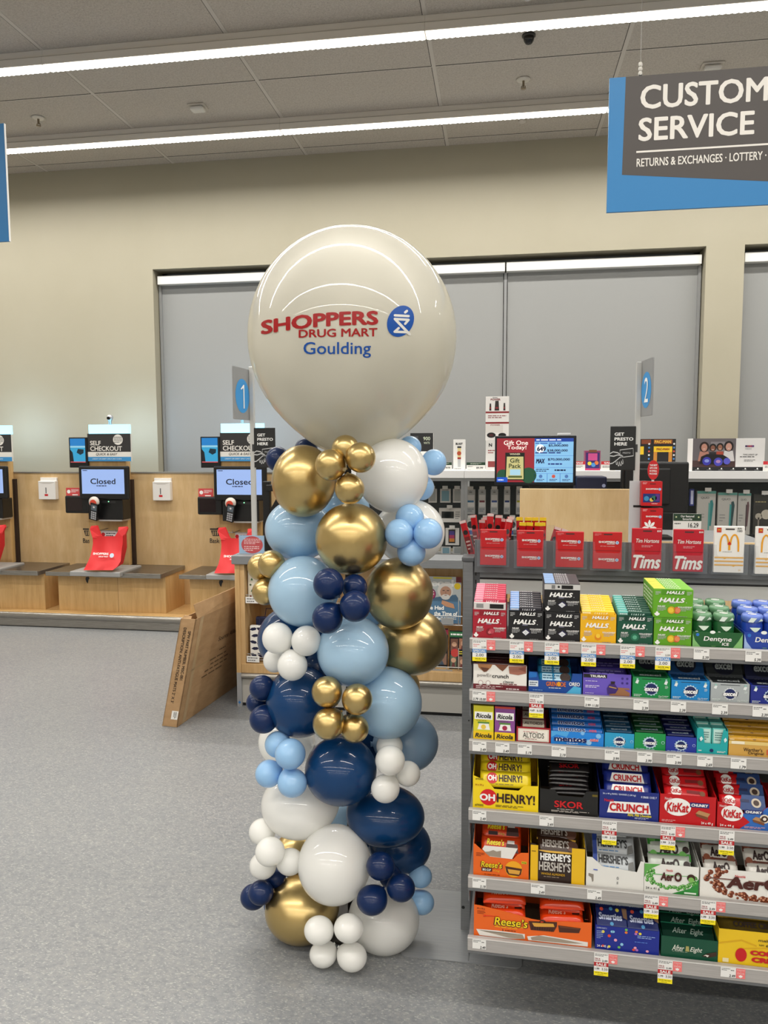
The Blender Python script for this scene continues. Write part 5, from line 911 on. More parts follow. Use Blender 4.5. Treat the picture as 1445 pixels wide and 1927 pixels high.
r = thing('balloon_stand', 'dark pole and base inside the balloon column, glimpsed between the white and navy balloons', 'stand', AX)
b = MB(); b.tube([AX + Vector((0, 0, .03)), AX + Vector((0, 0, 1.52))], .011, mat('#2A2622', .4, .5), 12); b.build('pole', r)
b = MB(); b.lathe([(0, .0), (.13, .0), (.13, .012), (.02, .03), (0, .03)], AX, mat('#2A2622', .5), 28); b.build('base', r)
# the giant balloon with its print
giant, GC, GR = balloon('white', 662, 626, 197, 204, 2.2, 'giant white balloon with red and blue store lettering on top of the column', None, toward=(AX.x, AX.y, .8), material=latex('cream_white_latex', '#DEDBCF', thin=.36))
def on_giant(px, py, lift):             # sight line onto the balloon's skin
    d = ray(px, py).normalized(); s = Vector((1 / GR[0], 1 / GR[1], 1 / GR[2]))
    o = CAM - GC; oo = Vector((o.x * s.x, o.y * s.y, o.z * s.z)); dd = Vector((d.x * s.x, d.y * s.y, d.z * s.z))
    A, B_, C_ = dd.dot(dd), 2 * oo.dot(dd), oo.dot(oo) - 1; t = (-B_ - math.sqrt(max(0, B_ * B_ - 4 * A * C_))) / (2 * A)
    p = CAM + d * t; n = Vector((o.x + d.x * t, o.y + d.y * t, o.z + d.z * t)); n = Vector((n.x * s.x * s.x, n.y * s.y * s.y, n.z * s.z * s.z)).normalized(); return p + n * lift
def giant_text(b, t, x0, x1, base, height, m, bold, shear=0, lift=.0005):
    v, f, tw, th = text2d(t, bold, shear); bm = bmesh.new(); vs = [bm.verts.new((a / tw, c / th, kk)) for a, c, kk in v]
    for q in f:
        try: bm.faces.new([vs[i] for i in q])
        except ValueError: pass
    bmesh.ops.triangulate(bm, faces=bm.faces[:])
    for _ in range(2):
        ed = [e for e in bm.edges if abs(e.verts[0].co.x - e.verts[1].co.x) * (x1 - x0) > 7 or abs(e.verts[0].co.y - e.verts[1].co.y) * height(0) > 12]
        if ed: bmesh.ops.subdivide_edges(bm, edges=ed, cuts=1); bmesh.ops.triangulate(bm, faces=[q for q in bm.faces if len(q.verts) > 3])
    bm.verts.index_update(); P = []
    for q in bm.verts:
        x = x0 + (x1 - x0) * q.co.x; y = base(q.co.x) - height(q.co.x) * q.co.y; P.append(on_giant(x, y, lift + 5e-5 * q.co.z))
    b.add(P, [tuple(w.index for w in q.verts) for q in bm.faces], m); bm.free()
PR, PB = mat('#A3070E', .35), mat('#0A4FA6', .35)
b = MB()
giant_text(b, 'SHOPPERS', 491, 712, lambda t: 612 + 19 * (1 - t) ** 2.2, lambda t: 27.5, PR, .045)
giant_text(b, 'DRUG MART', 562, 710, lambda t: 633.5 + 2.5 * (1 - t) ** 2, lambda t: 15.5 + 1 * t, PR, .025)
giant_text(b, 'Goulding', 571, 698, lambda t: 674 - .5 * t, lambda t: 30.5, PB, .012)
def blob(pts, m, lift, cx, cy, rings=5):
    n = len(pts); v = [on_giant(cx, cy, lift)]; f = []
    for k in range(1, rings + 1):
        v += [on_giant(cx + (x - cx) * k / rings, cy + (y - cy) * k / rings, lift) for x, y in pts]
    for i in range(n): f.append((0, 1 + (i + 1) % n, 1 + i))
    for k in range(rings - 1):
        for i in range(n): a = 1 + k * n + i; c = 1 + k * n + (i + 1) % n; f.append((a, c, c + n, a + n))
    b.add(v, f, m)
blob([(753.5 + 25 * math.cos(t) + 5 * math.sin(t), 604.5 - 29.5 * math.sin(t)) for t in [2 * math.pi * i / 40 for i in range(40)]], PB, .0004, 753, 604.5)
def stroke(pts, w, m=WHITE, lift=.0008):
    for (xa, ya), (xb, yb) in zip(pts, pts[1:]):
        dx, dy = xb - xa, yb - ya; L = math.hypot(dx, dy); nx, ny = -dy / L * w / 2, dx / L * w / 2; N = max(2, int(L / 5)); v = []
        for i in range(N + 1):
            x, y = xa + dx * i / N, ya + dy * i / N; v += [on_giant(x + nx, y + ny, lift), on_giant(x - nx, y - ny, lift)]
        b.add(v, [(2 * i, 2 * i + 1, 2 * i + 3, 2 * i + 2) for i in range(N)], m)
    for x, y in pts:
        v = [on_giant(x + w / 2 * math.cos(t), y + w / 2 * math.sin(t), lift) for t in [math.pi * i / 5 for i in range(10)]]; b.add(v, [tuple(range(10))], m)
WL = mat('#E4E2DC', .4)
for pts, w in (([(762, 588), (765.3, 585.2)], 4.6), ([(742.8, 593.5), (768.4, 595)], 4.6), ([(742.8, 600.3), (768.4, 602)], 4.6), ([(768.4, 602), (762, 609.4)], 4.4), ([(742.8, 600.3), (766.7, 625.2), (770.5, 629)], 5), ([(766.7, 625.2), (742.3, 624.3)], 4.6), ([(742.3, 624.3), (750, 617.4)], 4.4)): stroke(pts, w, WL)
b.build('printed_logo', giant)

GBIG = 'large balloons of the column'; GSM = 'small balloons of the column'
def big(color, px, py, rx, ry, Y, label): balloon(color, px, py, rx, ry, Y, label, GBIG)
F1, F2, F3, F4 = 2.09, 2.15, 2.22, 2.32
big('gold', 572, 905, 61, 68, 2.12, 'large gold balloon at top left, just under the giant white balloon')
big('white', 738, 895, 68, 70, 2.15, 'large white balloon at top right, just under the giant white balloon')
big('gold', 661, 1014, 68, 68, 2.07, 'large gold balloon in the middle of the column, third from the top')
big('light blue', 563, 997, 65, 58, 2.22, 'uppermost large light blue balloon, left of the middle gold one')
big('white', 773, 1001, 64, 62, 2.24, 'large white balloon behind the right-hand light blue cluster')
big('light blue', 571, 1113, 67, 67, 2.11, 'large light blue balloon left of the central navy cluster')
big('gold', 750, 1117, 65, 68, 2.14, 'large gold balloon right of the central navy cluster')
big('gold', 774, 1208, 69, 64, 2.23, 'large gold balloon bulging out at right, lowest gold on the right side')
big('light blue', 664, 1226, 68, 67, 2.07, 'large light blue balloon directly under the central navy cluster')
big('navy', 549, 1203, 65, 62, 2.24, 'large navy balloon behind the upper white cluster at left')
big('navy', 600, 1255, 56, 60, 2.25, 'navy balloon deep inside, between the upper white cluster and the central gold cluster')
big('navy', 566, 1321, 66, 68, 2.12, 'large navy balloon left of the central gold cluster')
big('light blue', 728, 1323, 66, 69, 2.13, 'large light blue balloon right of the central gold cluster')
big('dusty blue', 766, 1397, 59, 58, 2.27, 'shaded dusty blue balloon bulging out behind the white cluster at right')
big('gold', 752, 1292, 38, 40, 2.38, 'brownish gold balloon peeking out at the back, right of the light blue one')
big('white', 540, 1396, 54, 50, 2.30, 'white balloon at the back behind the left light blue cluster')
big('navy', 641, 1451, 68, 67, 2.07, 'large navy balloon in the middle below the central gold cluster')
big('white', 564, 1516, 73, 66, 2.13, 'large white balloon left, under the left light blue cluster')
big('navy', 725, 1536, 74, 60, 2.14, 'large navy balloon under the right white cluster')
big('navy', 756, 1592, 55, 55, 2.24, 'large navy balloon at the back right above the pale blue pair')
big('white', 629, 1628, 69, 78, 2.05, 'large white balloon at the lower middle, above the bottom white cluster')
big('gold', 560, 1608, 46, 46, 2.25, 'gold balloon mostly hidden between the lower white balloons at left')
big('gold', 568, 1713, 70, 68, 2.11, 'large gold balloon at the bottom left')
big('white', 722, 1731, 67, 69, 2.12, 'large white balloon at the bottom right resting near the floor plate')
big('navy', 548, 1712, 53, 53, 2.26, 'navy balloon at the back behind the bottom gold one')
big('light blue', 655, 1545, 42, 42, 2.30, 'light blue balloon deep inside, glimpsed beside the pole')
big('light blue', 690, 1160, 50, 50, 2.33, 'light blue balloon deep inside the upper column')
big('navy', 680, 1400, 48, 48, 2.32, 'navy balloon deep inside, right of the central gold cluster')
big('light blue', 650, 960, 46, 46, 2.34, 'light blue balloon deep inside near the top')
def cluster(color, what, pts, knot=None):
    xs = [p[0] for p in pts]; ys = [p[1] for p in pts]; kx, ky = knot or (sum(xs) / len(xs), sum(ys) / len(ys))
    for px, py, rr, Y, lab in pts:
        k = at(kx, ky, Y + .02); balloon(color, px, py, rr, rr * 1.03, Y, 'small %s balloon, ' % what + lab, GSM, toward=k, name='small_balloon')
cluster('gold', 'gold', [(650, 845, 26, 1.99, 'topmost of the cluster under the giant balloon'), (622, 875, 29, 1.95, 'left one of the cluster under the giant balloon'), (679, 861, 28, 1.95, 'right one of the cluster under the giant balloon'), (658, 920, 28, 1.96, 'bottom one of the cluster under the giant balloon')], (653, 882))
cluster('small navy', 'navy', [(523, 864, 23, 2.22, 'at the top left beside the gold balloon'), (576, 846, 22, 2.30, 'peeking out behind the top left gold balloon')], (552, 880))
cluster('small light blue', 'light blue', [(771, 843, 22, 2.27, 'topmost of the three at the upper right behind the white balloon'), (816, 870, 24, 2.24, 'middle one of the three at the upper right'), (793, 917, 24, 2.26, 'lowest of the three at the upper right behind the white balloon')], (785, 880))
cluster('small light blue', 'light blue', [(771, 976, 27, 2.10, 'top one of the cluster in front of the right white balloon'), (751, 1004, 27, 2.06, 'left one of the cluster in front of the right white balloon'), (805, 1004, 28, 2.07, 'right one of the cluster in front of the right white balloon'), (774, 1038, 27, 2.09, 'bottom one of the cluster in front of the right white balloon')], (777, 1006))
cluster('gold', 'gold', [(511, 1062, 26, 2.10, 'right one of the trio at the left edge of the column'), (490, 1067, 25, 2.16, 'rear one of the trio at the left edge of the column'), (499, 1113, 25, 2.13, 'lowest of the trio at the left edge of the column')], (512, 1090))
cluster('small navy', 'navy', [(618, 1099, 29, 1.96, 'upper left of the central navy cluster'), (667, 1105, 24, 2.02, 'rear upper right of the central navy cluster'), (668, 1141, 29, 1.94, 'lower right of the central navy cluster'), (616, 1163, 29, 1.95, 'lower left of the central navy cluster')], (645, 1130))
cluster('white', 'white', [(522, 1201, 29, 2.05, 'upper left of the upper white cluster'), (576, 1206, 28, 2.03, 'upper right of the upper white cluster'), (550, 1252, 28.5, 2.02, 'bottom front of the upper white cluster'), (517, 1243, 22, 2.10, 'rear lower left of the upper white cluster')], (545, 1226))
cluster('small navy', 'navy', [(493, 1295, 24, 2.09, 'top one of the trio at left beside the large navy balloon'), (496, 1353, 27, 2.07, 'bottom one of the trio at left beside the large navy balloon'), (483, 1322, 20, 2.15, 'rear one of the trio at left beside the large navy balloon')], (512, 1325))
cluster('gold', 'gold', [(615, 1302, 29, 1.97, 'upper left of the central gold cluster'), (672, 1316, 29, 1.96, 'upper right of the central gold cluster'), (618, 1362, 30, 1.95, 'lower left of the central gold cluster'), (667, 1371, 27, 1.98, 'lower right of the central gold cluster')], (643, 1338))
cluster('small light blue', 'light blue', [(546, 1419, 29, 2.00, 'front one of the left light blue cluster'), (523, 1401, 25, 2.06, 'rear top one of the left light blue cluster'), (506, 1456, 26, 2.04, 'leftmost of the left light blue cluster'), (550, 1473, 28, 2.01, 'bottom one of the left light blue cluster')], (533, 1440))
cluster('white', 'white', [(734, 1431, 28, 2.00, 'top front one of the right white cluster'), (767, 1456, 24, 2.06, 'right one of the right white cluster'), (725, 1484, 27, 2.01, 'bottom one of the right white cluster'), (733, 1405, 25, 2.10, 'shaded rear one of the right white cluster')], (742, 1458))
cluster('white', 'white', [(493, 1565, 25, 2.09, 'topmost of the lower left white cluster'), (508, 1603, 28, 2.02, 'front one of the lower left white cluster'), (495, 1629, 26, 2.07, 'lowest of the lower left white cluster'), (545, 1622, 26, 2.05, 'right one of the lower left white cluster, beside the large white balloon')], (520, 1608))
cluster('small navy', 'navy', [(716, 1630, 27, 2.00, 'top one of the lower right navy cluster'), (700, 1694, 29, 1.98, 'lower left of the lower right navy cluster'), (754, 1671, 27, 2.00, 'right one of the lower right navy cluster'), (735, 1650, 22, 2.07, 'rear one of the lower right navy cluster')], (725, 1664))
cluster('small light blue', 'light blue', [(791, 1649, 22, 2.19, 'upper one of the pair at the lower right'), (793, 1698, 24, 2.18, 'lower one of the pair at the lower right')], (775, 1675))
cluster('small navy', 'navy', [(491, 1680, 24, 2.06, 'front one of the trio at the bottom left'), (477, 1688, 25, 2.10, 'leftmost of the trio at the bottom left'), (518, 1652, 20, 2.12, 'upper one of the trio at the bottom left, under the white cluster')], (505, 1680))
cluster('white', 'white', [(600, 1751, 28, 1.965, 'upper left of the bottom white cluster'), (656, 1747, 28, 1.96, 'upper right of the bottom white cluster'), (608, 1796, 26, 1.985, 'lower left of the bottom white cluster'), (662, 1801, 28.5, 1.975, 'lower right of the bottom white cluster, nearest the floor')], (629, 1773))
# ------------------------------------------------------------------ cardboard box
A = atz(305, 1366, 0); B_ = atz(333, 1369, 0)
tl, tr = at(343, 1163, A.y - .01), at(369, 1166, B_.y - .01)
r = thing('cardboard_box', 'tall flat open cardboard box leaning against the checkout counter end', 'cardboard box', (A + B_) / 2)
# long side runs back from the near edge to the counter, top edge rises to the back
back_b = atz(443, 1292, 0); db = Vector((back_b.x - B_.x, back_b.y - B_.y, 0)).normalized() * .86
th = Vector((B_.x - A.x, B_.y - A.y, 0)); H = Vector((tr.x - B_.x, tr.y - B_.y, tr.z))
a0, b0 = Vector((A.x, A.y, .001)), Vector((B_.x, B_.y, .001)); c0, d0 = b0 + db, a0 + db
a1, b1, c1, d1 = a0 + H, b0 + H, c0 + H, d0 + H; t = .005
b = MB(); ux = th.normalized(); un = db.normalized()
def slab(b, p, q, q2, p2, n, m): b.hexa([p, q, q + n * t, p + n * t, p2, q2, q2 + n * t, p2 + n * t], m)
slab(b, a0, b0, b1, a1, un, CARD); slab(b, d0, c0, c1, d1, -un, CARD); slab(b, b0, c0, c1, b1, -ux, CARD); slab(b, a0, d0, d1, a1, ux, CARD); b.hexa([a0, b0, c0, d0, a0 + Vector((0, 0, t)), b0 + Vector((0, 0, t)), c0 + Vector((0, 0, t)), d0 + Vector((0, 0, t))], CARD)
b.build('box_body', r)
b = MB(); L = H.length; up = H.normalized(); F = Face(b, a0, ux, up, th.length, L); CI = mat('#2B1E14', .8)
fx = Face(b, b0 - up * 0 , up * -1, ux, L, th.length)     # print runs down the narrow end
fx = Face(b, a1 , -up, ux, L, th.length, .0006)
fx.text('SPW PART NUMBER: MISC-001', .335, .72, .19, CI, 2, w=.45, bold=.02); fx.text('DESCRIPTION: ANTI-FATIGUE MATS 2\u2019 X 3\u2019', .43, .40, .19, CI, 2, w=.70, bold=.02)
fx.rect(.85, .50, .93, .93, mat('#E9E6E0', .5), 2); fx.lines(.86, .62, .92, .85, 3, INK, 3)
fs = Face(b, b0, un, up, db.length, L, .0006); fs.text('Source Alliance', .54, .68, .045, mat('#4A3622', .8), 2, w=.33, shear=.1)
for k_, (y, w0, w1) in enumerate(((.56, .42, .55), (.50, .30, .70), (.455, .32, .70), (.41, .25, .72), (.365, .22, .68))): fs.lines(w0, y - .016, w1, y + .016, 1, mat('#6B5238', .8), 2, k_)
tp = mat('#B89C74', .25)
fs.rect(.06, 0, .10, 1, tp, 1); fs.rect(0, .5, .35, .515, tp, 1); F.rect(.75, .0, 1, 1, tp, 1) if 0 else None
b.build('box_print', r)
b = MB(); fl = c1 - b1; nrm = ux
slab(b, b1 + fl * .02, b1 + fl * .86, b1 + fl * .84 - ux * .02 + up * .085, b1 + fl * .0 - ux * .028 + up * .08, -ux * .6, CARD)
Ff = Face(b, b1 + fl * .45 - ux * .008 + up * .03, fl.normalized(), (up * .085 - ux * .022), .25, .03, .0012); Ff.text('MATS 2\u2019X3\u2019', .7, .5, .9, CI, 2, w=.8, bold=.01); b.build('top_flap', r)
b = MB(); slab(b, a1 + ux * .006, b1 - ux * .03, b1 - ux * .035 + up * .012 + un * .012, a1 + ux * .012 + up * .016 + un * .01, un, CARD); b.build('end_flap', r)
b = MB(); slab(b, d1 + (a1 - d1) * .1, d1 + (a1 - d1) * .75, d1 + (a1 - d1) * .7 + up * .06 + ux * .02, d1 + (a1 - d1) * .1 + up * .07 + ux * .015, ux, CARD); b.build('rear_flap', r)

# ------------------------------------------------------------------ checkout counter with the magazine display
CY = 4.04; CXA = at(444, 1200, CY).x; CXB = .08; CZ = .885
r = thing('checkout_counter', 'light wood checkout counter with display niches behind the balloon column', 'counter', ((CXA + CXB) / 2, CY + .3, 0))
b = MB(); b.box(CXA, CY, .20, CXA + .028, CY + .62, .70, OAKL); b.box(CXA, CY, .70, CXA + .028, CY + .18, .84, OAKL); b.box(CXA + .028, CY + .004, .20, CXA + .055, CY + .30, .85, OAKL); b.build('side_panel', r); b = MB(); b.box(CXB - .03, CY, .2, CXB, CY + .62, .70, OAKL); b.build('side_panel', r)
b = MB(); b.box(CXA + .03, CY + .3, .2, CXB, CY + .32, .70, OAKL); b.box(CXA + .03, CY + .16, .70, CXB, CY + .18, .85, OAKL); b.box(CXA + .03, CY + .16, .695, CXB, CY + .31, .70, OAKL); b.build('back_panel', r)
b = MB(); b.box(CXA + .029, CY - .001, .2, CXB, CY + .3, .255, OAKL, .003); b.build('bottom_shelf', r)
b = MB(); b.box(CXA - .012, CY - .02, .835, CXB, CY + .18, CZ, GREYMET, .004); b.build('counter_top', r); b = MB(); b.box(CXA, CY + .18, .70, CXB, CY + .62, .735, GREYMET, .004); b.build('work_surface', r)
b = MB(); b.box(CXA + .06, CY + .002, .76, CXB - .03, CY + .012, .835, OAKL); b.build('header_board', r) if 0 else None
b = MB(); b.box(CXA + .028, CY + .012, .02, CXB, CY + .03, .165, mat('#B8B5AE', .4, .2)); b.box(CXA, CY, 0, CXA + .028, CY + .62, .2, mat('#A9AAAC', .35, .4)); b.box(CXA + .02, CY + .02, 0, CXB, CY + .05, .02, BLACK); b.build('kick_plate', r)
b = MB(); b.tube([(CXA + .03, CY + .006, .182), (CXB, CY + .006, .182)], .02, STEEL, 14); b.build('bumper_rail', r)
b = MB(); F = front(b, CXA, CXA + .028, CY, 0, .2); F.ell(.5, .12, .04, mat('#3A78B8'), 2, n=6); F.rect(.48, .02, .52, .2, mat('#2F68A8'), 3); b.build('snowflake_sticker', r)
# wire shelves with gift bags, left niche
def wire_shelf(z, xa, xb, label, ptag):
    w = thing('wire_shelf', label, 'wire shelf', ((xa + xb) / 2, CY + .15, z), 'wire shelves in the counter niche')
    b = MB(); wm = mat('#B9BABA', .3, .8)
    for i in range(7): x = xa + .01 + (xb - xa - .02) * i / 6; b.tube([(x, CY + .298, z), (x, CY + .02, z), (x, CY + .012, z + .035)], .0016, wm, 6)
    for y, dz in ((.02, 0), (.16, 0), (.012, .035)): b.tube([(xa, CY + y, z + dz), (xb, CY + y, z + dz)], .002, wm, 6)
    b.build('wire_rack', w)
    b = MB(); b.box(xa, CY + .006, z - .012, xa + .075, CY + .009, z + .024, PAPER); F = front(b, xa, xa + .075, CY + .006, z - .012, z + .024); F.lines(.1, .1, .9, .9, 2, mat('#777777'), 1); b.build('price_label', w)
XL = CXA + .06
wire_shelf(.62, XL, XL + .55, 'upper wire shelf in the counter niche at left', 1); wire_shelf(.275, XL, XL + .55, 'lower wire shelf in the counter niche at left', 1)
def gift(x, z, w, h, y, base, marks, label, seed, edge=None):
    g = thing('gift_bag', label, 'gift bag', (x + w / 2, y, z), 'patterned gift bags'); b = MB(); b.box(x, y, z, x + w, y + .03, z + h, mat(base, .6), .003); F = front(b, x, x + w, y, z, z + h); rnd = random.Random(seed)
    n = 5 if marks == 'holiday' else 4; mrow = int(n * h / w) + 1
    for i in range(n):
        for j in range(mrow):
            cx, cy = (i + .5 + .25 * (j % 2)) / (n + .3), (j + .5) / mrow; kx, ky = .42 / n, .42 / mrow
            if marks == 'holiday':
                c = mat(rnd.choice(['#2F6A3A', '#8A4A3A', '#5A6A4A', '#2A5A4A']), .6)
                F.poly([(cx - kx * .5, cy - ky * .5), (cx + kx * .5, cy - ky * .5), (cx, cy + ky * .6)], c) if (i + j) % 2 else F.ell(cx, cy, ky * .45, c, n=8)
            else:
                a = rnd.uniform(-.9, .9); ca, sa = math.cos(a), math.sin(a); P = [(-.5, 0), (-.15, .22), (.3, .2), (.5, 0), (.3, -.2), (-.15, -.22)]
                F.poly([(cx + (ca * p - sa * q) * kx * 2.5, cy + (sa * p + ca * q) * ky * 2.5) for p, q in P], mat('#14163A', .6))
    if edge: F.rect(0, .93, 1, 1, mat(edge, .5), 3); F.rect(0, 0, 1, .05, mat(edge, .5), 3)
    b.build('bag_body', g)
    b = MB(); b.tube([(x + w * .3, y + .015, z + h), (x + w * .35, y + .015, z + h + .05), (x + w * .65, y + .015, z + h + .05), (x + w * .7, y + .015, z + h)], .0025, mat(edge or '#14163A', .6), 6); b.build('handle', g)
gift(XL + .0, .623, .17, .2, CY + .05, '#E9E3D2', 'holiday', 'white gift bag with green trees on the upper wire shelf, leftmost', 1, '#1F7A52')
gift(XL + .20, .623, .17, .2, CY + .06, '#E9E3D2', 'holiday', 'white holiday gift bag hidden behind the gold balloons', 2, '#1F7A52')
gift(XL + .01, .278, .17, .19, CY + .04, '#F0EEE8', 'leaf', 'white gift bag with navy leaves on the lower wire shelf', 3, None)
gift(XL + .03, .278, .17, .23, CY + .09, '#14183E', 'leaf', 'navy gift bag standing behind the leaf patterned one', 4, None)
gift(XL + .20, .278, .17, .19, CY + .04, '#F0EEE8', 'leaf', 'leaf patterned gift bag half hidden by the white balloon cluster', 5, None)
# magazines, right niche
def magazine(x0, x1, z0, z1, y, lean, art, label):
    g = thing('magazine', label, 'magazine', ((x0 + x1) / 2, y, z0), 'magazines in the checkout rack'); b = MB(); h = math.hypot(z1 - z0, lean)
    uy = Vector((0, lean, z1 - z0)).normalized(); O = Vector((x0, y, z0)); n = Vector((1, 0, 0)).cross(uy)
    W = x1 - x0; p = [O, O + Vector((W, 0, 0)), O + Vector((W, 0, 0)) - n * .012, O - n * .012]; b.hexa(p + [q + uy * h for q in p], PAPER); F = Face(b, O, (1, 0, 0), uy, W, h); art(F); b.build('printed_magazine', g)
def people(F):
    F.rect(0, 0, 1, 1, mat('#C9CFCF', .25), 1); F.poly([(.02, 0), (1, 0), (1, .45), (.86, .62), (.3, .55), (.02, .3)], mat('#4F7391', .3), 2); F.text('People', .5, .84, .2, HW, 3, w=.96, bold=.05)
    F.ell(.58, .70, .17, mat('#E6E2DC', .3), 4, ry=.17); F.ell(.59, .67, .12, mat('#C99A80', .3), 5, ry=.125); F.ell(.59, .565, .095, mat('#EDEAE4', .3), 6, ry=.06); F.ell(.59, .60, .03, mat('#A86A5A', .3), 7, ry=.008); F.rect(.505, .695, .565, .71, mat('#4A3A34'), 7); F.rect(.62, .695, .68, .71, mat('#4A3A34'), 7); F.poly([(.58, .69), (.60, .69), (.615, .63), (.57, .63)], mat('#B88870'), 7)
    F.poly([(.5, .50), (.8, .42), (.84, .32), (.6, .36), (.48, .42)], mat('#B98868', .3), 6); F.ell(.17, .62, .13, mat('#7A1A5A'), 4); F.ell(.17, .62, .11, mat('#C03A6A'), 5); F.lines(.06, .54, .28, .7, 3, HW, 6); F.ell(.9, .80, .07, mat('#E8C81A'), 4); F.rect(.86, .88, 1, 1, mat('#7A2A2A'), 4)
    F.rect(.25, .955, .75, .985, mat('#E8D820'), 5); F.text('I\u2019ve Had', .3, .33, .09, HW, 8, w=.5, bold=.04); F.text('the Time of', .6, .21, .09, HW, 8, w=.62, bold=.04); F.text('My Life!\u2019', .3, .095, .09, HW, 8, w=.46, bold=.04); F.lines(.56, .05, .88, .14, 3, HW, 8)
Y = CY + .08; x0, x1, z0, z1 = rect(796, 1088, 867, 1173, Y); magazine(x0, x1, z0, z1, Y, .05, people, 'magazine with a white-bearded man in a denim shirt on its cover')
x2 = x1 + .012; magazine(x2, x2 + .21, z0, z1, Y, .05, lambda F: (F.rect(0, 0, 1, 1, mat('#6A7A8A'), 1), F.ell(.5, .6, .2, mat('#C09A80'), 2), F.lines(.1, .1, .9, .4, 4, HW, 3)), 'magazine hidden behind the grey upright, beside the bearded man cover')
def tab(c1, c2):
    def art(F):
        F.rect(0, 0, 1, 1, mat('#15161A', .25), 1); F.rect(0, .84, 1, .97, mat(c1, .3), 2); F.lines(.06, .86, .94, .95, 1, HW, 3)
        for x, y, w, h, c in ((.06, .5, .4, .3, '#7A5444'), (.52, .55, .42, .26, '#A8765C'), (.06, .12, .34, .3, '#5A6A58'), (.46, .1, .5, .28, '#8A6A5A')): F.rect(x, y, x + w, y + h, mat(c, .3), 2); F.ell(x + w / 2, y + h * .55, .06, mat('#D0A488', .3), 3, n=12); F.poly([(x + w * .2, y), (x + w * .8, y), (x + w * .65, y + h * .35), (x + w * .35, y + h * .35)], mat(c2, .3), 3)
        F.ell(.3, .46, .1, mat('#C03A34'), 4); F.lines(.5, .42, .92, .52, 2, mat('#E8D84A'), 4)
    return art
x0, x1, z0, z1 = rect(796, 1186, 842, 1258, CY + .08); magazine(x0, x1, z0, z1, CY + .08, .05, tab('#C03A5A', '#3A4A5A'), 'dark gossip magazine behind the low gold balloon')
x3, x4, _, _ = rect(845, 1186, 880, 1258, CY + .06); magazine(x3, x4, z0 - .01, z1 - .005, CY + .06, .05, tab('#2F7A4A', '#6A3A3A'), 'dark gossip magazine with a green title, right in the lower rack')
def rack(px0, px1, py, label, hold):
    x0, x1, z0, z1 = rect(px0, py - 12, px1, py, CY + .03); g = thing('magazine_rack', label, 'magazine rack', ((x0 + x1) / 2, CY + .1, z0), 'wire magazine racks'); b = MB(); wm = mat('#D6D6D4', .3, .5)
    for i in range(5): x = x0 + (x1 - x0) * i / 4; b.tube([(x, CY + .295, z0), (x, CY + .03, z0), (x, CY + .03, z0 + (.16 if i in (3,) else .05))], .0025, wm, 6)
    for dz in (0, .05): b.tube([(x0, CY + .03, z0 + dz), (x1, CY + .03, z0 + dz)], .003, wm, 6)
    b.build('wire_frame', g); b = MB(); h0, h1, hz0, hz1 = rect(hold[0], hold[1], hold[2], hold[3], CY + .02); b.box(h0, CY + .018, hz0, h1, CY + .024, hz1, mat('#A9AAAA', .35, .3)); b.build('label_holder', g)
rack(796, 885, 1176, 'upper wire magazine rack below the bearded man cover', (830, 1163, 853, 1175)); rack(796, 885, 1272, 'lower wire magazine rack near the wooden shelf', (812, 1260, 851, 1273))
# red notice in a clear stand, black post on the counter
Y = CY + .06; x0, x1, z0, z1 = rect(450, 1008, 497, 1046, Y)
g = thing('notice_stand', 'small red and blue notice in a clear stand on the counter corner', 'notice', ((x0 + x1) / 2, Y, CZ)); b = MB(); b.box(x0, Y, CZ, x1, Y + .004, z1, mat('#9AB8D4', .2)); F = front(b, x0, x1, Y, CZ, z1); F.poly([(.52 + .43 * math.cos(q), .5 + .47 * math.sin(q)) for q in [math.pi * i / 12 for i in range(24)]], mat('#C23036', .4), 1); F.lines(.2, .52, .85, .85, 4, mat('#F0C8C8'), 2); F.lines(.2, .15, .8, .45, 3, mat('#F0C8C8'), 2); b.build('printed_card', g)
b = MB(); b.box(x0 - .004, Y - .003, CZ, x1 + .004, Y - .001, z1 + .004, mat('#C6CED2', .05, 0, 0, .05)); b.box(x0 - .004, Y - .03, CZ, x1 + .004, Y + .03, CZ + .003, mat('#E6EEF2', .05, 0, 0, .3)); b.build('acrylic_stand', g)
Y = CY + .45; x0, x1, z0, z1 = rect(495, 906, 520, 1045, Y)
g = thing('display_post', 'black customer display post behind the lane 1 pole', 'display post', ((x0 + x1) / 2, Y, .736)); b = MB(); b.box(x0, Y, .736, x0 + .045, Y + .04, z1, BLACK, .004); b.build('post', g); b = MB(); b.box(x0 + .03, Y - .03, z1 - .06, x0 + .14, Y + .03, z1 - .02, BLACK, .005); b.hexa([(x0 + .05, Y - .02, z1 - .2), (x0 + .12, Y - .02, z1 - .16), (x0 + .12, Y + .02, z1 - .16), (x0 + .05, Y + .02, z1 - .2), (x0 + .05, Y - .02, z1 - .18), (x0 + .12, Y - .02, z1 - .06), (x0 + .12, Y + .02, z1 - .06), (x0 + .05, Y + .02, z1 - .18)], BLACK); b.build('bracket', g)

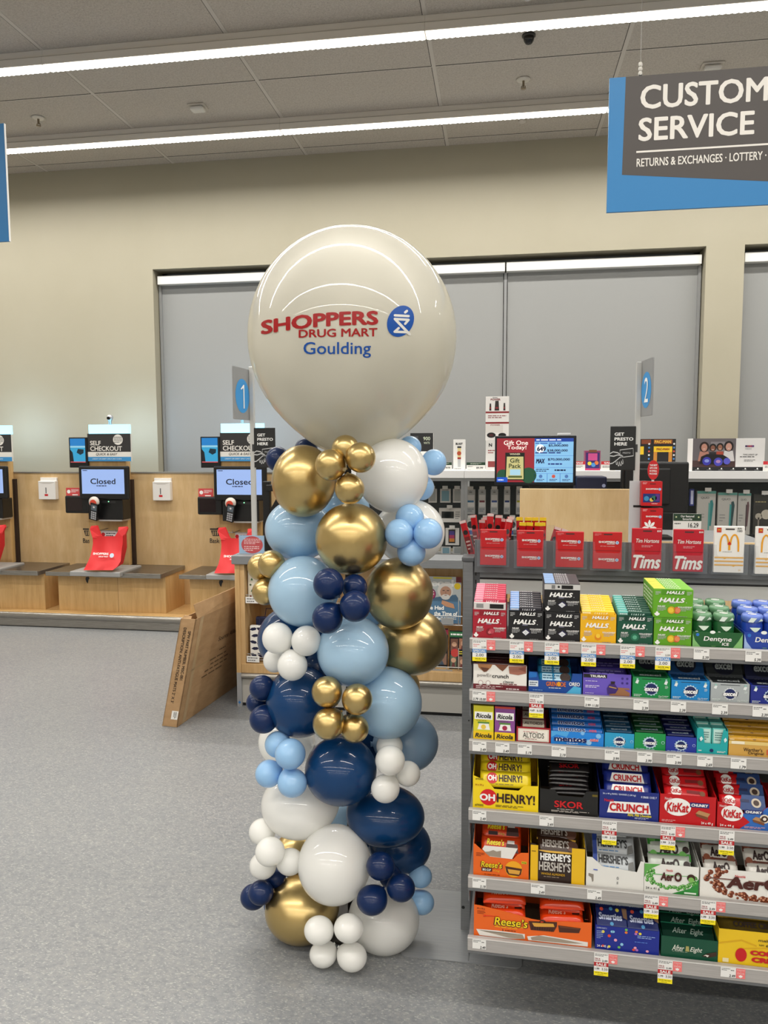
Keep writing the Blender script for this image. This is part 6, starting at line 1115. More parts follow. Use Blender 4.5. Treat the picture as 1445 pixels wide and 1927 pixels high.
# ------------------------------------------------------------------ lane poles with number signs and card signs
POLE = mat('#C9C9C6', .35, .3)
def lane(pxt, pyt, pxb, base_z, Y, num, sgn, label, gx, glabel):
    top = at(pxt, pyt, Y); r = thing('lane_pole', label, 'lane marker', (top.x, Y, base_z), 'lane number poles')
    b = MB(); b.box(top.x - .014, Y - .012, base_z, top.x + .014, Y + .012, top.z, POLE, .004); b.build('pole', r)
    (xa, y0a, y1a), (xb, y0b, y1b) = sgn       # near vertical edge at the pole, then the outer edge: px, top, bottom
    P0 = at(xa, y1a, Y); P1 = at(xa, y0a, Y)
    # outer edge: find the depth at which its height matches the near edge
    want = P1.z - P0.z; Yo = want / ((at(xb, y0b, 1).z - at(xb, y1b, 1).z)); Q0 = at(xb, y1b, Yo); Q0 = Vector((Q0.x, Q0.y, P0.z))
    ux = Vector((Q0.x - P0.x, Q0.y - P0.y, 0)); W = ux.length; ux.normalize()
    if ux.x < 0: O = Vector((Q0.x, Q0.y, P0.z)); U = -ux
    else: O = Vector((P0.x, P0.y, P0.z)); U = ux
    n = U.cross(Vector((0, 0, 1))); b = MB(); pl = [O - n * .008, O + U * W - n * .008, O + U * W, O]; SG = mat('#8B8C8C', .45)
    pl = [O, O + U * W, O + U * W - n * .008, O - n * .008]; b.hexa(pl + [p + Vector((0, 0, want)) for p in pl], SG); F = Face(b, O, U, (0, 0, 1), W, want, .0008)
    k = want / W; F.ell(.52, .46, .33 , mat('#2F8FD0', .4), 1, ry=.33, n=36) if W * .9 > want * .66 else F.poly([(.52 + .44 * math.cos(t), .46 + .32 * math.sin(t)) for t in [2 * math.pi * i / 36 for i in range(36)]], mat('#2F8FD0', .4), 1)
    if num == '1': F.poly([(.56, .22), (.62, .22), (.62, .68), (.56, .68)], HW, 3); F.poly([(.57, .68), (.57, .62), (.40, .575), (.40, .60)], HW, 4)
    else: F.text(num, .55, .46, .44, HW, 3, w=.34, bold=.0)
    b.build('number_sign', r)
    b = MB(); x0, x1, z0, z1 = rect(gx[0], gx[1], gx[2], gx[3], Y - .02); g = thing('card_sign', glabel, 'sign', ((x0 + x1) / 2, Y - .02, z0), 'black card signs'); CS = mat('#1B1C1D', .4)
    b.box(x0, Y - .02, z0, x1, Y - .014, z1, CS, .0025); F = front(b, x0, x1, Y - .02, z0, z1)
    for i, t_ in enumerate(('GET', 'PRESTO', 'HERE')): F.text(t_, .16, .82 - .11 * i, .075, HW, 2, bold=.035, left=True, w={'GET': .38, 'PRESTO': .74, 'HERE': .5}[t_])
    ln = mat('#C8C8C8')
    def pl_(pts, w=.012):
        for (xa_, ya_), (xb_, yb_) in zip(pts, pts[1:]):
            dx, dy = xb_ - xa_, yb_ - ya_; L = math.hypot(dx, dy); a, c = -dy / L * w * .6, dx / L * w; F.poly([(xa_ + a, ya_ + c), (xb_ + a, yb_ + c), (xb_ - a, yb_ - c), (xa_ - a, ya_ - c)], ln, 2)
    pl_([(.38, .46), (.9, .5), (.92, .33), (.42, .29), (.38, .46)], .008); F.text('PRESTO', .65, .395, .03, ln, 2, w=.3); pl_([(0, .38), (.12, .42), (.3, .40), (.38, .37)]); pl_([(0, .33), (.15, .32), (.3, .35), (.45, .34), (.52, .31), (.4, .29), (.35, .28)]); pl_([(0, .15), (.1, .16), (.2, .2), (.35, .27)]); pl_([(.24, .2), (.25, .14), (.28, .13), (.3, .2), (.33, .1), (.37, .11), (.37, .2), (.42, .11), (.46, .12), (.45, .22), (.5, .14), (.53, .17), (.5, .25)])
    b.build('printed_panel', g); b = MB(); b.box(min(x0, top.x) if x0 > top.x else x1 - .005, Y - .014, (z0 + z1) / 2 - .02, x0 + .005 if x0 > top.x else top.x, Y - .008, (z0 + z1) / 2 + .02, mat('#3A3B3C', .4)); b.build('clip', g)
lane(473, 690, 483, CZ, 4.14, '1', ((471, 696, 791), (441, 687, 787)), 'lane pole with a grey number 1 sign left of the giant balloon', (478, 805, 518, 880), 'black card sign beside the lane 1 pole, half behind a navy balloon')
DZ = .98; DY = 4.2
lane(1203, 681, 1197, 0, 4.02, '2', ((1204, 680, 784), (1225, 671, 780)), 'lane pole with a grey number 2 sign, in front of the black monitor', (1148, 802, 1196, 885), 'black card sign beside the lane 2 pole, against the grey blind')
# ------------------------------------------------------------------ service desk behind the gondola
x0, x1, _, z1 = rect(978, 920, 1192, 1000, DY)
r = thing('service_desk', 'pale maple desk screen and desk behind the gift cards', 'desk', ((x0 + x1) / 2, DY + .3, 0)); b = MB(); b.box(x0, DY, 0, x1, DY + .02, z1, MAPLE, .003); b.build('front_panel', r)
b = MB(); b.box(x0, DY + .02, .95, x1 + .7, DY + .6, DZ, GREYMET); b.box(x1 + .001, DY + .0, .0, x1 + .7, DY + .02, .98, MAPLE); b.build('desk_top', r); b = MB(); b.box(x0, DY + .58, 0, x1 + .7, DY + .6, .95, MAPLE); b.build('back_leg_panel', r)
Y = 4.45; x0, x1, z0, z1 = rect(931, 820, 1084, 913, Y)
r = thing('lottery_screen', 'wide lottery screen with a red gift pack advert and a blue jackpot list', 'screen', ((x0 + x1) / 2, Y, DZ)); b = MB(); b.box(x0, Y, z0, x1, Y + .035, z1, mat('#0E1420', .3), .004); b.build('bezel', r); o = [c for c in COL.objects if c.parent == r][-1]
b = MB(); F = front(b, x0, x1, Y, z0, z1); E = lambda h, e=.55: mat(h, .3, 0, e)
F.rect(.025, .06, .49, .95, E('#8E2530'), 1); F.text('Gift One', .26, .86, .09, E('#F4EFE6'), 3, w=.3, bold=.01); F.text('Today!', .27, .755, .1, E('#F4EFE6'), 3, w=.24, bold=.01); F.poly([(.13, .1), (.37, .1), (.37, .66), (.13, .66)], E('#141814'), 2); F.poly([(.14, .12), (.36, .12), (.355, .58), (.15, .58)], E('#B9B27A'), 3); F.text('WINNER', .25, .63, .035, E('#D8D0B0'), 4, w=.13); F.text('Gift', .25, .50, .09, E('#16301C'), 4, w=.12, bold=.02); F.text('Pack', .25, .39, .09, E('#16301C'), 4, w=.15, bold=.02); F.rect(.19, .2, .32, .32, E('#9CC4D8'), 4); F.rect(.17, .15, .34, .19, E('#4A5A30'), 4)
F.ell(.42, .2, .16, E('#1F4A34'), 2); F.ell(.1, .2, .12, E('#1F4A34'), 2); F.rect(.025, .06, .16, .16, E('#1E50B8'), 4); F.lines(.04, .08, .14, .13, 1, E('#D8E0F0'), 5)
F.rect(.49, .06, .965, .95, E('#7FB8E2'), 1); F.rect(.49, .88, .965, .95, E('#1A3F98'), 2); F.lines(.51, .89, .94, .94, 1, E('#E8F0FF'), 3); F.lines(.5, .83, .95, .87, 1, E('#1A3F98'), 3)
F.ell(.56, .74, .085, E('#F4F6FA'), 2); F.text('649', .575, .735, .10, E('#0E1A40'), 3, w=.11, bold=.05); F.text('$5,000,000', .78, .80, .055, E('#0E1A40'), 3, w=.24, bold=.03); F.text('$38,000,000', .77, .70, .055, E('#0E1A40'), 3, w=.25, bold=.03); F.lines(.5, .63, .94, .68, 1, E('#1A2F70'), 3)
F.rect(.49, .595, .965, .6, E('#2A60A8'), 2); F.text('MAX', .565, .49, .1, E('#0E1A40'), 3, w=.11, bold=.06, shear=.2); F.text('$70,000,000', .79, .52, .055, E('#0E1A40'), 3, w=.27, bold=.03); F.lines(.66, .40, .9, .46, 1, E('#1A2F70'), 3); F.rect(.49, .355, .965, .36, E('#2A60A8'), 2); F.lines(.51, .27, .68, .34, 2, E('#0E1A40'), 3); F.lines(.74, .27, .93, .34, 1, E('#0E1A40'), 3); F.rect(.49, .235, .965, .24, E('#2A60A8'), 2)
for i in range(3): F.rect(.49 + .158 * i, .06, .495 + .158 * i, .235, E('#2A60A8'), 2); F.ell(.57 + .158 * i, .18, .035, E('#C05040' if i == 1 else '#4A70A8'), 3); F.lines(.52 + .158 * i, .08, .62 + .158 * i, .13, 2, E('#0E1A40'), 3)
b.build('picture', o)
b = MB(); b.box((x0 + x1) / 2 - .03, Y + .035, DZ, (x0 + x1) / 2 + .03, Y + .06, z0 + .1, BLACK); b.box((x0 + x1) / 2 - .12, Y - .04, DZ, (x0 + x1) / 2 + .12, Y + .12, DZ + .012, BLACK); b.build('stand', r)
b = MB(); q0, q1, a0_, a1_ = rect(1049, 815, 1074, 820, Y + .01); b.box(q0, Y + .005, z1, q1, Y + .03, a1_, mat('#E0E2E4', .4), .003); b.build('top_sensor', r)
Y = 4.4; x0, x1, z0, z1 = rect(1084, 897, 1142, 920, Y); r = thing('lottery_terminal', 'dark navy lottery terminal to the right of the lottery screen', 'terminal', ((x0 + x1) / 2, Y + .1, DZ)); b = MB(); b.box(x0, Y, DZ, x1, Y + .16, z1, mat('#131A3A', .4), .008); F = front(b, x0, x1, Y, DZ, z1); F.lines(.08, .5, .6, .6, 1, mat('#3A4A80'), 1); F.ell(.9, .85, .03, mat('#9AA4C8'), 1); b.build('housing', r)
Y = 4.3; x0, x1, z0, z1 = rect(1168, 869, 1296, 966, Y); r = thing('cash_register_screen', 'large black monitor seen from behind, behind the lane 2 pole', 'monitor', ((x0 + x1) / 2, Y, DZ)); b = MB(); b.box(x0, Y, z0, x1, Y + .03, z1, mat('#0C0C0D', .45), .012); b.box(x0 + .02, Y - .02, z0 + .05, x1 - .10, Y, z1 - .035, mat('#0A0A0B', .5), .008); b.build('monitor_back', r); b = MB(); b.box((x0 + x1) / 2 - .05, Y + .03, DZ, (x0 + x1) / 2 + .05, Y + .06, z0 + .12, BLACK); b.box((x0 + x1) / 2 - .1, Y - .02, DZ, (x0 + x1) / 2 + .1, Y + .12, DZ + .015, BLACK); b.build('stand', r)
# two packs of gift cards on a clip strip with a round topper, fixed to the pole
Y = 3.95; x0, x1, z0, z1 = rect(1207, 906, 1246, 952, Y)
r = thing('gift_card_strip', 'strip of red holiday gift cards with a round topper beside the lane 2 pole', 'gift card display', ((x0 + x1) / 2, Y + .02, z0 - .2)); 
q0, q1, w0, w1 = rect(1221, 867, 1239, 906, Y); b = MB(); cx_, cz_ = (q0 + q1) / 2 - .002, w1 - .047; F = Face(b, (cx_ - .03, Y, cz_ - .055), (1, 0, 0), (0, 0, 1), .06, .11); b.prism(F, [(.5 + .46 * math.cos(t), .5 + .45 * math.sin(t)) for t in [2 * math.pi * i / 30 for i in range(30)]], .004, mat('#C41C22', .4)); 
for i, t_ in enumerate(('THE BEST', 'GIFTS COME', 'IN SMALL', 'PACKAGES')): F.text(t_, .5, .72 - .13 * i, .08, HW, 2, w=.6, bold=.03)
b.box(cx_ - .006, Y + .004, z1 - .02, cx_ + .006, Y + .008, cz_, mat('#E6E6E6', .3)); b.build('topper', r)
def gpack(x0, x1, z0, z1, art, nm):
    b = MB(); b.box(x0, Y + .002, z0, x1, Y + .05, z1, mat('#B5181E', .4), .002); F = front(b, x0, x1, Y + .002, z0, z1); F.rect(0, .0, 1, 1, mat('#C41B20', .35), 1); F.rect(.4, .88, .68, .92, mat('#5A1014'), 2); F.lines(.05, .88, .28, .97, 2, mat('#F0C0C0'), 2); F.text('SHOPPERS', .5, .69, .06, HW, 2, w=.6, bold=.05); F.ell(.88, .68, .055, mat('#9CC0E8'), 2); art(F); b.build(nm, r)
def fest(F): F.rect(.08, .14, .9, .50, mat('#1B2A70'), 2); F.ell(.25, .3, .1, mat('#3A8AB8'), 3); F.ell(.5, .25, .08, mat('#D8B84A'), 3); F.ell(.62, .32, .1, mat('#2F6A5A'), 3); F.rect(.68, .2, .86, .48, mat('#5A2A80'), 3); F.lines(.5, .07, .9, .11, 1, HW, 3)
gpack(x0, x1, z0, z1, fest, 'card_stack'); 
def snow(F):
    for i in range(8):
        a = math.pi * i / 4; c, s_ = math.cos(a), math.sin(a); P = [(.03, -.02), (.2, -.06), (.3, -.02), (.3, .02), (.2, .06), (.03, .02)]
        F.poly([(.38 + (c * p - s_ * q) * 1.1, .26 + (s_ * p + c * q)) for p, q in P], HW, 2)
h = z1 - z0; gpack(x0 + .004, x1 + .006, z0 - .012 - h * 1.1, z0 - .012, snow, 'card_stack')
b = MB(); b.box(x0 - .03, Y + .05, z0 - .0115, x0 + .06, Y + .06, z0 - .001, BLACK); b.box(x0 - .05, Y + .052, z0 - .3, x0 + .03, Y + .062, z1, mat('#C4C6C8', .2)); b.build('mounting_strip', r)

# ------------------------------------------------------------------ glass showcases along the window
SY = 5.2; SD = .45
FR = mat('#8E9091', .35, .4); PEG = mat('#141517', .7)
CXs = [(at(640, 950, SY).x, at(873, 950, SY).x), (at(873.5, 950, SY).x, at(1198, 950, SY).x), (at(1198.5, 950, SY).x, 2.6)]
ST = at(1000, 886, SY).z - .0
labs = ['glass showcase behind the balloon column, with speakers on its black back', 'glass showcase behind the lottery screen, with cables on its black back', 'glass showcase at the right edge, with hair tools inside']
for (xa, xb), lb in zip(CXs, labs):
    r = thing('glass_showcase', lb, 'showcase', ((xa + xb) / 2, SY + SD / 2, 0), 'glass showcases')
    b = MB(); b.box(xa, SY, 0, xb, SY + SD, .70, mat('#A5A6A6', .4)); b.build('base_cabinet', r)
    b = MB(); b.box(xa, SY - .01, ST - .05, xb, SY + SD, ST, mat('#EDEDED', .35)); b.build('top', r)
    b = MB(); b.box(xa, SY, .70, xb, SY + .03, .745, FR); b.box(xa, SY, ST - .072, xb, SY + .025, ST - .05, FR)
    for x in (xa, xb - .022): b.box(x, SY, .745, x + .022, SY + .025, ST - .07, FR)
    b.build('metal_frame', r)
    b = MB(); b.box(xa + .022, SY + SD - .10, .74, xb - .022, SY + SD - .09, ST - .05, PEG); b.build('pegboard', r)
    b = MB(); b.box(xa + .022, SY + .008, .745, xb - .022, SY + .012, ST - .07, mat('#8A9494', .03, 0, 0, .03)); b.build('glass_pane', r)
GY = SY + SD - .13
def hang(px0, py0, px1, py1, base, art, name, label, cat, group, depth=.025, tagc=True):
    x0, x1, z0, z1 = rect(px0, py0, px1, py1, GY); r = thing(name, label, cat, ((x0 + x1) / 2, GY, z0), group); b = MB(); b.box(x0, GY, z0, x1, GY + depth, z1, mat(base, .4), .002); F = front(b, x0, x1, GY, z0, z1); art(F); b.build('package', r)
    if tagc: b = MB(); b.tube([((x0 + x1) / 2, GY + .045, z1 - .006), ((x0 + x1) / 2, GY - .03, z1 - .006)], .0025, STEEL, 6); b.box((x0 + x1) / 2 - .02, GY - .034, z1 - .001, (x0 + x1) / 2 + .02, GY - .030, z1 + .024, mat('#E8E6E2', .5)); b.build('price_hook', r)
def case(c): return lambda F: (F.rect(.15, .12, .85, .86, mat(c, .4), 1), F.rect(.2, .9, .8, .95, mat('#8A8A8A'), 1))
for i, (p, c, nm) in enumerate((((806, 920, 822, 946), '#B4B8B6', 'white boxed case with a grey square, leftmost in the showcase top row'), ((828, 920, 848, 946), '#7AA8B8', 'white boxed case with a blue square, in the showcase top row'), ((852, 920, 869, 946), '#B0B4B2', 'white boxed case with a grey square, right in the showcase top row'))): hang(*p, '#D8D6D2', case(c), 'boxed_case', nm, 'boxed case', 'boxed cases in the showcase')
hang(826, 956, 867, 983, '#E4E2DE', lambda F: (F.ell(.4, .52, .26, BLACK, 1, ry=.24), F.rect(.12, .28, .68, .76, BLACK, 1), F.lines(.75, .2, .95, .8, 4, mat('#8A8A8A'), 1)), 'boxed_speaker', 'white box with a black speaker, behind the light blue balloons', 'boxed speaker', None)
hang(838, 994, 864, 1026, '#E8E6E2', lambda F: (F.rect(.22, .12, .72, .92, BLACK, 1), F.rect(.28, .2, .66, .4, mat('#D88A3A', .3), 2), F.rect(.28, .4, .66, .6, mat('#B83A6A', .3), 2), F.rect(.28, .6, .66, .84, mat('#4A3A90', .3), 2)), 'boxed_speaker', 'white box with a sunset coloured device, under the black speaker box', 'boxed speaker', None)
hang(830, 1029, 848, 1043, '#C8CACA', case('#7AA0B0'), 'boxed_case', 'boxed case with a blue square in the lowest showcase row', 'boxed case', 'boxed cases in the showcase', tagc=False)
hang(852, 1029, 869, 1043, '#C8CACA', case('#9AA0A0'), 'boxed_case', 'boxed case with a grey square in the lowest showcase row', 'boxed case', 'boxed cases in the showcase', tagc=False)
cab = lambda c: (lambda F: (F.rect(.1, .3, .9, .78, mat('#F0F0F0'), 1), F.rect(.15, .48, .85, .56, mat(c, .4), 2), F.lines(.15, .1, .85, .25, 2, mat('#6A7A8A'), 2), F.rect(.35, .86, .65, .92, mat('#8A8A8A'), 2)))
for p, c, nm in (((877, 921, 894, 968), '#3A78A8', 'first cable pack from the left in the middle showcase'), ((900, 921, 914, 968), '#8A3A4A', 'cable pack with a red band in the middle showcase'), ((923, 921, 937, 968), '#3A5AA8', 'cable pack with a dark blue band in the middle showcase'), ((948, 921, 960, 968), '#1F3F88', 'navy topped cable pack in the middle showcase'), ((971, 921, 982, 968), '#C8C83A', 'cable pack with a yellow band, beside the wood panel')): hang(*p, '#C9CCCE', cab(c), 'cable_pack', nm, 'cable pack', 'hanging cable packs')
for i, px in enumerate((877, 905, 932, 955)): hang(px, 975, px + 17, 1008, '#E2E2DE', lambda F: (F.ell(.5, .62, .2, mat('#2A2A2C'), 1), F.rect(.2, .06, .8, .3, mat('#2F5FB0' if 1 else '#888888'), 1)), 'earbud_pack', ['leftmost white earbud pack behind the meat sticks', 'second white earbud pack from the left behind the meat sticks', 'third white earbud pack from the left behind the meat sticks', 'white earbud pack nearest the wood panel'][i], 'earbud pack', 'hanging earbud packs')
def quo(c, c2): return lambda F: (F.rect(0, .94, 1, 1, mat('#5FA79C', .4), 1), F.text('QUO', .42, .84, .055, mat('#3A3A3A'), 2, w=.45, bold=.01), F.poly([(.64, .2), (.78, .2), (.88, .7), (.82, .8), (.70, .78)], mat(c, .3), 2), F.poly([(.6, .1), (.68, .1), (.72, .7), (.62, .74)], mat(c2, .3), 3), F.lines(.1, .3, .4, .5, 3, mat('#9A9A98'), 2))
GY = SY + .12
hang(1311, 924, 1346, 1006, '#C2C0BA', quo('#2F8A8A', '#5AA8A4'), 'hair_tool_box', 'white and teal hair tool box nearest the black monitor', 'hair tool box', 'white and teal hair tool boxes')
hang(1350, 927, 1386, 1006, '#C2C0BA', quo('#2A4A4C', '#3F9A98'), 'hair_tool_box', 'white and teal hair tool box, middle of three', 'hair tool box', 'white and teal hair tool boxes')
hang(1388, 928, 1412, 1006, '#C2C0BA', quo('#6A4A4E', '#4A3A3E'), 'hair_tool_box', 'narrow hair tool box with a dusky pink tool', 'hair tool box', 'white and teal hair tool boxes')
hang(1298, 920, 1306, 952, '#28348A', lambda F: F.rect(.2, .1, .8, .9, mat('#C8CCE8'), 1), 'teeth_kit', 'narrow violet box beside the black monitor', 'box', None, tagc=False)
hang(1417, 930, 1452, 1006, '#2A2620', lambda F: (F.lines(.1, .78, .9, .84, 1, mat('#A89A6A'), 1), F.ell(.3, .45, .08, mat('#B8B0A0'), 1), F.rect(.26, .1, .34, .42, mat('#8A8478'), 1), F.ell(.7, .5, .12, mat('#C8C0B0'), 1)), 'grooming_kit', 'dark brown grooming kit box at the right edge of the showcase', 'box', None)
GY = SY + SD - .13
# ------------------------------------------------------------------ goods standing on the showcases
TZ = ST
def upright(px0, px1, pyt, depth, base, art, name, label, cat, group=None, Y=5.32, side=None, z0=None, part='carton'):
    x0, x1, _, z1 = rect(px0, pyt, px1, pyt + 6, Y); z1 = at((px0 + px1) / 2, pyt, Y).z; z0 = TZ if z0 is None else z0
    r = thing(name, label, cat, ((x0 + x1) / 2, Y + depth / 2, z0), group); b = MB(); b.box(x0, Y, z0, x1, Y + depth, z1, mat(base, .45), .001); F = front(b, x0, x1, Y, z0, z1); art(F)
    if side: side(Face(b, (x1, Y, z0), (0, 1, 0), (0, 0, 1), depth, z1 - z0))
    b.build(part, r); return x0, x1, z0, z1
upright(853, 875, 827, .09, '#E9E8E4', lambda F: (F.text('BLAST', .5, .86, .07, INK, 2, w=.62, bold=.05, shear=.1), F.rect(.36, .38, .66, .74, mat('#D8C890'), 1), F.ell(.5, .55, .07, mat('#B04A2A'), 2), F.rect(.36, .36, .66, .42, mat('#9A2A22'), 2), F.rect(.38, .1, .64, .36, mat('#B8BABA'), 1), F.rect(.34, .72, .68, .78, mat('#3A3A3A'), 2), F.lines(.1, .03, .9, .07, 1, mat('#6A6A6A'), 1)), 'blender_box', 'slim white blender box on the showcase, right of the light blue balloons', 'appliance box')
def price(px0, px1, pyt, txt, label, head='#23402C', sale=False, Y=5.24, z0=None):
    x0, x1, _, _ = rect(px0, pyt, px1, pyt + 6, Y); z1 = at((px0 + px1) / 2, pyt, Y).z; zb = TZ if z0 is None else z0; r = thing('shelf_sign', label, 'price card', ((x0 + x1) / 2, Y, zb), 'price cards on the showcases'); b = MB(); b.box(x0, Y, zb, x1, Y + .004, z1, mat('#E9E7E2', .5)); F = front(b, x0, x1, Y, zb, z1)
    F.rect(0, .66, 1, 1, mat(head, .5), 1)
    if sale: F.text('SALE', .5, .83, .2, HW, 2, w=.6, bold=.05); F.lines(.1, .3, .8, .55, 2, mat('#555555'), 1)
    else: F.lines(.2, .74, .8, .92, 2, mat('#C8D0C0'), 2); F.text(txt, .7, .33, .24, INK, 2, w=.36, bold=.02); F.lines(.06, .42, .36, .56, 2, mat('#6A6A6A'), 1); F.lines(.06, .06, .3, .14, 1, mat('#9A9A9A'), 1)
    b.build('printed_card', r)
price(826, 850, 870, '99.99', 'green topped price card reading 99.99, left of the slim blender box'); price(878, 913, 870, '89.99', 'green topped price card reading 89.99, right of the slim blender box')
upright(772, 815, 815, .03, '#E2E0DC', lambda F: (F.rect(0, .5, 1, 1, mat('#17181A'), 1), F.text('900', .72, .85, .1, mat('#C8D0B8'), 2, w=.3), F.text('WATTS', .72, .73, .06, mat('#C8D0B8'), 2, w=.26), F.rect(.1, .62, .35, .92, mat('#4A4A4C'), 2), F.lines(.3, .2, .9, .4, 2, mat('#8A8A88'), 1)), 'appliance_box', 'black and white appliance box behind the upper light blue balloons', 'appliance box', Y=5.45)
def pow_(F):
    F.text('POWER', .42, .93, .045, mat('#8A1F26'), 2, w=.42, bold=.03); F.text('Kitchen', .4, .975, .03, INK, 2, w=.2); F.rect(0, .62, 1, .66, mat('#8A1F26'), 1); F.rect(0, .38, 1, .42, mat('#8A1F26'), 1); F.rect(0, .18, .75, .36, mat('#D8D4CE'), 1); F.lines(.1, .50, .9, .58, 2, mat('#8A3A3A'), 1)
    for x, w, h in ((.2, .09, .16), (.48, .2, .22), (.8, .09, .17)): F.poly([(x - w / 2, .68), (x + w / 2, .68), (x + w * .35, .68 + h), (x - w * .35, .68 + h)], mat('#2A2422', .3), 2); F.rect(x - w * .3, .72, x + w * .3, .76, mat('#8A1F26'), 3)
    F.ell(.25, .12, .10, mat('#1A1A1C', .3), 2, ry=.06); F.ell(.72, .12, .09, mat('#1A1A1C', .3), 2, ry=.05); F.ell(.25, .12, .05, mat('#4A1F22'), 3, ry=.03); F.text('POWER', .42, .35, .03, mat('#8A1F26'), 2, w=.4)
zs = at(930, 829, 5.35).z
upright(914, 958, 829, .12, '#D8D6D2', lambda F: (F.text('N', .2, .85, .12, INK, 2, bold=.05), F.lines(.1, .55, .4, .7, 2, mat('#8A1F26'), 1), F.rect(.1, .1, .5, .3, mat('#8A3A3A'), 1)), 'appliance_box', 'white appliance box supporting the tall red and white box', 'appliance box', Y=5.35)
upright(914, 958, 746, .12, '#E6E3DF', pow_, 'appliance_box', 'tall red and white kitchen appliance box, topmost of its stack', 'appliance box', Y=5.35, z0=zs + .001, side=lambda F: (F.rect(0, .62, 1, .66, mat('#8A1F26'), 1), F.rect(0, .38, 1, .42, mat('#8A1F26'), 1), F.lines(.1, .68, .9, .9, 5, mat('#8A8A88'), 1)))
price(1080, 1101, 868, '', 'red topped sale card beside the lottery screen', '#D03038', True); price(1131, 1158, 868, '', 'red topped sale card partly behind the lane 2 card sign', '#D03038', True); price(1436, 1470, 868, '', 'red topped sale card at the right edge', '#D03038', True)
def toy(F): F.rect(.06, .06, .94, .9, mat('#3A2A6A', .3), 1); F.rect(.2, .5, .8, .86, mat('#C8508A', .3), 2); F.ell(.3, .35, .1, mat('#D8C83A', .3), 3); F.ell(.55, .28, .11, mat('#4A8AC8', .3), 3); F.ell(.75, .38, .1, mat('#D8783A', .3), 3); F.rect(.25, .9, .75, 1.04, mat('#7A4A2A'), 1); F.rect(0, 0, 1, .1, mat('#C03A6A'), 2)
upright(1101, 1130, 848, .08, '#8A3A60', toy, 'toy_box', 'small pink and violet toy box between the sale cards', 'toy box')
def arcade(F):
    F.rect(.03, .84, .3, .98, mat('#7A3A1A'), 1); F.text('PAC-MAN', .63, .91, .1, mat('#E0B040'), 3, w=.46, bold=.05); F.rect(.38, .84, .90, .98, mat('#8A4A1C'), 1); F.rect(.38, .1, .48, .72, mat('#B87A2A'), 1); F.rect(.80, .1, .90, .72, mat('#B87A2A'), 1); F.rect(.38, .58, .90, .76, mat('#E0B81C'), 2); F.text('PAC-MAN', .64, .67, .08, mat('#8A3A14'), 4, w=.36, bold=.05); F.rect(.48, .02, .80, .58, mat('#0C0C10'), 2); F.rect(0, .5, .1, .76, mat('#E0B81C'), 2)
    for i in range(7):
        for x in (.25, .95): F.ell(x, .12 + i * .12, .03, mat(['#D8D8D8', '#C85040', '#4A80C0'][i % 3]), 2)
upright(1205, 1272, 826, .10, '#121214', arcade, 'toy_box', 'black boxed arcade toy behind the lane 2 pole', 'toy box', Y=5.42)
def spk(F):
    F.rect(.0, 0, 1, .12, mat('#17171A'), 2)
    for i in range(6): F.ell(.08 + i * .165, .07, .022, HW, 3); F.lines(.04 + i * .165, .02, .13 + i * .165, .04, 1, mat('#AAAAAA'), 3)
    F.rect(0, .12, .6, 1, mat('#6A6468', .3), 1); F.rect(.0, .12, .6, .32, mat('#4A3434', .3), 2); F.rect(.25, .6, .45, .9, mat('#8A8488', .3), 2)
    for x, y, c, hc in ((.16, .62, '#C08A78', '#2A1C18'), (.28, .6, '#8A5A48', '#1A1414'), (.38, .62, '#9A6A54', '#141012'), (.50, .64, '#C89888', '#1A1418')):
        k_ = 1 if x in (.16, .5) else .75; F.poly([(x - .085 * k_, .3), (x + .085 * k_, .3), (x + .06 * k_, y - .02), (x - .06 * k_, y - .02)], mat({.16: '#B88070', .28: '#2A2A2E', .38: '#B04A38', .50: '#D8D4D4'}[x], .3), 3); F.ell(x, y + .12, .14 * k_, mat(hc, .3), 4, ry=.16 * k_); F.ell(x, y + .1, .09 * k_, mat(c, .3), 5, ry=.12 * k_); F.rect(x - .015, y + .05, x + .015, y + .065, mat('#E8D8D0'), 6)
    F.poly([(.1, .22), (.48, .18), (.5, .4), (.42, .5), (.2, .52), (.12, .44)], mat('#17161C', .3), 7); F.ell(.2, .30, .13, mat('#3A3AA8', .3), 8); F.ell(.36, .28, .13, mat('#4A48B8', .3), 8); F.ell(.2, .31, .07, mat('#8A9AE0', .3), 9, ry=.05); F.ell(.36, .29, .07, mat('#B08AC0', .3), 9, ry=.05); F.ell(.48, .30, .1, mat('#5A5AC8', .3), 8)
    for i in range(5): F.ell(.74 + .024 * i, .76, .03, mat(['#3A2A5A', '#8A3A5A', '#B04A4A', '#A03A6A', '#5A3A7A'][i], .3), 3)
    F.lines(.73, .66, .85, .70, 1, mat('#8A8A90'), 3); F.text('TWS LIGHT UP', .80, .5, .045, INK, 3, w=.2); F.lines(.66, .41, .94, .46, 1, mat('#3A3A3A'), 3); F.lines(.72, .28, .88, .36, 2, mat('#7A7A7A'), 3)
upright(1304, 1440, 825, .14, '#E4E2E0', spk, 'speaker_box', 'wide boxed light-up speaker with a photo of four people, on the right showcase', 'speaker box', Y=5.25)

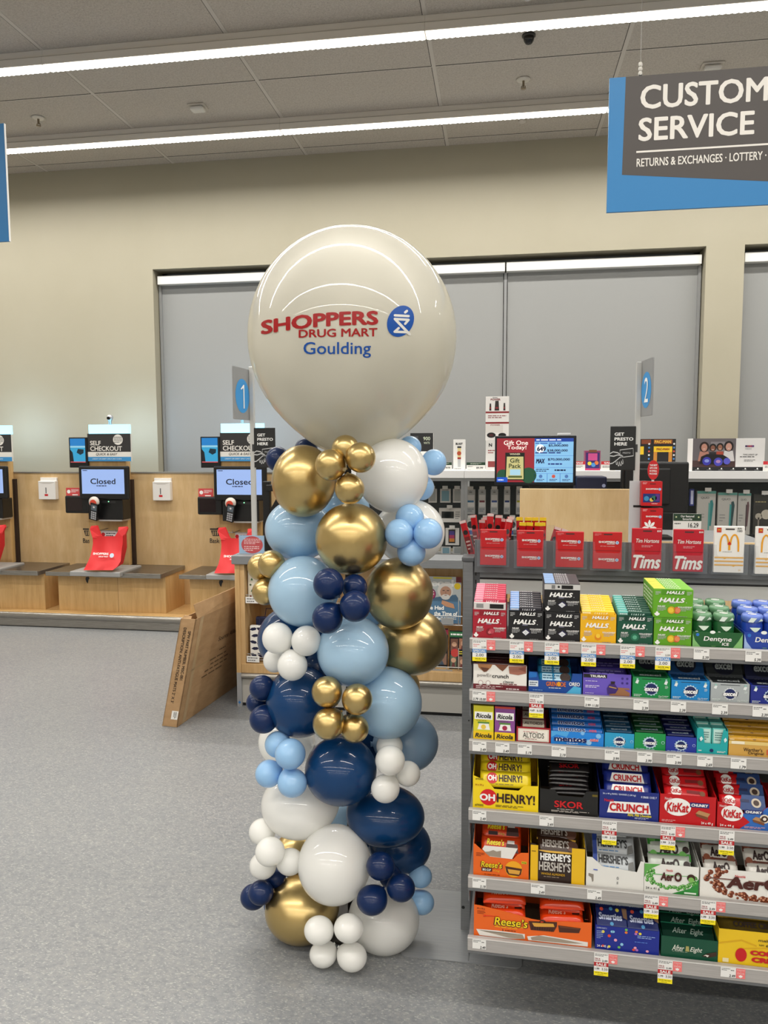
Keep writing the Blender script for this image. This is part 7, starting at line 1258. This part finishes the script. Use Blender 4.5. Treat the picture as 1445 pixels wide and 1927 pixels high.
# ------------------------------------------------------------------ gift card pockets along the gondola top
CV = -.03
ACR = mat('#A8B0B8', .04, 0, 0, .07)
def swipe_card(px0, px1, pyt, pyb, base, art, label, n=3):
    u0, zb = gp(px0, pyb, CV); u1, zt = gp(px1, pyt, CV); r = thing('gift_card', label, 'gift card', G((u0 + u1) / 2, CV, zb), 'gift cards in the clear pockets'); b = MB(G)
    b.box(u0, CV, zb, u1, CV + .012, zt, mat(base, .3), .0012); F = front(b, u0, u1, CV, zb, zt); art(F)
    F.rect(.36, .925, .66, .955, mat('#3A2A2A'), 2); b.build('card', r); return u0, u1, zb, zt
def shop(F):
    F.rect(0, .49, 1, .505, mat('#8A0E14'), 1); F.lines(.05, .90, .28, .97, 3, mat('#E88A8A'), 2)
    for y in (.72, .25): F.text('SHOPPERS', .47, y + .015, .055, HW, 3, w=.56, bold=.05); F.text('DRUG MART', .62, y - .035, .03, HW, 3, w=.28, bold=.04); F.ell(.83, y, .045, mat('#B8D0EC'), 3); F.rect(.815, y - .02, .845, y + .02, mat('#4A80C0'), 4)
    F.text('GIFT CARD / CARTE-CADEAU', .5, .62, .02, mat('#F0C8C8'), 3, w=.5)
def tims(F):
    F.rect(0, .455, 1, .47, mat('#8A0A18'), 1); F.text('Tim Hortons', .52, .71, .095, HW, 3, w=.78, bold=.012, shear=.25); F.text('$25', .9, .94, .045, HW, 3, w=.14, bold=.03); F.lines(.32, .55, .72, .61, 2, mat('#E8A0A8'), 3)
    F.text('Tims', .51, .21, .33, HW, 3, w=.94, bold=.035, shear=.3)
def mcd(F):
    Yl = mat('#EBA21A', .4); F.rect(.07, .87, .22, .97, mat('#C8281C'), 2); F.text('M', .145, .92, .05, mat('#EBB82A'), 3, bold=.03)
    for s_, x0_ in ((1, .17), (-1, .83)):
        outer = []; inner = []
        for i in range(13):
            t_ = math.pi * i / 12; cx = .335 if s_ > 0 else .665; outer.append((cx - .165 * math.cos(t_), .60 + .24 * math.sin(t_) if True else 0)); inner.append((cx - .105 * math.cos(t_), .60 + .205 * math.sin(t_)))
        for i in range(12): F.poly([outer[i], outer[i + 1], inner[i + 1], inner[i]][::-1], Yl, 3)
        xo = .17 if s_ > 0 else .83; F.poly([(xo, .60), (xo + .06 * s_, .60), (xo + .055 * s_, .46), (xo - .0 * s_, .46)][::s_], Yl, 3)
    F.rect(.465, .49, .535, .66, Yl, 3); F.poly([(.5, .68), (.56, .63), (.53, .60), (.5, .6), (.47, .6), (.44, .63)], mat('#C8281C'), 4); F.lines(.28, .445, .72, .46, 1, INK, 3); F.text('$20-', .83, .955, .04, INK, 3, w=.15); F.text('100', .83, .905, .04, INK, 3, w=.16)
    for y in (.33, .25, .17): F.rect(.02, y - .018, .98, y + .012, mat('#EDB24A', .4), 2)
    F.poly([(.3, .312), (.36, .29), (.42, .312)], mat('#EDB24A', .4), 2); F.poly([(.6, .152), (.66, .13), (.72, .152)], mat('#EDB24A', .4), 2); F.text('M', .86, .06, .04, mat('#E8C890'), 3)
cards = [(903, 953, 997, 1063, '#C4161E', shop, 'red store gift card in the first clear pocket from the left'), (972, 1023, 999, 1066, '#C4161E', shop, 'red store gift card in the second clear pocket from the left'), (1045, 1099, 1001, 1067, '#C4161E', shop, 'red store gift card in the third clear pocket from the left'), (1115, 1171, 1002, 1070, '#C4161E', shop, 'red store gift card in the fourth clear pocket, left of the coffee shop cards'),
         (1188, 1246, 995, 1073, '#BE1228', tims, 'taller red coffee shop gift card, left one of the two'), (1266, 1325, 997, 1075, '#BE1228', tims, 'taller red coffee shop gift card, right one of the two'), (1342, 1402, 991, 1077, '#F0EDE8', mcd, 'white gift card with a golden arches emblem, fully in view'), (1420, 1480, 992, 1080, '#F0EDE8', mcd, 'white gift card with a golden arches emblem, cut off by the right edge')]
r = thing('card_pocket_rail', 'row of clear plastic card pockets along the gondola top', 'card holder', G(.5, CV, 1.13), None)
zl = gp(1160, 1070, -.012)[1]
ends = []
for px0, px1, pyt, pyb, base, art, lab in cards:
    u0, u1, zb, zt = swipe_card(px0, px1, pyt, pyb, base, art, lab); ends.append((u0, u1, zb))
    b = MB(G); H = .082; x0, x1 = u0 - .008, u1 + .008; zz = zb - .002
    cut = [(0, 0), (1, 0), (1, 1), (.88, .98), (.86, .66), (.82, .6), (.18, .6), (.14, .66), (.12, .98), (0, 1)]; F = front(b, x0, x1, CV - .012, zz, zz + H)
    b.prism(F, cut, .0015, ACR); b.box(x0, CV - .0105, zz, x0 + .0015, CV + .02, zz + H, ACR); b.box(x1 - .0015, CV - .0105, zz, x1, CV + .02, zz + H, ACR); b.box(x0, CV - .0105, zz - .0015, x1, CV + .02, zz, ACR); b.box(x0, CV + .0185, zz, x1, CV + .02, zz + H, ACR); b.build('clear_pocket', r)
b = MB(G); b.box(.035, CV + .022, 1.128, UE, CV + .026, 1.225, mat('#6E7174', .25)); b.build('rail_back', r)
# meat sticks in two bins behind the cards
def bin_(px0, px1, label): 
    u0, _ = gp(px0, 1030, .1); u1, _ = gp(px1, 1030, .1); r = thing('counter_bin', label, 'bin', G((u0 + u1) / 2, .13, 1.118), 'clear snack bins'); b = MB(G); z0 = 1.119
    for q in ((u0, .06, u1, .062), (u0, .2, u1, .202), (u0, .062, u0 + .002, .2), (u1 - .002, .062, u1, .2)): b.box(q[0], q[1], z0, q[2], q[3], z0 + .13, ACR)
    b.box(u0, .06, z0 - .0005, u1, .202, z0 + .0015, ACR); b.build('bin', r); return u0, u1
def stick_mesh(c1, c2, yel):
    b = MB(); b.box(-.010, -.004, 0, .010, .004, .135, mat(c1, .18), .003); F = Face(b, (-.010, -.004, 0), (1, 0, 0), (0, 0, 1), .020, .135, .0006); F.rect(.1, .25, .9, .62, mat(c2, .2), 1); F.ell(.5, .72, .055, mat('#17100E', .3), 1); F.lines(.2, .3, .8, .55, 3, mat('#D8B8B0'), 2)
    if yel: F.rect(0, .92, 1, 1, mat('#E8C81C'), 2)
    else: F.rect(0, .94, 1, 1, mat('#D8C0BC'), 2)
    return b
u0, u1 = bin_(886, 958, 'clear bin of red meat sticks behind the first gift card'); v0, v1 = bin_(966, 1046, 'clear bin of yellow tipped meat sticks behind the second gift card')
rnd = random.Random(3)
bars(stick_mesh('#B81A20', '#7A1418', False), 'meat_stick', 'red wrapped meat stick in the left clear bin', 'snack', 'red meat sticks', [(u0 + .012 + (u1 - u0 - .024) * i / 9, .08 + .03 * (i % 4), 1.135 + rnd.uniform(0, .03), rnd.uniform(-.1, .1), rnd.uniform(-.5, .5), [-.28, -.12, .02, .0, .05, -.05, .06, .12, .2, .1][i]) for i in range(10)], 1, 'left')
bars(stick_mesh('#B0181C', '#1E1412', True), 'meat_stick', 'yellow tipped red meat stick in the right clear bin', 'snack', 'yellow tipped meat sticks', [(v0 + .02 + (v1 - v0 - .05) * (i % 4) / 3.4, .085 + .035 * (i // 4), 1.135 + .012 * (i // 4), 0, rnd.uniform(-.1, .1), rnd.uniform(-.04, .06)) for i in range(8)], 1, 'left')
bars(stick_mesh('#A81A20', '#5A1214', False), 'meat_stick', 'dark red meat stick leaning out of the right clear bin', 'snack', 'leaning meat sticks', [(v1 - .02 - .012 * i, .09 + .03 * i, 1.122, 0, .2, .35 - .06 * i) for i in range(2)], 1, 'right')
# price card standing on the gondola top
u0, zb = gp(1266, 1006, .25); u1, zt = gp(1320, 967, .25); r = thing('shelf_sign', 'green topped price card reading 16.29 behind the coffee shop gift cards', 'price card', G((u0 + u1) / 2, .25, 1.118), 'price cards'); b = MB(G); b.box(u0, .25, 1.119, u1, .253, zt, mat('#E9E7E2', .5)); F = front(b, u0, u1, .25, zb, zt); F.rect(0, .66, 1, 1, mat('#1F3A26'), 1); F.text('Our featured', .5, .88, .1, HW, 2, w=.48, bold=.02); F.text('favourite', .5, .75, .1, HW, 2, w=.34, bold=.02); F.text('16.29', .72, .46, .22, INK, 2, w=.36, bold=.01); F.lines(.04, .48, .36, .58, 1, mat('#555555'), 2); F.ell(.1, .84, .04, mat('#C8D0A0'), 2); F.ell(.9, .84, .04, mat('#C8D0A0'), 2); b.build('printed_card', r)
# ------------------------------------------------------------------ tidy up
for o in list(COL.objects):
    if '_o' in o: del o['_o']
